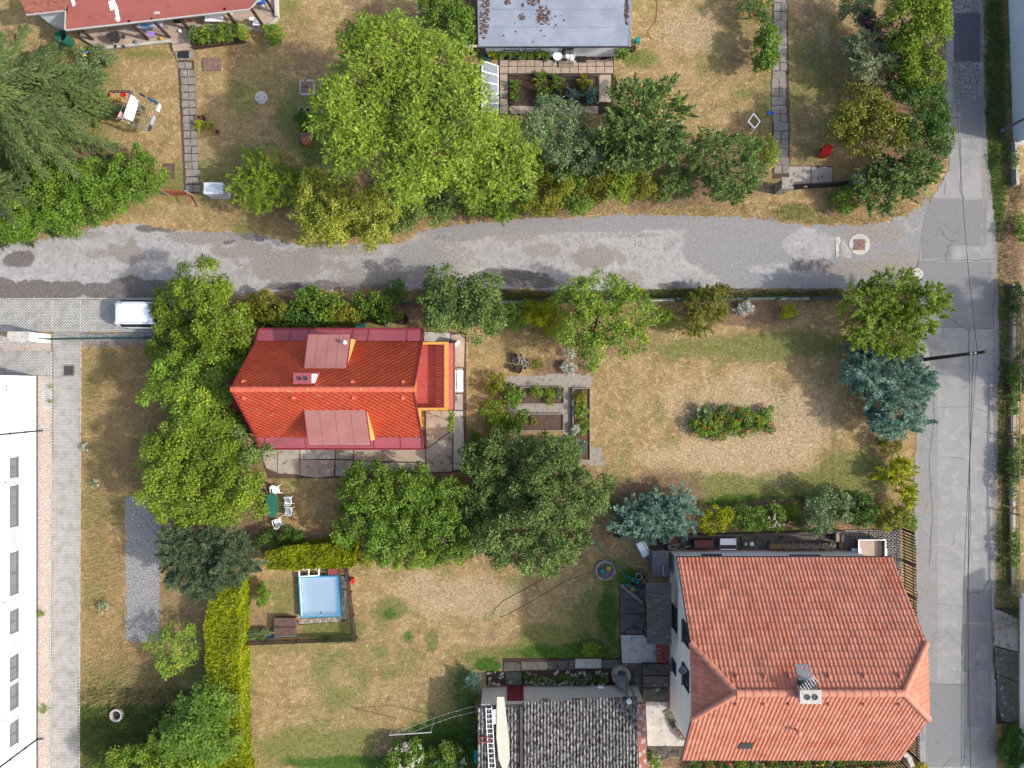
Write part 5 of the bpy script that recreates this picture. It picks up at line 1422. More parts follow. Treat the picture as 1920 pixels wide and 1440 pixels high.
for bl, mt, h, lb, bs in (([(1345, 975, 32, 22)], "leaf_goldbush", 1.2, "yellow bush in the south border next to the spreading juniper", None), ([(1400, 970, 36, 22)], "leaf_bright", 1.2, "green bush in the south border beside the white-flowered one", None),
                      ([(1445, 968, 28, 22)], "leaf_bright", 1.2, "white-flowered bush in the south border", ("petal_white", 26, .1)), ([(1490, 965, 26, 20)], "leaf_yellowgreen", 1.1, "yellow-green bush between white-flowered and grey border bushes", None),
                      ([(1555, 948, 50, 34), (1535, 970, 30, 28)], "leaf_grey", 2.2, "grey-green bush hanging over the wood stack", None), ([(1612, 958, 36, 32)], "leaf_forest", 1.8, "dark green bush above the grass-paver yard", None),
                      ([(1660, 965, 36, 28)], "leaf_autumn", 1.6, "rust-tinged bush at the south border's road end", None), ([(1692, 972, 18, 22)], "leaf_bright", 1.2, "small fresh green bush above the dark picket fence", None)):
    plant("border_bush", lb, "shrub", bl, h, mt, .95, (.13, .08), clump=.18, part="foliage", trunk=.04, group=BB, blossom=bs)
# large trees south of the red house
plant("plum_tree", "large dark green tree beside the vegetable beds", "tree", [(945, 868, 72, 60, 3.2), (1030, 870, 72, 52), (930, 940, 74, 66, 3.4), (1010, 950, 86, 76), (1080, 930, 62, 66), (960, 1010, 66, 56), (1050, 1010, 62, 46), (885, 955, 50, 46, 2.4), (1000, 1050, 46, 26)], 4.6, "leaf_deep", 1.0, (.17, .09), "broad", .25, 26, trunk=.22)
plant("viburnum_tree", "mid-green tree between the concrete yard and the lower lawn", "tree", [(700, 920, 58, 48), (770, 920, 66, 50), (680, 975, 52, 46), (750, 985, 72, 52), (825, 950, 60, 62), (720, 1020, 40, 26), (860, 1000, 46, 40)], 3.7, "leaf_bright", 1.0, (.15, .09), "broad", .23, 26, trunk=.18)
plant("flowering_currant", "yellow-green shrub fringe below the two big garden trees", "shrub", [(800, 1025, 52, 34), (850, 1035, 42, 26), (770, 1045, 36, 18)], 2.6, "leaf_yellowing", .85, (.12, .08), part="foliage", trunk=.06)
plant("berry_bush", "green bush row at the end of the vegetable plot under the large tree", "shrub", [(1030, 848, 46, 18)], 1.0, "leaf_bright", .9, (.12, .08), part="foliage", trunk=.03, clump=.15)
plant("barberry", "dark low shrub behind the short lime hedge", "shrub", [(535, 1005, 36, 18), (500, 1012, 20, 16)], 1.2, "leaf_forest", .9, (.1, .06), part="foliage", trunk=.03, clump=.16)
plant("rose_shrub", "low yellow and rust shrub east of the short lime hedge", "shrub", [(690, 1045, 26, 14)], .9, "leaf_autumn", .7, (.1, .06), part="foliage", trunk=.03, clump=.15)
plant("boxwood", "small upright clipped bush on the lawn beside the pool", "shrub", [(492, 1118, 11, 26)], 1.1, "leaf_bright", 1.2, (.09, .05), clump=.1, part="foliage", trunk=.03)
plant("fern_clump", "pale green plants against the dark fence beside the wooden deck box", "plant", [(484, 1190, 22, 9)], .6, "leaf_grey", .8, (.14, .05), part="foliage", trunk=.02, clump=.12)
for px, py, lb in ((928, 722, "yellow-brown currant bush beside the upper raised bed"), (925, 768, "yellow-green currant bush between the two round leafy bushes and the concrete walk"), (928, 800, "yellow-green currant bush north of the large dark green tree")):
    plant("currant_bush", lb, "shrub", [(px, py, 21, 20)], 1.0, "leaf_autumn" if py < 740 else "leaf_yellowgreen", .7, (.1, .06), clump=.14, part="foliage", trunk=.03, group="currant bushes beside the raised beds")
for px, py, lb in ((963, 740, "round leafy green bush at the upper raised bed's end"), (968, 790, "round leafy green bush at the lower raised bed's end")):
    plant("pepper_bush", lb, "shrub", [(px, py, 20, 21)], 1.0, "leaf_bright", 1.0, (.16, .1), clump=.14, part="foliage", trunk=.03)
for px, py, r, lb in ((1065, 690, 12, "white-leaved plant at the foot of the old flower patch"), (1067, 663, 9, "small white-leaved plant under the open-branched tree"), (1078, 803, 9, "white-leaved plant in the long narrow raised bed")):
    plant("dusty_miller", lb, "plant", [(px, py, r, r)], .45, "leaf_white", 1.0, (.12, .05), part="foliage", trunk=.02, clump=.09)
plant("lavender", "blue-green plant at the long raised bed's south end", "plant", [(1087, 838, 13, 14)], .6, "leaf_juniper", .9, (.12, .04), "plume", .1, 20, part="foliage", trunk=.02)
# flower and vegetable clumps in the beds
for px, py, r, m, lb in ((1006, 734, 11, "leaf_walnut", "feathery herb in the middle of the upper raised bed"), (1030, 745, 12, "leaf_walnut", "pale herb by the upper raised bed's south rail"), (1048, 738, 10, "leaf_grey", "grey herb at the upper raised bed's east end"), (1002, 790, 6, "leaf_autumn", "withered plant in the lower raised bed"),
                         (1010, 682, 10, "leaf_autumn", "yellowing plant in the old flower patch by the pots"), (1088, 745, 14, "leaf_autumn", "orange-tinged flowers in the long raised bed's north half"), (1088, 772, 13, "leaf_yellowing", "yellow flowers in the middle of the long raised bed"), (1092, 800, 13, "leaf_yellowing", "yellow plant beside the white-leaved one in the long raised bed")):
    plant("bed_plant", lb, "plant", [(px, py, r, r)], .5, m, .6, (.1, .05), part="foliage", trunk=.015, clump=.12)
for px, py, r, m, lb in ((965, 160, 10, "leaf_bright", "vegetable plant in the west corner of the hut's dark bed"), (1012, 150, 11, "leaf_walnut", "tall feathery vegetable in the hut's dark bed"), (1045, 155, 13, "leaf_bright", "broad-leaved vegetable in the centre of the hut's dark bed"),
                         (1022, 175, 13, "leaf_walnut", "vegetable plant below the broad-leaved one in the hut's dark bed"), (966, 180, 10, "leaf_bright", "low vegetable at the south-west corner of the hut's dark bed"), (1020, 140, 8, "leaf_bright", "upright vegetable on the north edge of the hut's dark bed"),
                         (1095, 155, 15, "leaf_autumn", "withered onion stalks in the hut's eastern dark bed"), (1075, 182, 13, "leaf_juniper", "blue-green leeks in the west half of the eastern dark bed"), (1105, 182, 15, "leaf_juniper", "blue-green leeks in the east half of the eastern dark bed")):
    plant("vegetable", lb, "plant", [(px, py, r, r)], .6, m, .6, (.16, .05), "plume", .12, 20, part="foliage", trunk=.015)
# roses on the lawn
RS = "rose bushes of the lawn's island bed"
RW = ["at the south-west corner", "with grey foliage at the north-west corner", "second in the north row", "in the middle of the south row", "in the middle of the north row", "beside the red blooms", "with orange blooms in the north row", "below the red blooms", "with yellow blooms towards the east end", "at the north-east corner", "with pink blooms at the south-east corner", "between the south-west corner and the middle"]
for i, (px, py, r) in enumerate(((1310, 800, 17), (1318, 778, 15), (1338, 790, 17), (1345, 812, 15), (1360, 775, 16), (1372, 798, 16), (1392, 780, 17), (1400, 803, 14), (1418, 790, 16), (1438, 778, 14), (1440, 800, 13), (1328, 806, 14))):
    plant("rose_bush", "rose bush of the dry lawn's flower island, " + RW[i], "shrub", [(px, py, r, r)], .8, ("leaf_bright", "leaf_deep", "leaf_walnut")[i % 3], .8, (.1, .06), part="foliage", trunk=.02, clump=.14, group=RS, blossom=(("petal_yellow", "petal_white", "petal_mixed", "petal")[i % 4] if i != 6 else "petal", 6, .13))
plant("hydrangea", "green hydrangea covered with cream blooms beside the clothes posts", "shrub", [(765, 1412, 36, 26), (750, 1440, 36, 24)], 1.5, "leaf_bright", 1.0, (.13, .09), part="foliage", trunk=.04, blossom=("petal_white", 40, .2))
plant("hydrangea", "green hydrangea covered with cream blooms beside the corrugated shed", "shrub", [(842, 1415, 32, 26), (835, 1440, 36, 20)], 1.5, "leaf_bright", 1.0, (.13, .09), part="foliage", trunk=.04, blossom=("petal_white", 30, .18))
plant("blue_juniper", "small blue-green shrub at the corrugated shed's north-west corner", "shrub", [(885, 1275, 17, 17)], 1.1, "leaf_juniper", .9, (.12, .04), "plume", .14, 22, part="foliage", trunk=.03)
plant("shade_shrub", "dark shrub growing along the corrugated shed's west wall", "shrub", [(882, 1350, 10, 40), (884, 1400, 9, 26)], 1.0, "leaf_forest", .7, (.1, .06), part="foliage", trunk=.03, clump=.15)
plant("white_lily", "white-flowered green plant beside the flaky red parapet", "plant", [(1226, 1424, 12, 14)], .7, "leaf_bright", .9, (.16, .06), part="foliage", trunk=.02, clump=.12, blossom=("petal_white", 8, .14))
plant("climbing_vine", "narrow yellow-green vine on the balcony's south-east post", "plant", [(845, 790, 6, 22)], 2.0, "leaf_yellowing", .9, (.1, .06), part="foliage", trunk=.02, clump=.12)
# tree and scrub along the east side of the road
plant("roadside_ash", "tall tree beyond the eastern verge shading the road", "tree", [(2215, 640, 92, 78), (2275, 690, 92, 78), (2215, 705, 86, 70), (2315, 650, 90, 78)], 8.0, "leaf_deep", .9, (.2, .12), trunk=.2)
for px, py, rx, ry, m, lb in ((1902, 560, 12, 40, "leaf_forest", "dark ivy on the eastern garden fence opposite the corner tree"), (1899, 730, 9, 60, "leaf_bright", "green hedge strip on the eastern fence opposite the blue juniper"), (1896, 880, 8, 60, "leaf_deep", "green hedge strip on the eastern fence opposite the golden bush"),
                          (1900, 1030, 7, 40, "leaf_bright", "weedy bush at the eastern kerb above the concrete drive"), (1912, 430, 10, 26, "leaf_bright", "small leafy bush behind the eastern verge brush pile"), (1912, 700, 10, 50, "leaf_deep", "shrub inside the eastern garden behind its fence"), (1914, 860, 8, 60, "leaf_walnut", "light shrub inside the eastern garden behind its fence"),
                          (1900, 1400, 26, 40, "leaf_forest", "dark green bush below the concrete drive on the road's east side"), (1900, 300, 6, 20, "leaf_grey", "dry weeds at the end of the pale blue-grey building")):
    plant("verge_bush", lb, "shrub", [(px, py, rx, ry)], 1.1, m, .8, (.12, .07), part="foliage", trunk=.03, clump=.16)

for px, py, r, lb in ((161, 838, 8, "white yarrow clump in the meadow level with the broad tree"), (194, 1138, 10, "white yarrow clump in the meadow beside the gravel bed's south half"), (178, 905, 9, "pale yarrow clump in the meadow near the gravel bed's north end")):
    plant("yarrow", lb, "flowers", [(px, py, r, r)], .4, "leaf_grey", .35, (.1, .03), part="foliage", trunk=.01, clump=.12, blossom=("petal_white", 14, .09))
for px, py, r, lb in ((95, 724, 4, "grass tuft at the north end of the white grate"), (94, 752, 4, "grass tuft at the south end of the white grate"), (76, 1150, 7, "weed clump in the gravel strip below the middle windows"), (84, 1330, 8, "yellowish weed clump in the gravel strip by the paved walk's shaded end")):
    plant("weed_tuft", lb, "plant", [(px, py, r, r)], .3, "leaf_walnut", .4, (.12, .03), "plume", .08, 16, part="foliage", trunk=.008)
# ------------------------------------------------------------------ grass blades on the lawns (nobody could count them)
KEEP_OUT = [LANE, ROAD, [(-60, 555), (460, 555), (460, 630), (-60, 630)], [(-60, 625), (152, 625), (152, 1480), (-60, 1480)], [(235, 932), (300, 930), (300, 1203), (236, 1202)], [(440, 625), (850, 625), (850, 880), (790, 870), (500, 870), (440, 830)], [(850, 640), (872, 640), (872, 880), (850, 880)],
            [(945, 700), (1110, 700), (1110, 860), (945, 860)], [(1160, 1080), (1760, 1010), (1760, 1440), (1160, 1440)], [(870, 1240), (1260, 1240), (1260, 1460), (870, 1460)], [(557, 1075), (648, 1075), (648, 1165), (557, 1165)], [(895, 0), (1185, 0), (1185, 105), (1150, 200), (900, 215)], [(140, 0), (525, 0), (525, 60), (140, 95)], [(330, 90), (362, 90), (378, 360), (345, 360)], [(1444, 0), (1472, 0), (1480, 350), (1450, 350)]]
def grass(name, label, region, n, hmin, hmax, dry, seed, lean=.8, width=.016):
    r = np.random.default_rng(seed)
    px = r.uniform(region[0], region[2], n); py = r.uniform(region[1], region[3], n)
    k = np.ones(n, bool)
    for ko in KEEP_OUT: k &= ~inpoly(px, py, ko)
    z = zone_at(px, py)
    k &= (r.random(n) > z[:, 2] * .75)
    px, py, z = px[k], py[k], z[k]; n = len(px)
    s = H / F
    b = np.stack([(px - 960) * s, (720 - py) * s, np.zeros(n)], 1)
    g = np.clip(np.maximum(z[:, 0] * .75, z[:, 1]), 0, 1)
    hh = r.uniform(hmin, hmax, n) * (.7 + .6 * g)
    a = r.uniform(0, 6.283, n); d = np.stack([np.cos(a), np.sin(a), np.zeros(n)], 1)
    side = np.stack([-d[:, 1], d[:, 0], np.zeros(n)], 1) * (width * r.uniform(.7, 1.5, n))[:, None]
    tip = b + d * (hh * lean * r.uniform(.3, 1.2, n))[:, None]; tip[:, 2] = hh
    q = np.stack([b - side, b + side, tip], 1)
    V = q.reshape(-1, 3); Q = np.arange(n * 3).reshape(n, 3)
    ti = np.clip(1 - g + r.normal(size=n) * .14 - .05, 0, 1) if dry is None else np.clip(dry + r.normal(size=n) * .15, 0, 1)
    o = fast_obj(name, V, Q, "grass_blade", attrs={"tint": ('FLOAT', np.repeat(ti, 3))}, kind="stuff")
    return tag(o, label, "grass")
grass("lawn_grass", "short dry lawn grass with green patches", (-20, -20, 1720, 1460), 420000, .025, .07, None, 3)
grass("verge_grass", "rough green grass on the road's eastern verge", (1843, -10, 1908, 1180), 26000, .08, .24, .22, 4, .7, .014)
grass("meadow_grass", "long dry meadow grass beside the paved walk", (152, 640, 330, 1320), 36000, .10, .32, .72, 5, 1.1, .012)
grass("shade_grass", "lush dark grass below the thicket in the south-west corner", (152, 1290, 400, 1450), 18000, .08, .2, .1, 6, .8, .014)
grass("lane_verge_grass", "tufty grass along both edges of the lane", (380, 380, 1700, 425), 12000, .06, .18, .6, 7, .8, .014)
grass("lane_verge_grass", "green grass strip along the fence south of the lane", (780, 540, 1580, 562), 14000, .08, .2, .25, 8, .8, .014)
# ------------------------------------------------------------------ object materials
pm("car_white", (.82, .84, .86), (.80, .82, .85), 1.0, 0.22, spec=0.6)
pm("rubber", (.03, .03, .03), (.02, .02, .02), 5, 0.9)
pm("plastic_white", (.80, .80, .79), (.76, .76, .75), 3, 0.4)
pm("plastic_black", C(52, 54, 58), C(40, 42, 46), 4, 0.6)
pm("plastic_grey", C(128, 132, 142), C(110, 114, 122), 4, 0.6)
pm("plastic_green", C(52, 120, 98), C(44, 104, 86), 3, 0.45)
pm("plastic_teal", C(20, 150, 140), C(18, 130, 124), 3, 0.45)
pm("plastic_blue", C(40, 110, 190), C(34, 96, 170), 3, 0.45)
pm("plastic_red", C(214, 44, 40, .75), C(196, 36, 34, .75), 3, 0.4)
pm("plastic_yellow", C(214, 176, 60), C(196, 158, 50), 3, 0.5)
pm("plastic_cream", C(226, 222, 200), C(212, 208, 186), 3, 0.5)
pm("mint_box", C(130, 190, 166), C(116, 176, 152), 3, 0.5)
pm("clay_pot", C(196, 124, 88), C(176, 106, 74), 3, 0.9)
pm("fence_green", C(40, 84, 72), C(32, 70, 60), 3, 0.6)
pm("fence_dark", C(92, 74, 66), C(70, 56, 52), 4, 0.85, 0.2)
pm("iron_black", C(44, 46, 52), C(34, 36, 42), 4, 0.5)
pm("red_iron", C(180, 88, 72), C(156, 72, 60), 4, 0.8)
pm("pool_liner", (.84, .95, .965), (.80, .93, .955), 0.8, 0.5)
pm("pool_rim", C(70, 160, 206), C(60, 148, 196), 1, 0.5)
pm("cloth_white", (.78, .79, .82), (.72, .74, .78), 5, 0.9)
pm("cloth_blue", C(50, 130, 190), C(90, 180, 220), 9, 0.9)
pm("cloth_lilac", C(176, 140, 214), C(150, 116, 196), 6, 0.9)
pm("cloth_pink", C(232, 190, 196), C(216, 120, 128), 9, 0.9)
pm("cloth_navy", C(70, 84, 104), C(54, 66, 86), 6, 0.9)
pm("cloth_lime", C(214, 230, 150), C(190, 214, 130), 6, 0.9)
pm("cloth_stripe", C(214, 216, 236), C(160, 170, 206), 10, 0.9)
pm("sand", C(206, 170, 120), C(186, 150, 104), 8, 1.0, 0.4)
pm("cabinet_grey", C(124, 114, 116), C(108, 100, 102), 2, 0.7, 0.1)
pm("cabinet_brown", C(130, 78, 66), C(112, 66, 56), 3, 0.7, 0.1)
pm("cabinet_white", C(222, 226, 232), C(208, 212, 218), 3, 0.5)
pm("bin_fill", C(90, 60, 44), C(70, 48, 36), 6, 1.0, .5)  # rough brown filling of the compost tub
pm("log_end", C(190, 150, 104), C(150, 112, 78), 9, 0.95, .3)
pm("ash", C(140, 136, 130), C(96, 92, 88), 7, 1.0, .6)
pm("cold_frame_sheet", C(150, 158, 166), C(138, 146, 156), 1.0, 0.35, spec=.5)

def glassy(name, tint, alpha, rough=.05):
    m = bpy.data.materials.new(name); MATS[name] = m
    nt, N, L, b = nodes_of(m)
    tr = N.new("ShaderNodeBsdfTransparent"); tr.inputs[0].default_value = (*tint, 1)
    gl = N.new("ShaderNodeBsdfGlossy"); gl.inputs["Roughness"].default_value = rough
    fr = N.new("ShaderNodeFresnel"); fr.inputs[0].default_value = 1.33
    df = N.new("ShaderNodeBsdfDiffuse"); df.inputs[0].default_value = (*tint, 1)
    m0 = N.new("ShaderNodeMixShader"); m0.inputs[0].default_value = alpha
    L.new(tr.outputs[0], m0.inputs[1]); L.new(df.outputs[0], m0.inputs[2])
    mx = N.new("ShaderNodeMixShader"); L.new(fr.outputs[0], mx.inputs[0]); L.new(m0.outputs[0], mx.inputs[1]); L.new(gl.outputs[0], mx.inputs[2])
    L.new(mx.outputs[0], N["Material Output"].inputs[0])
glassy("water", (.97, .995, 1.0), .01)
glassy("polycarbonate", (.80, .85, .90), .45, .2)

def pbox(mb, x0, y0, x1, y1, z0, z1):
    """box over a photo rectangle measured at its top"""
    a, b = P(x0, y0, z1), P(x1, y1, z1)
    return mb.box((a[0] + b[0]) / 2, (a[1] + b[1]) / 2, z0, abs(b[0] - a[0]), abs(b[1] - a[1]), z1 - z0)

# ------------------------------------------------------------------ block paving (small blocks, joined)
def pave(name, poly_px, z, rowdir='x', bw=.2, bh=.1, base=None):
    poly = [P2(*p) for p in poly_px]
    b = MB().prism(poly, -.05, z - .012).build(name, "paver_joint", kind="structure")
    x0, x1 = min(p[0] for p in poly), max(p[0] for p in poly); y0, y1 = min(p[1] for p in poly), max(p[1] for p in poly)
    V, Q = [], []
    r = 0; y = y0
    while y < y1:
        x = x0 - (bw / 2 if r % 2 else 0)
        while x < x1:
            xa, xb, ya, yb = max(x + .010, x0), min(x + bw - .010, x1), y + .009, min(y + bh - .009, y1)
            cx, cy = (xa + xb) / 2, (ya + yb) / 2
            if xb - xa > .03 and inpoly(np.array([cx]), np.array([cy]), poly)[0]:
                n = len(V); zt = z + random.uniform(-.004, .004)
                V += [(xa, ya, z - .011), (xb, ya, z - .011), (xb, yb, z - .011), (xa, yb, z - .011), (xa + .006, ya + .006, zt), (xb - .006, ya + .006, zt), (xb - .006, yb - .006, zt), (xa + .006, yb - .006, zt)]
                Q += [(n + 4, n + 5, n + 6, n + 7), (n, n + 1, n + 5, n + 4), (n + 1, n + 2, n + 6, n + 5), (n + 2, n + 3, n + 7, n + 6), (n + 3, n, n + 4, n + 7)]
            x += bw
        y += bh; r += 1
    fast_obj("paving_blocks", np.array(V), np.array(Q), "paver", b, kind="stuff")
    return b
pv = pave("paved_parking", [(-60, 563), (300, 561), (300, 622), (-60, 622)], .03)
pave("paved_walk", [(99, 623), (150, 623), (151, 800), (150, 1100), (147, 1470), (95, 1470), (97, 1100), (98, 800)], .034)
pave("paved_forecourt", [(-60, 657), (97, 657), (97, 704), (-60, 704)], .031)
for a, b, w in (((-60, 561), (300, 559), .06), ((98, 564), (98, 622), .05), ((151, 564), (151, 622), .05), ((152, 640), (149, 1470), .05), ((97, 660), (94, 1470), .05)):
    p, q = P(*a), P(*b)
    MB().bar((p[0], p[1], .0), (q[0], q[1], .0), w, .10).build("kerb", "concrete_light", pv)

def slabs(name, cells, mat, z=.04, base=None, joint="soil", piece="slab", jitter=0.0, mats=None):
    """setting: a bed with separate slabs on it; cells = list of pixel polygons"""
    allp = [p for c in cells for p in c]
    xs_ = [p[0] for p in allp]; ys_ = [p[1] for p in allp]
    bp = base or [(min(xs_) - 1, min(ys_) - 1), (max(xs_) + 1, min(ys_) - 1), (max(xs_) + 1, max(ys_) + 1), (min(xs_) - 1, max(ys_) + 1)]
    b = MB().prism([P2(*p) for p in bp], -.05, z - .025).build(name, joint, kind="structure")
    for i, c in enumerate(cells):
        pts = [P2(*p) for p in c]
        cx, cy = sum(p[0] for p in pts) / len(pts), sum(p[1] for p in pts) / len(pts)
        zz = z + random.uniform(-.006, .006)
        sz_ = max(.3, math.sqrt(abs(sum(pts[k][0] * pts[(k + 1) % len(pts)][1] - pts[(k + 1) % len(pts)][0] * pts[k][1] for k in range(len(pts)))) / 2))
        sh = 1 - .028 / sz_; t = [(cx + (p[0] - cx) * sh, cy + (p[1] - cy) * sh) for p in pts]
        MB().prism(pts, z - .06, zz, t).build(piece, mats[i % len(mats)] if mats else mat, b)
    return b
def rect(x0, y0, x1, y1, j=0.0):
    r = lambda: random.uniform(-j, j)
    return [(x0 + r(), y0 + r()), (x1 + r(), y0 + r()), (x1 + r(), y1 + r()), (x0 + r(), y1 + r())]

cells = []
for k in range(17):
    y = 116 + k * 14.4; f = k / 16
    xl = 334 + 11 * f + (4 if k else 0)
    for c in range(2): cells.append(rect(xl + c * 13.3 + .5, y + .6, xl + 13.3 + c * 13.3 - .4, y + 13.6, .9))
slabs("stepping_path", cells, "slab_grey", .05, base=[(333, 113), (364, 113), (376, 362), (346, 362)], mats=["slab_grey"])
cells = []
for k in range(21):
    y = -10 + k * 16; f = max(0, y) / 300
    xl = 1450 + 2 * math.sin(k) * .5 - 3 * (1 if 100 < y < 220 else 0)
    if k % 3 == 0: cells.append(rect(xl, y, xl + 24 + 4 * f, y + 15.4, .7))
    else: cells += [rect(xl, y, xl + 13 + 2 * f, y + 15.4, .7), rect(xl + 13.6 + 2 * f, y, xl + 25 + 4 * f, y + 15.4, .7)]
slabs("slab_path", cells, "slab_grey", .045, base=[(1447, -12), (1477, -12), (1482, 335), (1448, 335)], mats=["slab_grey"])
slabs("gate_apron", [rect(1479, 312, 1520, 346), rect(1521, 313, 1560, 346)], "concrete", .03, joint="soil")
cells = [rect(937 + k * 16.4, 113, 953 + k * 16.4, 124.5, .3) for k in range(13)] + [rect(937 + k * 16.4, 125.2, 953 + k * 16.4, 138, .3) for k in range(13)]
cells += [rect(937, 139 + k * 15, 953, 153.4 + k * 15, .4) for k in range(5)] + [rect(956, 199, 1048, 214, .5), rect(1050, 199, 1122, 214, .5), rect(1123, 140, 1146, 192, .5)]
slabs("hut_yard", cells, "slab_beige", .05, base=[(934, 107), (1151, 107), (1151, 140), (1147, 214), (935, 216)], joint="dark_soil", mats=["slab_beige"])
# concrete yard of the red house
cells = [[(487, 843), (520, 842), (520, 886), (500, 878)], [(521, 842), (562, 842), (562, 890), (521, 888)], [(563, 862), (628, 862), (626, 892), (594, 896), (563, 891)], [(563, 842), (628, 842), (628, 860), (563, 861)], [(629, 842), (662, 842), (662, 861), (629, 860)],
         [(629, 862), (662, 863), (664, 880), (650, 894), (629, 892)], [(663, 842), (798, 842), (798, 866), (700, 864), (663, 862)], [(665, 863), (700, 866), (704, 880), (668, 884)], [(704, 867), (798, 868), (798, 886), (706, 884)], [(799, 842), (848, 808), (848, 884), (799, 886)],
         [(798, 770), (848, 770), (848, 806), (800, 840)], [(850, 770), (868, 770), (872, 880), (850, 882)], [(851, 738), (868, 738), (868, 769), (850, 769)], [(849, 690), (868, 690), (868, 737), (851, 737)], [(845, 627), (872, 626), (870, 689), (848, 689)], [(795, 622), (844, 624), (844, 642), (795, 640)]]
slabs("concrete_yard", cells, "concrete", .05, base=[(486, 841), (796, 800), (796, 621), (874, 624), (875, 884), (700, 897), (502, 897)], mats=["concrete", "concrete", "slab_beige", "concrete_light"])
# around the terracotta house
slabs("back_yard", [rect(1162, 1095, 1212, 1150), rect(1162, 1151, 1212, 1188)], "concrete_dark", .05, joint="dark_soil", mats=["concrete_dark"])
slabs("back_step", [[(1163, 1190), (1212, 1190), (1240, 1200), (1242, 1243), (1166, 1243)]], "concrete_light", .07, joint="dark_soil")
slabs("slab_row", [rect(944, 1241, 976, 1258, .5), rect(977, 1240, 1027, 1257, .5), rect(1028, 1238, 1077, 1256, .5), rect(1078, 1235, 1128, 1253, .5), rect(1129, 1237, 1163, 1253, .5), rect(948, 1260, 978, 1284, .5)], "concrete_dark", .05, joint="dark_soil", mats=["concrete_dark", "concrete_mossy", "concrete_dark", "concrete_light", "concrete_mossy", "concrete_mossy"])
st = MB().prism([P2(*p) for p in ((1176, 1245), (1258, 1245), (1258, 1420), (1190, 1440), (1176, 1300))], -.05, .02).build("side_passage", "concrete_dark", kind="structure")
for i, (y0, y1) in enumerate(((1246, 1266), (1268, 1289), (1291, 1313))):
    pbox(MB(), 1206, y0, 1257, y1, .02, .42 - i * .12).build("step", ("concrete_dark", "concrete_mossy", "concrete_mossy")[i], st)
MB().prism([P2(*p) for p in ((1210, 1315), (1262, 1315), (1292, 1370), (1288, 1398), (1214, 1398))], .021, .05).build("slab", "concrete_light", st)
for k in range(4): MB().prism([P2(*p) for p in rect(1214 + k * 19, 1400, 1232 + k * 19, 1418, .5)], .02, .055).build("slab", "concrete_dark", st)
slabs("north_walk", [rect(1228, 1000, 1334, 1012), rect(1335, 1000, 1388, 1028), rect(1389, 1000, 1500, 1012), rect(1440, 1004, 1572, 1016), rect(1228, 1013, 1334, 1032), rect(1389, 1013, 1439, 1030)], "concrete_dark", .05, joint="dark_soil", mats=["concrete_dark", "concrete_dark", "concrete_mossy"])
# grass pavers beside the trailer
gp = MB().prism([P2(*p) for p in ((1582, 992), (1688, 992), (1692, 1130), (1670, 1130), (1660, 1050), (1582, 1050))], -.05, .02).build("paver_yard", "soil", kind="structure")
m_ = MB()
for i in range(16):
    for j in range(19):
        px, py = 1586 + i * 6.7, 996 + j * 6.7
        if px > 1689 or (py > 1050 and px < 1655): continue
        x, y = P2(px, py)
        m_.lathe([(.115, .0), (.115, .05), (.07, .05), (.07, .0)], x, y, .0205, 6, closed_bottom=False, closed_top=False)
m_.build("paver_ring", "concrete_light", gp, kind="stuff")
# concrete drive across the road
slabs("concrete_drive", [[(1863, 1140), (1908, 1158), (1908, 1222), (1864, 1210)], [(1864, 1212), (1908, 1224), (1908, 1278), (1866, 1262)], [(1868, 1264), (1908, 1280), (1908, 1356), (1878, 1352), (1870, 1320)]], "concrete_mossy", .04, joint="dark_soil", mats=["concrete", "concrete_mossy", "concrete_mossy"])

# ------------------------------------------------------------------ covers and small ground fittings
def round_cover(px, py, r, label, mat="concrete_light", ring="concrete_light"):
    x, y = P2(px, py)
    t = thing("manhole_cover", label, "manhole", (x, y, 0))
    MB().lathe([(r, 0), (r, .05), (r * .9, .06), (r * .9, .045)], x, y, .0, 24).build("ring", ring, t)
    MB().lathe([(r * .88, 0), (r * .88, .055)], x, y, .005, 24).build("lid", mat, t)
    for s in (-1, 1): MB().box(x + s * r * .55, y, .058, .08, .05, .02).build("handle", "dark_iron", t)
round_cover(490, 183, .43, "round white manhole cover on the upper lawn by the slab path")
round_cover(1719, 514, .40, "round pale manhole cover at the lane's mouth by the road")
def square_cover(px, py, s, label, mat, frame, fs=1.35, z=.05, rot=0):
    x, y = P2(px, py)
    t = thing("inspection_cover", label, "manhole", (x, y, 0))
    MB().box(x, y, 0, s * fs, s * fs, z, rot).build("frame", frame, t)
    MB().box(x, y, z - .01, s, s, .03, rot).build("lid", mat, t)
    MB().lathe([(.06, 0), (.06, .03)], x, y, z + .015, 8).build("handle", "dark_iron", t)
square_cover(576, 164, .78, "square rusty well cover in a concrete frame on the shaded lawn", "rusty_iron", "concrete")
square_cover(1611, 459, .72, "square rusty cover set in a pale concrete collar in the lane", "rusty_iron", "concrete_light", 1.1, .05)
x, y = P2(1611, 458); MB().lathe([(.72, 0), (.70, .028)], x, y, .01, 14).build("concrete_collar", "concrete_light", label="rough pale concrete collar round the lane's square cover", cat="concrete")
square_cover(130, 695, .62, "dark square drain cover in the block-paved walk", "dark_iron", "slab_grey", 1.3, .045)
MB().prism([P2(*p) for p in ((1566, 446), (1574, 444), (1576, 452), (1572, 462), (1573, 478), (1567, 484))], 0, .035).build("broken_kerb", "concrete_light", label="broken pale kerb stone lying beside the lane's square cover", cat="stone")
pbox(MB(), 380, 108, 414, 132, 0, .08).build("stone_slab", "rusty_iron", label="reddish square stone slab in the grass right of the doorstep path", cat="slab")
t = thing("timber_boards", "pair of brown boards lying in the grass north of the red gate", "boards", P(317, 322, 0))
for y in (306, 321): pbox(MB(), 306, y, 327, y + 14, 0, .06).build("board", "wood_brown", t)
t = thing("drain_grate", "white slatted grate in the gravel strip beside the white building", "grate", P(88, 741, 0))
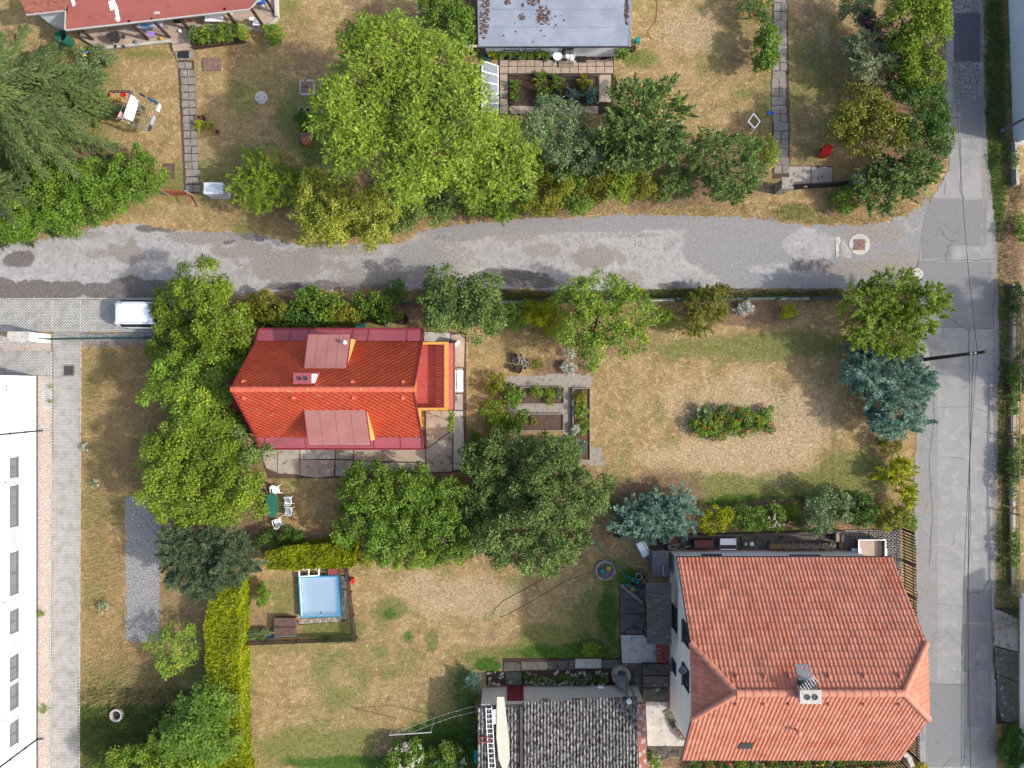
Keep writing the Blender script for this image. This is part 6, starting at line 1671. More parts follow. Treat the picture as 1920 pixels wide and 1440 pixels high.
pbox(MB(), 80, 718, 96, 766, 0, .03).build("frame", "gutter_light", t)
for k in range(12): pbox(MB(), 82, 721 + k * 3.6, 94, 722.6 + k * 3.6, .028, .05).build("bar", "metal_grey", t)
x, y = P2(222, 1338)
t = thing("planter_ring", "round stone-rimmed well with a dark opening in the shady grass", "well", (x, y, 0))
MB().lathe([(.40, 0), (.40, .25), (.31, .25), (.31, .0)], x, y, 0, 24, closed_top=False).build("wall", "concrete", t)
for k in range(14):
    a = k * 6.283 / 14; MB().box(x + .36 * math.cos(a), y + .36 * math.sin(a), .25, .13, .13, .06, a).build("stone", "concrete_light", t)
MB().lathe([(.31, 0), (.31, .02)], x, y, .05, 20).build("water", "glass_dark", t)

# ------------------------------------------------------------------ the parked car
def car(px, py):
    zb = .25
    cx, cy, _ = P(px, py, 1.0)
    t = thing("parked_car", "white estate car parked on the block paving, half under the tree", "car", (cx, cy, 0))
    L, W = 4.5, 1.84
    # cross sections along the length (x from rear to front): half width low, z of shoulder, half width roof, roof z
    st = [(-2.28, .38, .62, .36, .66), (-2.22, .60, .95, .52, .98), (-2.07, .76, 1.0, .62, 1.12), (-1.85, .86, 1.0, .64, 1.40), (-1.3, .95, 1.0, .68, 1.50), (0, .97, 1.0, .68, 1.52), (.55, .97, .98, .66, 1.46), (1.15, .92, .95, .72, 1.05), (1.8, .90, .88, .74, .93), (2.12, .82, .75, .64, .78), (2.25, .62, .55, .5, .57)]
    body = MB()
    ring = lambda x, wl, zs, wr, zr: [(cx + x, cy - wl * .95, .3), (cx + x, cy - wl, .55), (cx + x, cy - wl * .97, zs), (cx + x, cy - wr, zr - .03), (cx + x, cy - wr * .7, zr), (cx + x, cy + wr * .7, zr), (cx + x, cy + wr, zr - .03), (cx + x, cy + wl * .97, zs), (cx + x, cy + wl, .55), (cx + x, cy + wl * .95, .3)]
    vs = []
    for s in st: vs += ring(*s)
    n = 10
    fs = [(i * n + k, (i + 1) * n + k, (i + 1) * n + (k + 1) % n, i * n + (k + 1) % n) for i in range(len(st) - 1) for k in range(n)]
    fs += [tuple(range(n)), tuple(range((len(st) - 1) * n + n - 1, (len(st) - 1) * n - 1, -1))]
    body.add(vs, fs); b = body.build("body", "car_white", t, smooth=True)
    def pane(pts, nm="window"):
        MB().add([(cx + p[0], cy + p[1], p[2]) for p in pts], [tuple(range(len(pts)))]).build(nm, "glass_dark", b)
    for s in (-1, 1):
        pane([(-1.55, s * .885, 1.12), (.85, s * .905, 1.09), (.50, s * .715, 1.43), (-1.6, s * .72, 1.43)], "side_window")
        MB().bar((cx - 1.5, cy + s * .62, 1.53), (cx + .3, cy + s * .62, 1.53), .03, .04).build("roof_rail", "metal_grey", t)
        MB().box(cx + .85, cy + s * 1.0, .95, .2, .2, .16).build("mirror", "car_white", t)
        MB().box(cx - 2.08, cy + s * .66, .74, .16, .18, .2).build("tail_light", "plastic_red", t)
        MB().box(cx + 2.05, cy + s * .62, .62, .24, .3, .14).build("headlight", "gutter_light", t)
        for x in (-1.35, 1.35):
            w = MB()
            for yy in (0,): w.tube([(cx + x, cy + s * .72, .32), (cx + x, cy + s * .93, .32)], .32, 18)
            wo = w.build("wheel", "rubber", t)
            MB().tube([(cx + x, cy + s * .925, .32), (cx + x, cy + s * .945, .32)], .2, 12).build("rim", "metal_grey", wo)
    pane([(-2.16, -.54, 1.07), (-2.16, .54, 1.07), (-1.89, .58, 1.42), (-1.89, -.58, 1.42)], "rear_window")
    pane([(1.13, -.68, 1.09), (1.13, .68, 1.09), (.60, .60, 1.465), (.60, -.60, 1.465)], "windscreen")
    MB().box(cx - 2.22, cy, .38, .12, 1.0, .22).build("bumper", "plastic_black", t)
    return t
car(276, 588)

# ------------------------------------------------------------------ walls, fences, gates
x0, x1 = P(58, 0)[0], P(95, 0)[0]; y0, y1 = P(0, 627)[1], P(0, 643)[1]
t = thing("gate_pillar", "broad white rendered pillar at the paved walk's gateway", "pillar", ((x0 + x1) / 2, (y0 + y1) / 2, 0))
MB().box((x0 + x1) / 2, (y0 + y1) / 2, 0, x1 - x0, y0 - y1, 2.1).build("post", "plaster_white", t)
MB().box((x0 + x1) / 2, (y0 + y1) / 2, 2.1, x1 - x0 + .06, y0 - y1 + .06, .06).build("cap", "concrete_light", t)
for k in (.2, .55): MB().box(x1 - .2, y1 - .03, 1.2 + k, .3, .06, .2).build("letter_box", "metal_grey", t)

def rail_fence(name, label, pts_px, h, post_gap, mat, rails, pick=None, pw=.05, group=None, picks=(.09, .03), wires=0, name_pick="picket", cat="fence"):
    pts = [P(*p) for p in pts_px]
    t = thing(name, label, cat, pts[0], group)
    pm_ = mesh_of(MB().box(0, 0, 0, pw, pw, h), "post", mat)
    pk = mesh_of(MB().box(0, 0, .06, picks[1], picks[0], h - .04), name_pick, mat) if pick else None
    for a, b in zip(pts[:-1], pts[1:]):
        a, b = Vector(a), Vector(b); d = b - a; n = max(1, round(d.length / post_gap)); ang = math.atan2(d.y, d.x)
        for i in range(n + 1): inst(pm_, "post", t, a + d * (i / n), ang)
        for z in rails: MB().bar(a + Vector((0, 0, z)), b + Vector((0, 0, z)), .035, .06).build("rail", mat, t)
        if wires:
            for k in range(wires): MB().bar(a + Vector((0, 0, h * (k + .5) / wires)), b + Vector((0, 0, h * (k + .5) / wires)), .012).build("wire", mat, t)
        if pick:
            m = round(d.length / pick); nrm = Vector((-d.y, d.x, 0)).normalized() * .04
            for i in range(m):
                inst(pk, name_pick, t, a + d * ((i + .5) / m) + nrm, ang + math.pi / 2, (1, 1, random.uniform(.97, 1.03)))
    return t
rail_fence("mesh_fence", "thin dark green fence along the paved parking strip", [(97, 637), (152, 636), (292, 634)], 1.3, 2.4, "fence_green", (.08, 1.26), None, .05, wires=7)
rail_fence("picket_fence", "dark brown picket fence along the pool garden's south side", [(446, 1202), (670, 1194)], .95, 1.8, "fence_dark", (.25, .75), .16, .07)
rail_fence("picket_fence", "dark brown picket fence along the pool garden's east side", [(670, 1194), (654, 1066)], .95, 1.8, "fence_dark", (.25, .75), .16, .07)
rail_fence("picket_fence", "tall dark picket fence between grass pavers and road", [(1689, 990), (1692, 1110), (1696, 1300), (1698, 1405)], 1.6, 2.4, "fence_dark", (.35, 1.3), .19, .08)
rail_fence("picket_fence", "low picket fence south of the terracotta house's flower border", [(1300, 1448), (1690, 1428)], .9, 2.2, "fence_dark", (.25, .75), .19, .07)
rail_fence("verge_fence", "old post and rail fence under the verge bushes north of the lane", [(1078, 360), (1180, 362), (1300, 358)], 1.1, 2.2, "wood_grey", (.5, .95), None, .10)
rail_fence("garden_fence", "wooden fence posts in front of the eastern gardens", [(1893, 540), (1892, 680), (1890, 820), (1889, 960), (1892, 1110)], 1.2, 2.4, "wood_grey", (.3, 1.1), None, .09, wires=4)
t = thing("fence_wall", "low dark concrete fence wall with a green rail, south of the lane", "fence", P(1100, 564, 0))
for a, b in (((470, 574), (760, 571)), ((762, 571), (1060, 567)), ((1062, 567), (1330, 563)), ((1332, 563), (1575, 560))):
    p, q = Vector(P(*a)), Vector(P(*b)); n = max(1, round((q - p).length / 2.4))
    for i in range(n):
        u, v_ = p.lerp(q, i / n), p.lerp(q, (i + 1) / n)
        MB().bar((u.x + .02, u.y, .22), (v_.x - .02, v_.y, .22), .14, .44).build("wall_panel", ("concrete_dark", "concrete_mossy", "concrete")[i % 3], t)
        MB().box(u.x, u.y, 0, .09, .09, 1.25).build("post", "fence_green", t)
    for z in (.8, 1.2): MB().bar((p.x, p.y, z), (q.x, q.y, z), .03, .04).build("rail", "fence_green", t)
# concrete edging wall of the eastern gardens
t = thing("edging_wall", "broken grey concrete edging along the eastern garden fence", "wall", P(1900, 700, 0))
for y0, y1 in ((532, 600), (604, 672), (676, 742), (746, 812), (816, 880), (884, 950), (954, 1020), (1024, 1100)):
    pbox(MB(), 1899, y0, 1905, y1, 0, random.uniform(.25, .4)).build("block", random.choice(["concrete", "concrete_mossy"]), t)
t = thing("brush_pile", "heap of dry branches beyond the eastern verge", "branches", P(1912, 370, 0))
for k in range(60):
    px, py = random.uniform(1902, 1922), random.uniform(335, 440); p = P(px, py, .15); a = random.uniform(0, 6.28); l = random.uniform(.3, .8)
    MB().tube([(p[0] - l * math.cos(a), p[1] - l * math.sin(a), random.uniform(.02, .3)), (p[0] + l * math.cos(a), p[1] + l * math.sin(a), random.uniform(.05, .45))], [.02, .008], 4).build("branch", "dry_stalk" if k % 3 else "bark", t)
def low_wall(name, label, pts, h, w, mat, cat="wall"):
    t = thing(name, label, cat, P(*pts[0]))
    for a, b in zip(pts[:-1], pts[1:]):
        p, q = P(*a), P(*b); MB().bar((p[0], p[1], h / 2), (q[0], q[1], h / 2), w, h).build("wall_section", mat, t)
    return t
low_wall("retaining_wall", "grey concrete kerb wall beside the pale blue-grey building's end", [(1896, 268), (1899, 350)], .5, .22, "concrete")
low_wall("retaining_wall", "dark low wall between south border and the cream house's walk", [(1150, 1004), (1300, 1003), (1450, 999), (1580, 996)], .35, .16, "concrete_dark")
low_wall("retaining_wall", "pale kerb and low wall at the terracotta house's south-east corner", [(1680, 1402), (1696, 1412), (1704, 1430)], .5, .3, "concrete_light")
# iron gate between stone pillars
for px, py, lb, m in ((1459, 356, "pale stone gate pillar west of the black iron gate", "stone"), (1590, 350, "mossy stone gate pillar east of the black iron gate", "concrete_mossy")):
    x, y = P2(px, py)
    t = thing("gate_pillar", lb, "pillar", (x, y, 0))
    for k in range(5): MB().box(x + random.uniform(-.02, .02), y + random.uniform(-.02, .02), k * .3, .62, .62, .295, random.uniform(-.03, .03)).build("stone", m, t)
    MB().box(x, y, 1.497, .74, .74, .12).build("capstone", "stone", t)
a, b = Vector(P(1472, 357)), Vector(P(1578, 350))
t = thing("iron_gate", "black iron gate of upright bars between the two stone pillars", "gate", a)
for z in (.15, .75, 1.3): MB().bar(a + Vector((0, 0, z)), b + Vector((0, 0, z)), .04, .05).build("rail", "iron_black", t)
br = mesh_of(MB().box(0, 0, .1, .025, .04, 1.3), "bar", "iron_black")
for k in range(34): inst(br, "bar", t, a.lerp(b, (k + .5) / 34), math.atan2((b - a).y, (b - a).x))
MB().box(*a.lerp(b, .28)[:2], .6, .2, .12, .2).build("lock", "metal_grey", t)
# red garden gate and meter cabinet in the north-west
a, b = Vector(P(318, 366)), Vector(P(362, 367)); 
t = thing("garden_gate", "rusty red metal garden gate standing at the slab path's end", "gate", a)
for z in (.1, 1.05): MB().bar(a + Vector((0, 0, z)), b + Vector((0, 0, z)), .06, .06).build("rail", "red_iron", t)
for k in range(10): MB().bar(a.lerp(b, k / 9) + Vector((0, 0, .1)), a.lerp(b, k / 9) + Vector((0, 0, 1.05)), .03).build("bar", "red_iron", t)
c = b + Vector((.35, -.75, 0))
for z in (.1, 1.05): MB().bar(b + Vector((0, 0, z)), c + Vector((0, 0, z)), .06, .06).build("rail", "red_iron", t)
MB().box(b.x, b.y, 0, .1, .1, 1.2).build("post", "wood_grey", t)
MB().box(a.x, a.y, 0, .1, .1, 1.2).build("post", "wood_grey", t)
x0, y0, _ = P(392, 346, 0); x1, y1, _ = P(430, 374, 0)
t = thing("meter_cabinet", "white utility cabinet standing beside the red garden gate", "cabinet", ((x0 + x1) / 2, (y0 + y1) / 2, 0))
pbox(MB(), 383, 343, 417, 363, .0, 1.35).build("box", "cabinet_white", t)
pbox(MB(), 382, 342, 418, 364, 1.351, 1.40).build("lid", "cabinet_white", t)
q = P(400, 363, .7); MB().box(q[0], q[1] - .02, .2, 1.0, .03, 1.05).build("door", "paint_white", t)

# ------------------------------------------------------------------ utility pole, cables, lamp post
bx, by = P2(1733, 674); zt = 6.1
t = thing("utility_pole", "dark wooden utility pole carrying overhead cables across the road edge", "pole", (bx, by, 0))
tx, ty, _ = P(1849, 659.5, zt)
MB().tube([(bx, by, 0), (tx, ty, zt)], [.13, .09], 10).build("shaft", "wood_dark", t)
for f in (.80, .86): MB().box(bx + (tx - bx) * f, by + (ty - by) * f, zt * f, .34, .1, .08).build("bracket", "metal_grey", t)
for f, s in ((.8, 1), (.8, -1), (.86, 1), (.86, -1)): MB().lathe([(.05, 0), (.06, .06), (.03, .12)], bx + (tx - bx) * f + s * .14, by + (ty - by) * f, zt * f + .08, 8).build("insulator", "paint_white", t)
at = lambda f: Vector((bx + (tx - bx) * f, by + (ty - by) * f, zt * f + .1))
def cable(name, label, a, b, sag, r=.014):
    a, b = Vector(a), Vector(b); pts = []
    for i in range(25):
        f = i / 24; p = a.lerp(b, f); p.z -= sag * 4 * f * (1 - f); pts.append(p)
    return MB().tube(pts, r, 5).build(name, "rubber", label=label, cat="cable")
cable("overhead_cable", "overhead cable running north from the utility pole along the road", at(.86), P(1788, -60, 5.8), .5)
cable("overhead_cable", "upper overhead cable running south from the utility pole", at(.86), P(1803, 1500, 5.8), .5)
cable("overhead_cable", "lower overhead cable running south from the utility pole", at(.8), P(1822, 1500, 5.4), .4, .02)
cable("overhead_cable", "thin service cable from the utility pole to the eastern gardens", at(.95), P(2010, 700, 4.5), .3, .01)
x, y = P2(1876, 246)
t = thing("lamp_post", "blue-grey steel lamp post in the verge beside the pale building", "lamp post", (x, y, 0))
MB().tube([(x, y, 0), (x, y, 3), (x, y, 6.5)], [.10, .08, .06], 10).build("shaft", "frame_grey", t)
MB().lathe([(.16, 0), (.16, .25), (.1, .3)], x, y, 0, 10).build("base", "frame_grey", t)
MB().box(x - .45, y, 6.45, .9, .16, .1).build("lamp_head", "metal_grey", t)
# ------------------------------------------------------------------ garden furniture and clutter
def chair_proto():
    t = thing("garden_chair", "x", "chair", (0, 0, 0))
    MB().box(0, 0, .40, .46, .46, .04, top=.96).build("seat", "plastic_white", t)
    b = MB()      # curved backrest
    n = 7
    vs = []
    for z, r in ((.44, .23), (.86, .25)):
        for k in range(n):
            a = math.pi * (.18 + .64 * k / (n - 1)); vs.append((r * math.cos(a) * .98, -.02 - r * math.sin(a) * 1.05 - (z - .44) * .22, z + (.06 * math.sin(a) if z > .5 else 0)))
    vs += [(v[0] * .9, v[1] + .025, v[2]) for v in vs]
    m = 2 * n
    b.add(vs, [(k, k + 1, n + k + 1, n + k) for k in range(n - 1)] + [(m + n + k, m + n + k + 1, m + k + 1, m + k) for k in range(n - 1)] + [(n + k, n + k + 1, m + n + k + 1, m + n + k) for k in range(n - 1)])
    b.build("backrest", "plastic_white", t)
    for sx in (-1, 1):
        MB().tube([(sx * .26, -.22, .66), (sx * .28, .0, .65), (sx * .26, .22, .62), (sx * .25, .24, .42)], .022, 6).build("armrest", "plastic_white", t)
        for sy in (-1, 1): MB().tube([(sx * .21, sy * .21, .41), (sx * .28, sy * .28, 0)], [.026, .018], 6).build("leg", "plastic_white", t)
    return t
cp = chair_proto()
spots = [((519, 918), math.radians(190), "white plastic chair at the green table's north end"), ((542, 938), math.radians(95), "white plastic chair at the green table's side, nearer the concrete yard"),
         ((543, 957), math.radians(85), "white plastic chair at the green table's side, nearer the short lime hedge"), ((523, 978), math.radians(20), "white plastic chair at the green table's south end")]
for i, ((px, py), rz, lb) in enumerate(spots):
    p = P(px, py, .2)
    if i == 0:
        cp.location = (p[0], p[1], 0); cp.rotation_euler = (0, 0, rz); cp["label"] = lb; cp["group"] = "white chairs round the green table"
    else: copy_tree(cp, (p[0], p[1], 0), rz, lb, "white chairs round the green table")
p = P(1068, 110, .2); copy_tree(cp, (p[0], p[1], 0), math.radians(5), "white plastic chair on the hut's paved yard", "")
del_ = [o for o in scene.objects if o.get("group") == ""]
for o in del_: del o["group"]
x, y = P2(510, 947, .7)
t = thing("garden_table", "dark green oval garden table under the broad tree", "table", (x, y, 0))
MB().lathe([(.45, 0), (.47, .02), (.46, .04)], x, y, .70, 24, sx=.9, sy=1.75).build("tabletop", "plastic_green", t)
for sx in (-1, 1):
    for sy in (-1, 1): MB().tube([(x + sx * .25, y + sy * .5, .70), (x + sx * .3, y + sy * .58, 0)], .025, 6).build("leg", "plastic_green", t)
# slatted bench by the balcony
bx0, by0 = P2(851, 694, .45); bx1, by1 = P2(868, 735, .45)
t = thing("garden_bench", "white slatted bench against the balcony's east side", "bench", ((bx0 + bx1) / 2, (by0 + by1) / 2, 0))
for k in range(4): MB().box(bx0 + .28 + k * .095, (by0 + by1) / 2, .42, .075, by0 - by1, .03).build("seat_slat", "plastic_white", t)
for k in range(3): MB().box(bx0 + .03 + k * .05, (by0 + by1) / 2, .5 + (2 - k) * .13, .03, by0 - by1, .11).build("back_slat", "plastic_white", t)
for yy in (by0 - .12, by1 + .12):
    for xx in (bx0 + .1, bx1 - .02): MB().box(xx, yy, 0, .05, .06, .42).build("leg", "plastic_white", t)
    MB().bar((bx0 + .1, yy, .40), (bx1, yy, .40), .05, .05).build("seat_rail", "plastic_white", t)

def pot(px, py, r, h, mat, label, fill="dark_soil", cat="pot", name="plant_pot", leaf=None, group=None, z0=0.0, water=None):
    x, y = P2(px, py, h * .5)
    t = thing(name, label, cat, (x, y, z0), group)
    MB().lathe([(r * .8, 0), (r, h), (r * .88, h), (r * .84, h * .8)], x, y, z0, 16, closed_top=False).build("pot", mat, t)
    MB().lathe([(r * .85, 0), (r * .85, .01)], x, y, z0 + h * .8, 14).build("soil", fill, t)
    if leaf:
        b = [(x, y, z0 + h + .18, r * 1.5, r * 1.5, .26)]
        q, ti = crown_pts(b, 700, 14, nseed(), "broad", (.12, .07), .1)
        put_leaves("leaves", q, ti, leaf, t)
    return t
for px, py, r, lb in ((965, 668, .2, "black flowerpot at the back of the pot group by the flower patch"), (967, 677, .21, "grey pot in the middle of the pot group by the flower patch"), (961, 688, .2, "black pot on the west side of the pot group"), (972, 694, .22, "large black pot at the front of the pot group"), (984, 690, .14, "small pale pot at the pot group's east side")):
    pot(px, py, r, .36, "plastic_grey" if "grey" in lb else ("plastic_cream" if "pale" in lb else "plastic_black"), lb)
t = thing("stone_heap", "little heap of pale stones beside the black pots", "stones", P(983, 678, 0))
for k in range(16):
    px, py = random.gauss(983, 5), random.gauss(677, 5); p = P(px, py); s = random.uniform(.06, .12)
    MB().lathe([(s * .7, 0), (s, s * .5), (s * .5, s)], p[0], p[1], 0, 6, sy=random.uniform(.7, 1.2)).build("stone", "stone", t)
GP = "pots along the hut's south wall"
for k, (px, r, lf, lb) in enumerate(((926, .2, "leaf_goldbush", "second pot from the blue bucket"), (940, .2, "leaf_bright", "third pot from the blue bucket"), (955, .19, "leaf_yellowgreen", "fourth pot from the blue bucket"), (968, .17, "leaf_bright", "fifth pot from the blue bucket"), (981, .22, "leaf_bright", "sixth pot from the blue bucket"), (996, .18, "leaf_bright", "seventh pot from the blue bucket"), (1008, .2, "leaf_bright", "eighth pot from the blue bucket"), (1022, .22, "leaf_yellowgreen", "pot next to the round white table"))):
    pot(px, 106, r, .36, "plastic_grey", "grey pot with leafy plant at the hut wall, " + lb, leaf=lf, group=GP)
pot(914, 107, .26, .4, "plastic_teal", "blue bucket with an orange tool at the hut's corner", "plastic_black", "bucket", "bucket")
pot(1186, 92, .2, .3, "plastic_black", "black pot beside the hose reel at the hut's corner")
pot(1108, 1209, .36, .5, "plastic_grey", "grey round planter with a small plant on the shaded lawn edge", leaf="leaf_walnut")
pot(1197, 1080, .22, .35, "plastic_cream", "cream bucket of green water beside the watering cans", "leaf_forest", "bucket", "bucket")
pot(1186, 1103, .15, .3, "plastic_yellow", "yellow bucket on the dark concrete yard", "plastic_yellow", "bucket", "bucket")
pot(757, 600, .36, .8, "plastic_black", "black square-looking compost tub beside the dense tree", "bin_fill", "tub", "compost_tub")
pot(1508, 938, .17, .3, "plastic_black", "small black pot on the grass above the south border")
for px, py, m, lb in ((373, 221, "clay_pot", "orange pot beside the slab path's flower spot"), (381, 222, "plastic_black", "black pot in the flower spot beside the slab path"), (408, 248, "clay_pot", "pinkish pot at the flower spot's lower end"), (566, 206, "plastic_cream", "white pot at the north end of the shaded pot group"), (578, 207, "plastic_cream", "second white pot of the shaded pot group"),
                      (566, 217, "plastic_black", "black pot in the shaded pot group"), (572, 221, "plastic_cream", "white-rimmed pot in the middle of the shaded pot group"), (562, 226, "plastic_grey", "grey pot at the west side of the shaded pot group"), (580, 228, "plastic_cream", "white pot on the east side of the shaded pot group"), (572, 240, "plastic_black", "black pot at the south end of the shaded pot group")):
    pot(px, py, .17, .26, m, lb, leaf="leaf_forest" if px > 500 and py > 215 else None)
plant("flower_spot", "small golden-green plant in the flower spot by the slab path", "plant", [(374, 236, 8, 10)], .5, "leaf_goldbush", .9, (.1, .05), part="foliage", trunk=.02, clump=.08)
plant("flower_spot", "withered brown plant beside the golden one at the slab path", "plant", [(390, 240, 12, 10)], .4, "leaf_olive", .4, (.1, .05), part="foliage", trunk=.02, clump=.1)
plant("pot_plant", "leafy green plant in the shaded pot group", "plant", [(567, 232, 9, 12)], .5, "leaf_walnut", .8, (.14, .06), part="foliage", trunk=.02, clump=.09)
t = thing("tree_stump_seat", "round clay disc on a rusty stone base in the shaded grass", "stump", P(573, 262, 0))
pbox(MB(), 562, 248, 584, 266, 0, .16).build("base", "rusty_iron", t)
x, y = P2(574, 264, .3); MB().lathe([(.28, 0), (.3, .2), (.26, .24)], x, y, .1, 16).build("disc", "clay_pot", t)

# sandpit and rotary clothes dryer
sx0, sy0 = P2(208, 171, .2); sx1, sy1 = P2(246, 208, .2)
t = thing("sandpit", "wooden sandpit frame half under the rotary clothes dryer", "sandpit", ((sx0 + sx1) / 2, (sy0 + sy1) / 2, 0))
MB().box((sx0 + sx1) / 2, (sy0 + sy1) / 2, 0, sx1 - sx0 - .1, sy0 - sy1 - .1, .08).build("sand", "sand", t)
for (a, b, c, d, m) in ((sx0, sy0, sx1, sy0, "wood_brown"), (sx0, sy1, sx1, sy1, "wood_grey"), (sx0, sy0 - .08, sx0, sy1 + .08, "wood_orange"), (sx1, sy0 - .08, sx1, sy1 + .08, "wood_brown")):
    MB().bar((a, b, .12), (c, d, .12), .12, .22).build("board", m, t)
for px, py, m, lb in ((233, 178, "plastic_red", "red toy bucket in the sandpit"), (225, 187, "plastic_yellow", "yellow sand mould in the sandpit"), (207, 218, "plastic_green", "green toy lying below the sandpit")):
    x, y = P2(px, py, .15); MB().lathe([(.10, 0), (.13, .16), (.11, .16), (.09, .03)], x, y, .08, 10).build("sand_toy", m, label=lb, cat="toy")
cxp, cyp = 271, 213
dx_, dy_, _ = P(269, 211, 1.0)
t = thing("rotary_dryer", "rotary clothes dryer on a grey pole beside the sandpit", "clothes dryer", (dx_, dy_, 0))
MB().tube([(dx_, dy_, 0), (dx_, dy_, 1.75)], .03, 8).build("pole", "metal_grey", t)
tips = [P(247, 165, 1.9), P(217, 223, 1.9), P(275, 245, 1.9), P(300, 192, 1.9)]
hub = Vector((dx_, dy_, 1.2))
for tp in tips: MB().tube([hub, tp], .018, 6).build("arm", "metal_grey", t)
for f in (.4, .6, .8, .97):
    q = [hub.lerp(Vector(tp), f) for tp in tips]
    for a, b in zip(q, q[1:] + q[:1]): MB().tube([a, b], .005, 4).build("line", "gutter_light", t)
def cloth(name, label, a, b, drop, mat, wob=.05):
    """cloth pegged between two points a, b hanging down"""
    a, b = Vector(a), Vector(b); n, m = 10, 6
    vs = []; d = (b - a); nn = Vector((-d.y, d.x, 0)).normalized()
    for j in range(m + 1):
        for i in range(n + 1):
            p = a.lerp(b, i / n) + Vector((0, 0, -drop * j / m)) + nn * (math.sin(i * 1.3 + j * .4) * wob * j / m + .10 * j / m)
            vs.append(p)
    fs = [(j * (n + 1) + i, j * (n + 1) + i + 1, (j + 1) * (n + 1) + i + 1, (j + 1) * (n + 1) + i) for j in range(m) for i in range(n)]
    k = len(vs); vs2 = [v - nn * .012 for v in vs]
    MB().add(vs + vs2, fs + [tuple(k + x for x in f[::-1]) for f in fs]).build(name, mat, smooth=True, label=label, cat="laundry", group="laundry on the rotary dryer")
def on(i, f0, f1, f=.97):
    q = [hub.lerp(Vector(tp), f) for tp in tips]; a, b = q[i], q[(i + 1) % 4]
    return a.lerp(b, f0), a.lerp(b, f1)
a, b = on(0, .30, .98); cloth("laundry", "large white sheet hanging over the sandpit", a + Vector((.25, .1, .05)), b + Vector((.45, .1, .05)), .75, "cloth_white", .1)
c0, c1, c2, c3 = [Vector(v) for v in (P(243, 196, 1.5), P(259, 194, 1.6), P(249, 227, 1.5), P(231, 221, 1.5))]
MB().slab([c0, c1, c2, c3], .02).build("laundry", "cloth_white", label="white bedsheet spread flat across the dryer's lines", cat="laundry", group="laundry on the rotary dryer")
MB().slab([P(245, 177, 1.7), P(254, 183, 1.72), P(252, 191, 1.7), P(241, 188, 1.7)], .02).build("laundry", "cloth_white", label="small white towel folded over the dryer's north-west arm", cat="laundry", group="laundry on the rotary dryer")
a, b = on(1, .1, .5); cloth("laundry", "yellow-green shirt on the dryer's south line", a, b, .4, "cloth_lime")
a, b = on(1, .35, .98); cloth("laundry", "striped pale cloth on the dryer's south line", a, b, .7, "cloth_stripe")
a, b = on(2, .04, .22); cloth("laundry", "dark navy cloth near the dryer's south-east arm", a, b, .55, "cloth_navy")
a, b = on(2, .25, .55); cloth("laundry", "pale blue striped shirt on the dryer's east line", a, b, .5, "cloth_stripe")
a, b = on(2, .6, .75, .7); cloth("laundry", "pink and red cloth on the dryer's inner east line", a, b, .45, "cloth_pink")
a, b = on(2, .74, .98); cloth("laundry", "white shirt at the dryer's east tip", a, b, .5, "cloth_white")
a, b = on(3, .12, .5); cloth("laundry", "bright blue patterned cloth on the dryer's north line", a, b, .6, "cloth_blue")
a, b = on(3, .55, .75); cloth("laundry", "black sock strip on the dryer's north line", a, b, .25, "cloth_navy")
a, b = on(0, .75, .92); cloth("laundry", "small pink cloth at the dryer's west arm", a, b, .35, "cloth_pink")

# terrace clutter of the north-west house
zt = .3
x, y = P2(117, 69, .9)
t = thing("rain_barrel", "tall green open rain barrel under the blue-grey wall", "barrel", (x + .1, y - .1, 0))
x, y = P2(119, 71, .7); MB().lathe([(.32, 0), (.37, .5), (.38, .95), (.40, 1.0), (.35, 1.0), (.34, .5)], x, y, 0, 20, closed_top=False).build("barrel", "plastic_green", t)
MB().lathe([(.34, 0), (.34, .01)], x, y, .5, 18).build("water", "glass_dark", t)
x, y = P2(109, 92); MB().lathe([(.34, 0), (.36, .03), (.3, .06)], x, y, .0, 18).build("barrel_lid", "frame_grey", label="dull blue round lid lying below the green rain barrel", cat="lid")
for px, py, m, lb in ((162, 98, "plastic_blue", "small blue toy in the weeds by the terrace"), (158, 103, "plastic_yellow", "small yellow toy in the weeds by the terrace")):
    x, y = P2(px, py, .9); MB().lathe([(.08, 0), (.12, .08), (.05, .14)], x, y, .85, 8).build("toy", m, label=lb, cat="toy")
def stroller(px, py):
    x, y = P2(px, py, .8)
    t = thing("baby_stroller", "black baby stroller parked on the terrace", "stroller", (x, y, zt))
    MB().lathe([(.1, 0), (.26, .12), (.27, .3), (.2, .32)], x, y, zt + .42, 10, sx=1.0, sy=1.3).build("seat", "rubber", t)
    h = MB(); n = 6
    for i in range(n):
        a0, a1 = math.pi * .5 * i / n, math.pi * .5 * (i + 1) / n
        q = lambda a: (math.sin(a) * .38, math.cos(a) * .38)
        h.add([(x - .25, y - q(a0)[0] + .1, zt + .7 + q(a0)[1]), (x + .25, y - q(a0)[0] + .1, zt + .7 + q(a0)[1]), (x + .25, y - q(a1)[0] + .1, zt + .7 + q(a1)[1]), (x - .25, y - q(a1)[0] + .1, zt + .7 + q(a1)[1])], [(0, 1, 2, 3)])
    h.build("hood", "rubber", t)
    MB().tube([(x - .22, y + .4, zt + 1.0), (x + .22, y + .4, zt + 1.0)], .02, 6).build("handle", "metal_dark", t)
    for sx in (-1, 1):
        MB().tube([(x + sx * .22, y + .4, zt + 1.0), (x + sx * .25, y - .35, zt + .12)], .018, 6).build("frame", "metal_dark", t)
        for yy in (-.35, .3): MB().tube([(x + sx * .24, y + yy, zt + .12), (x + sx * .28, y + yy, zt + .12)], .12, 12).build("wheel", "rubber", t)
stroller(219, 72)
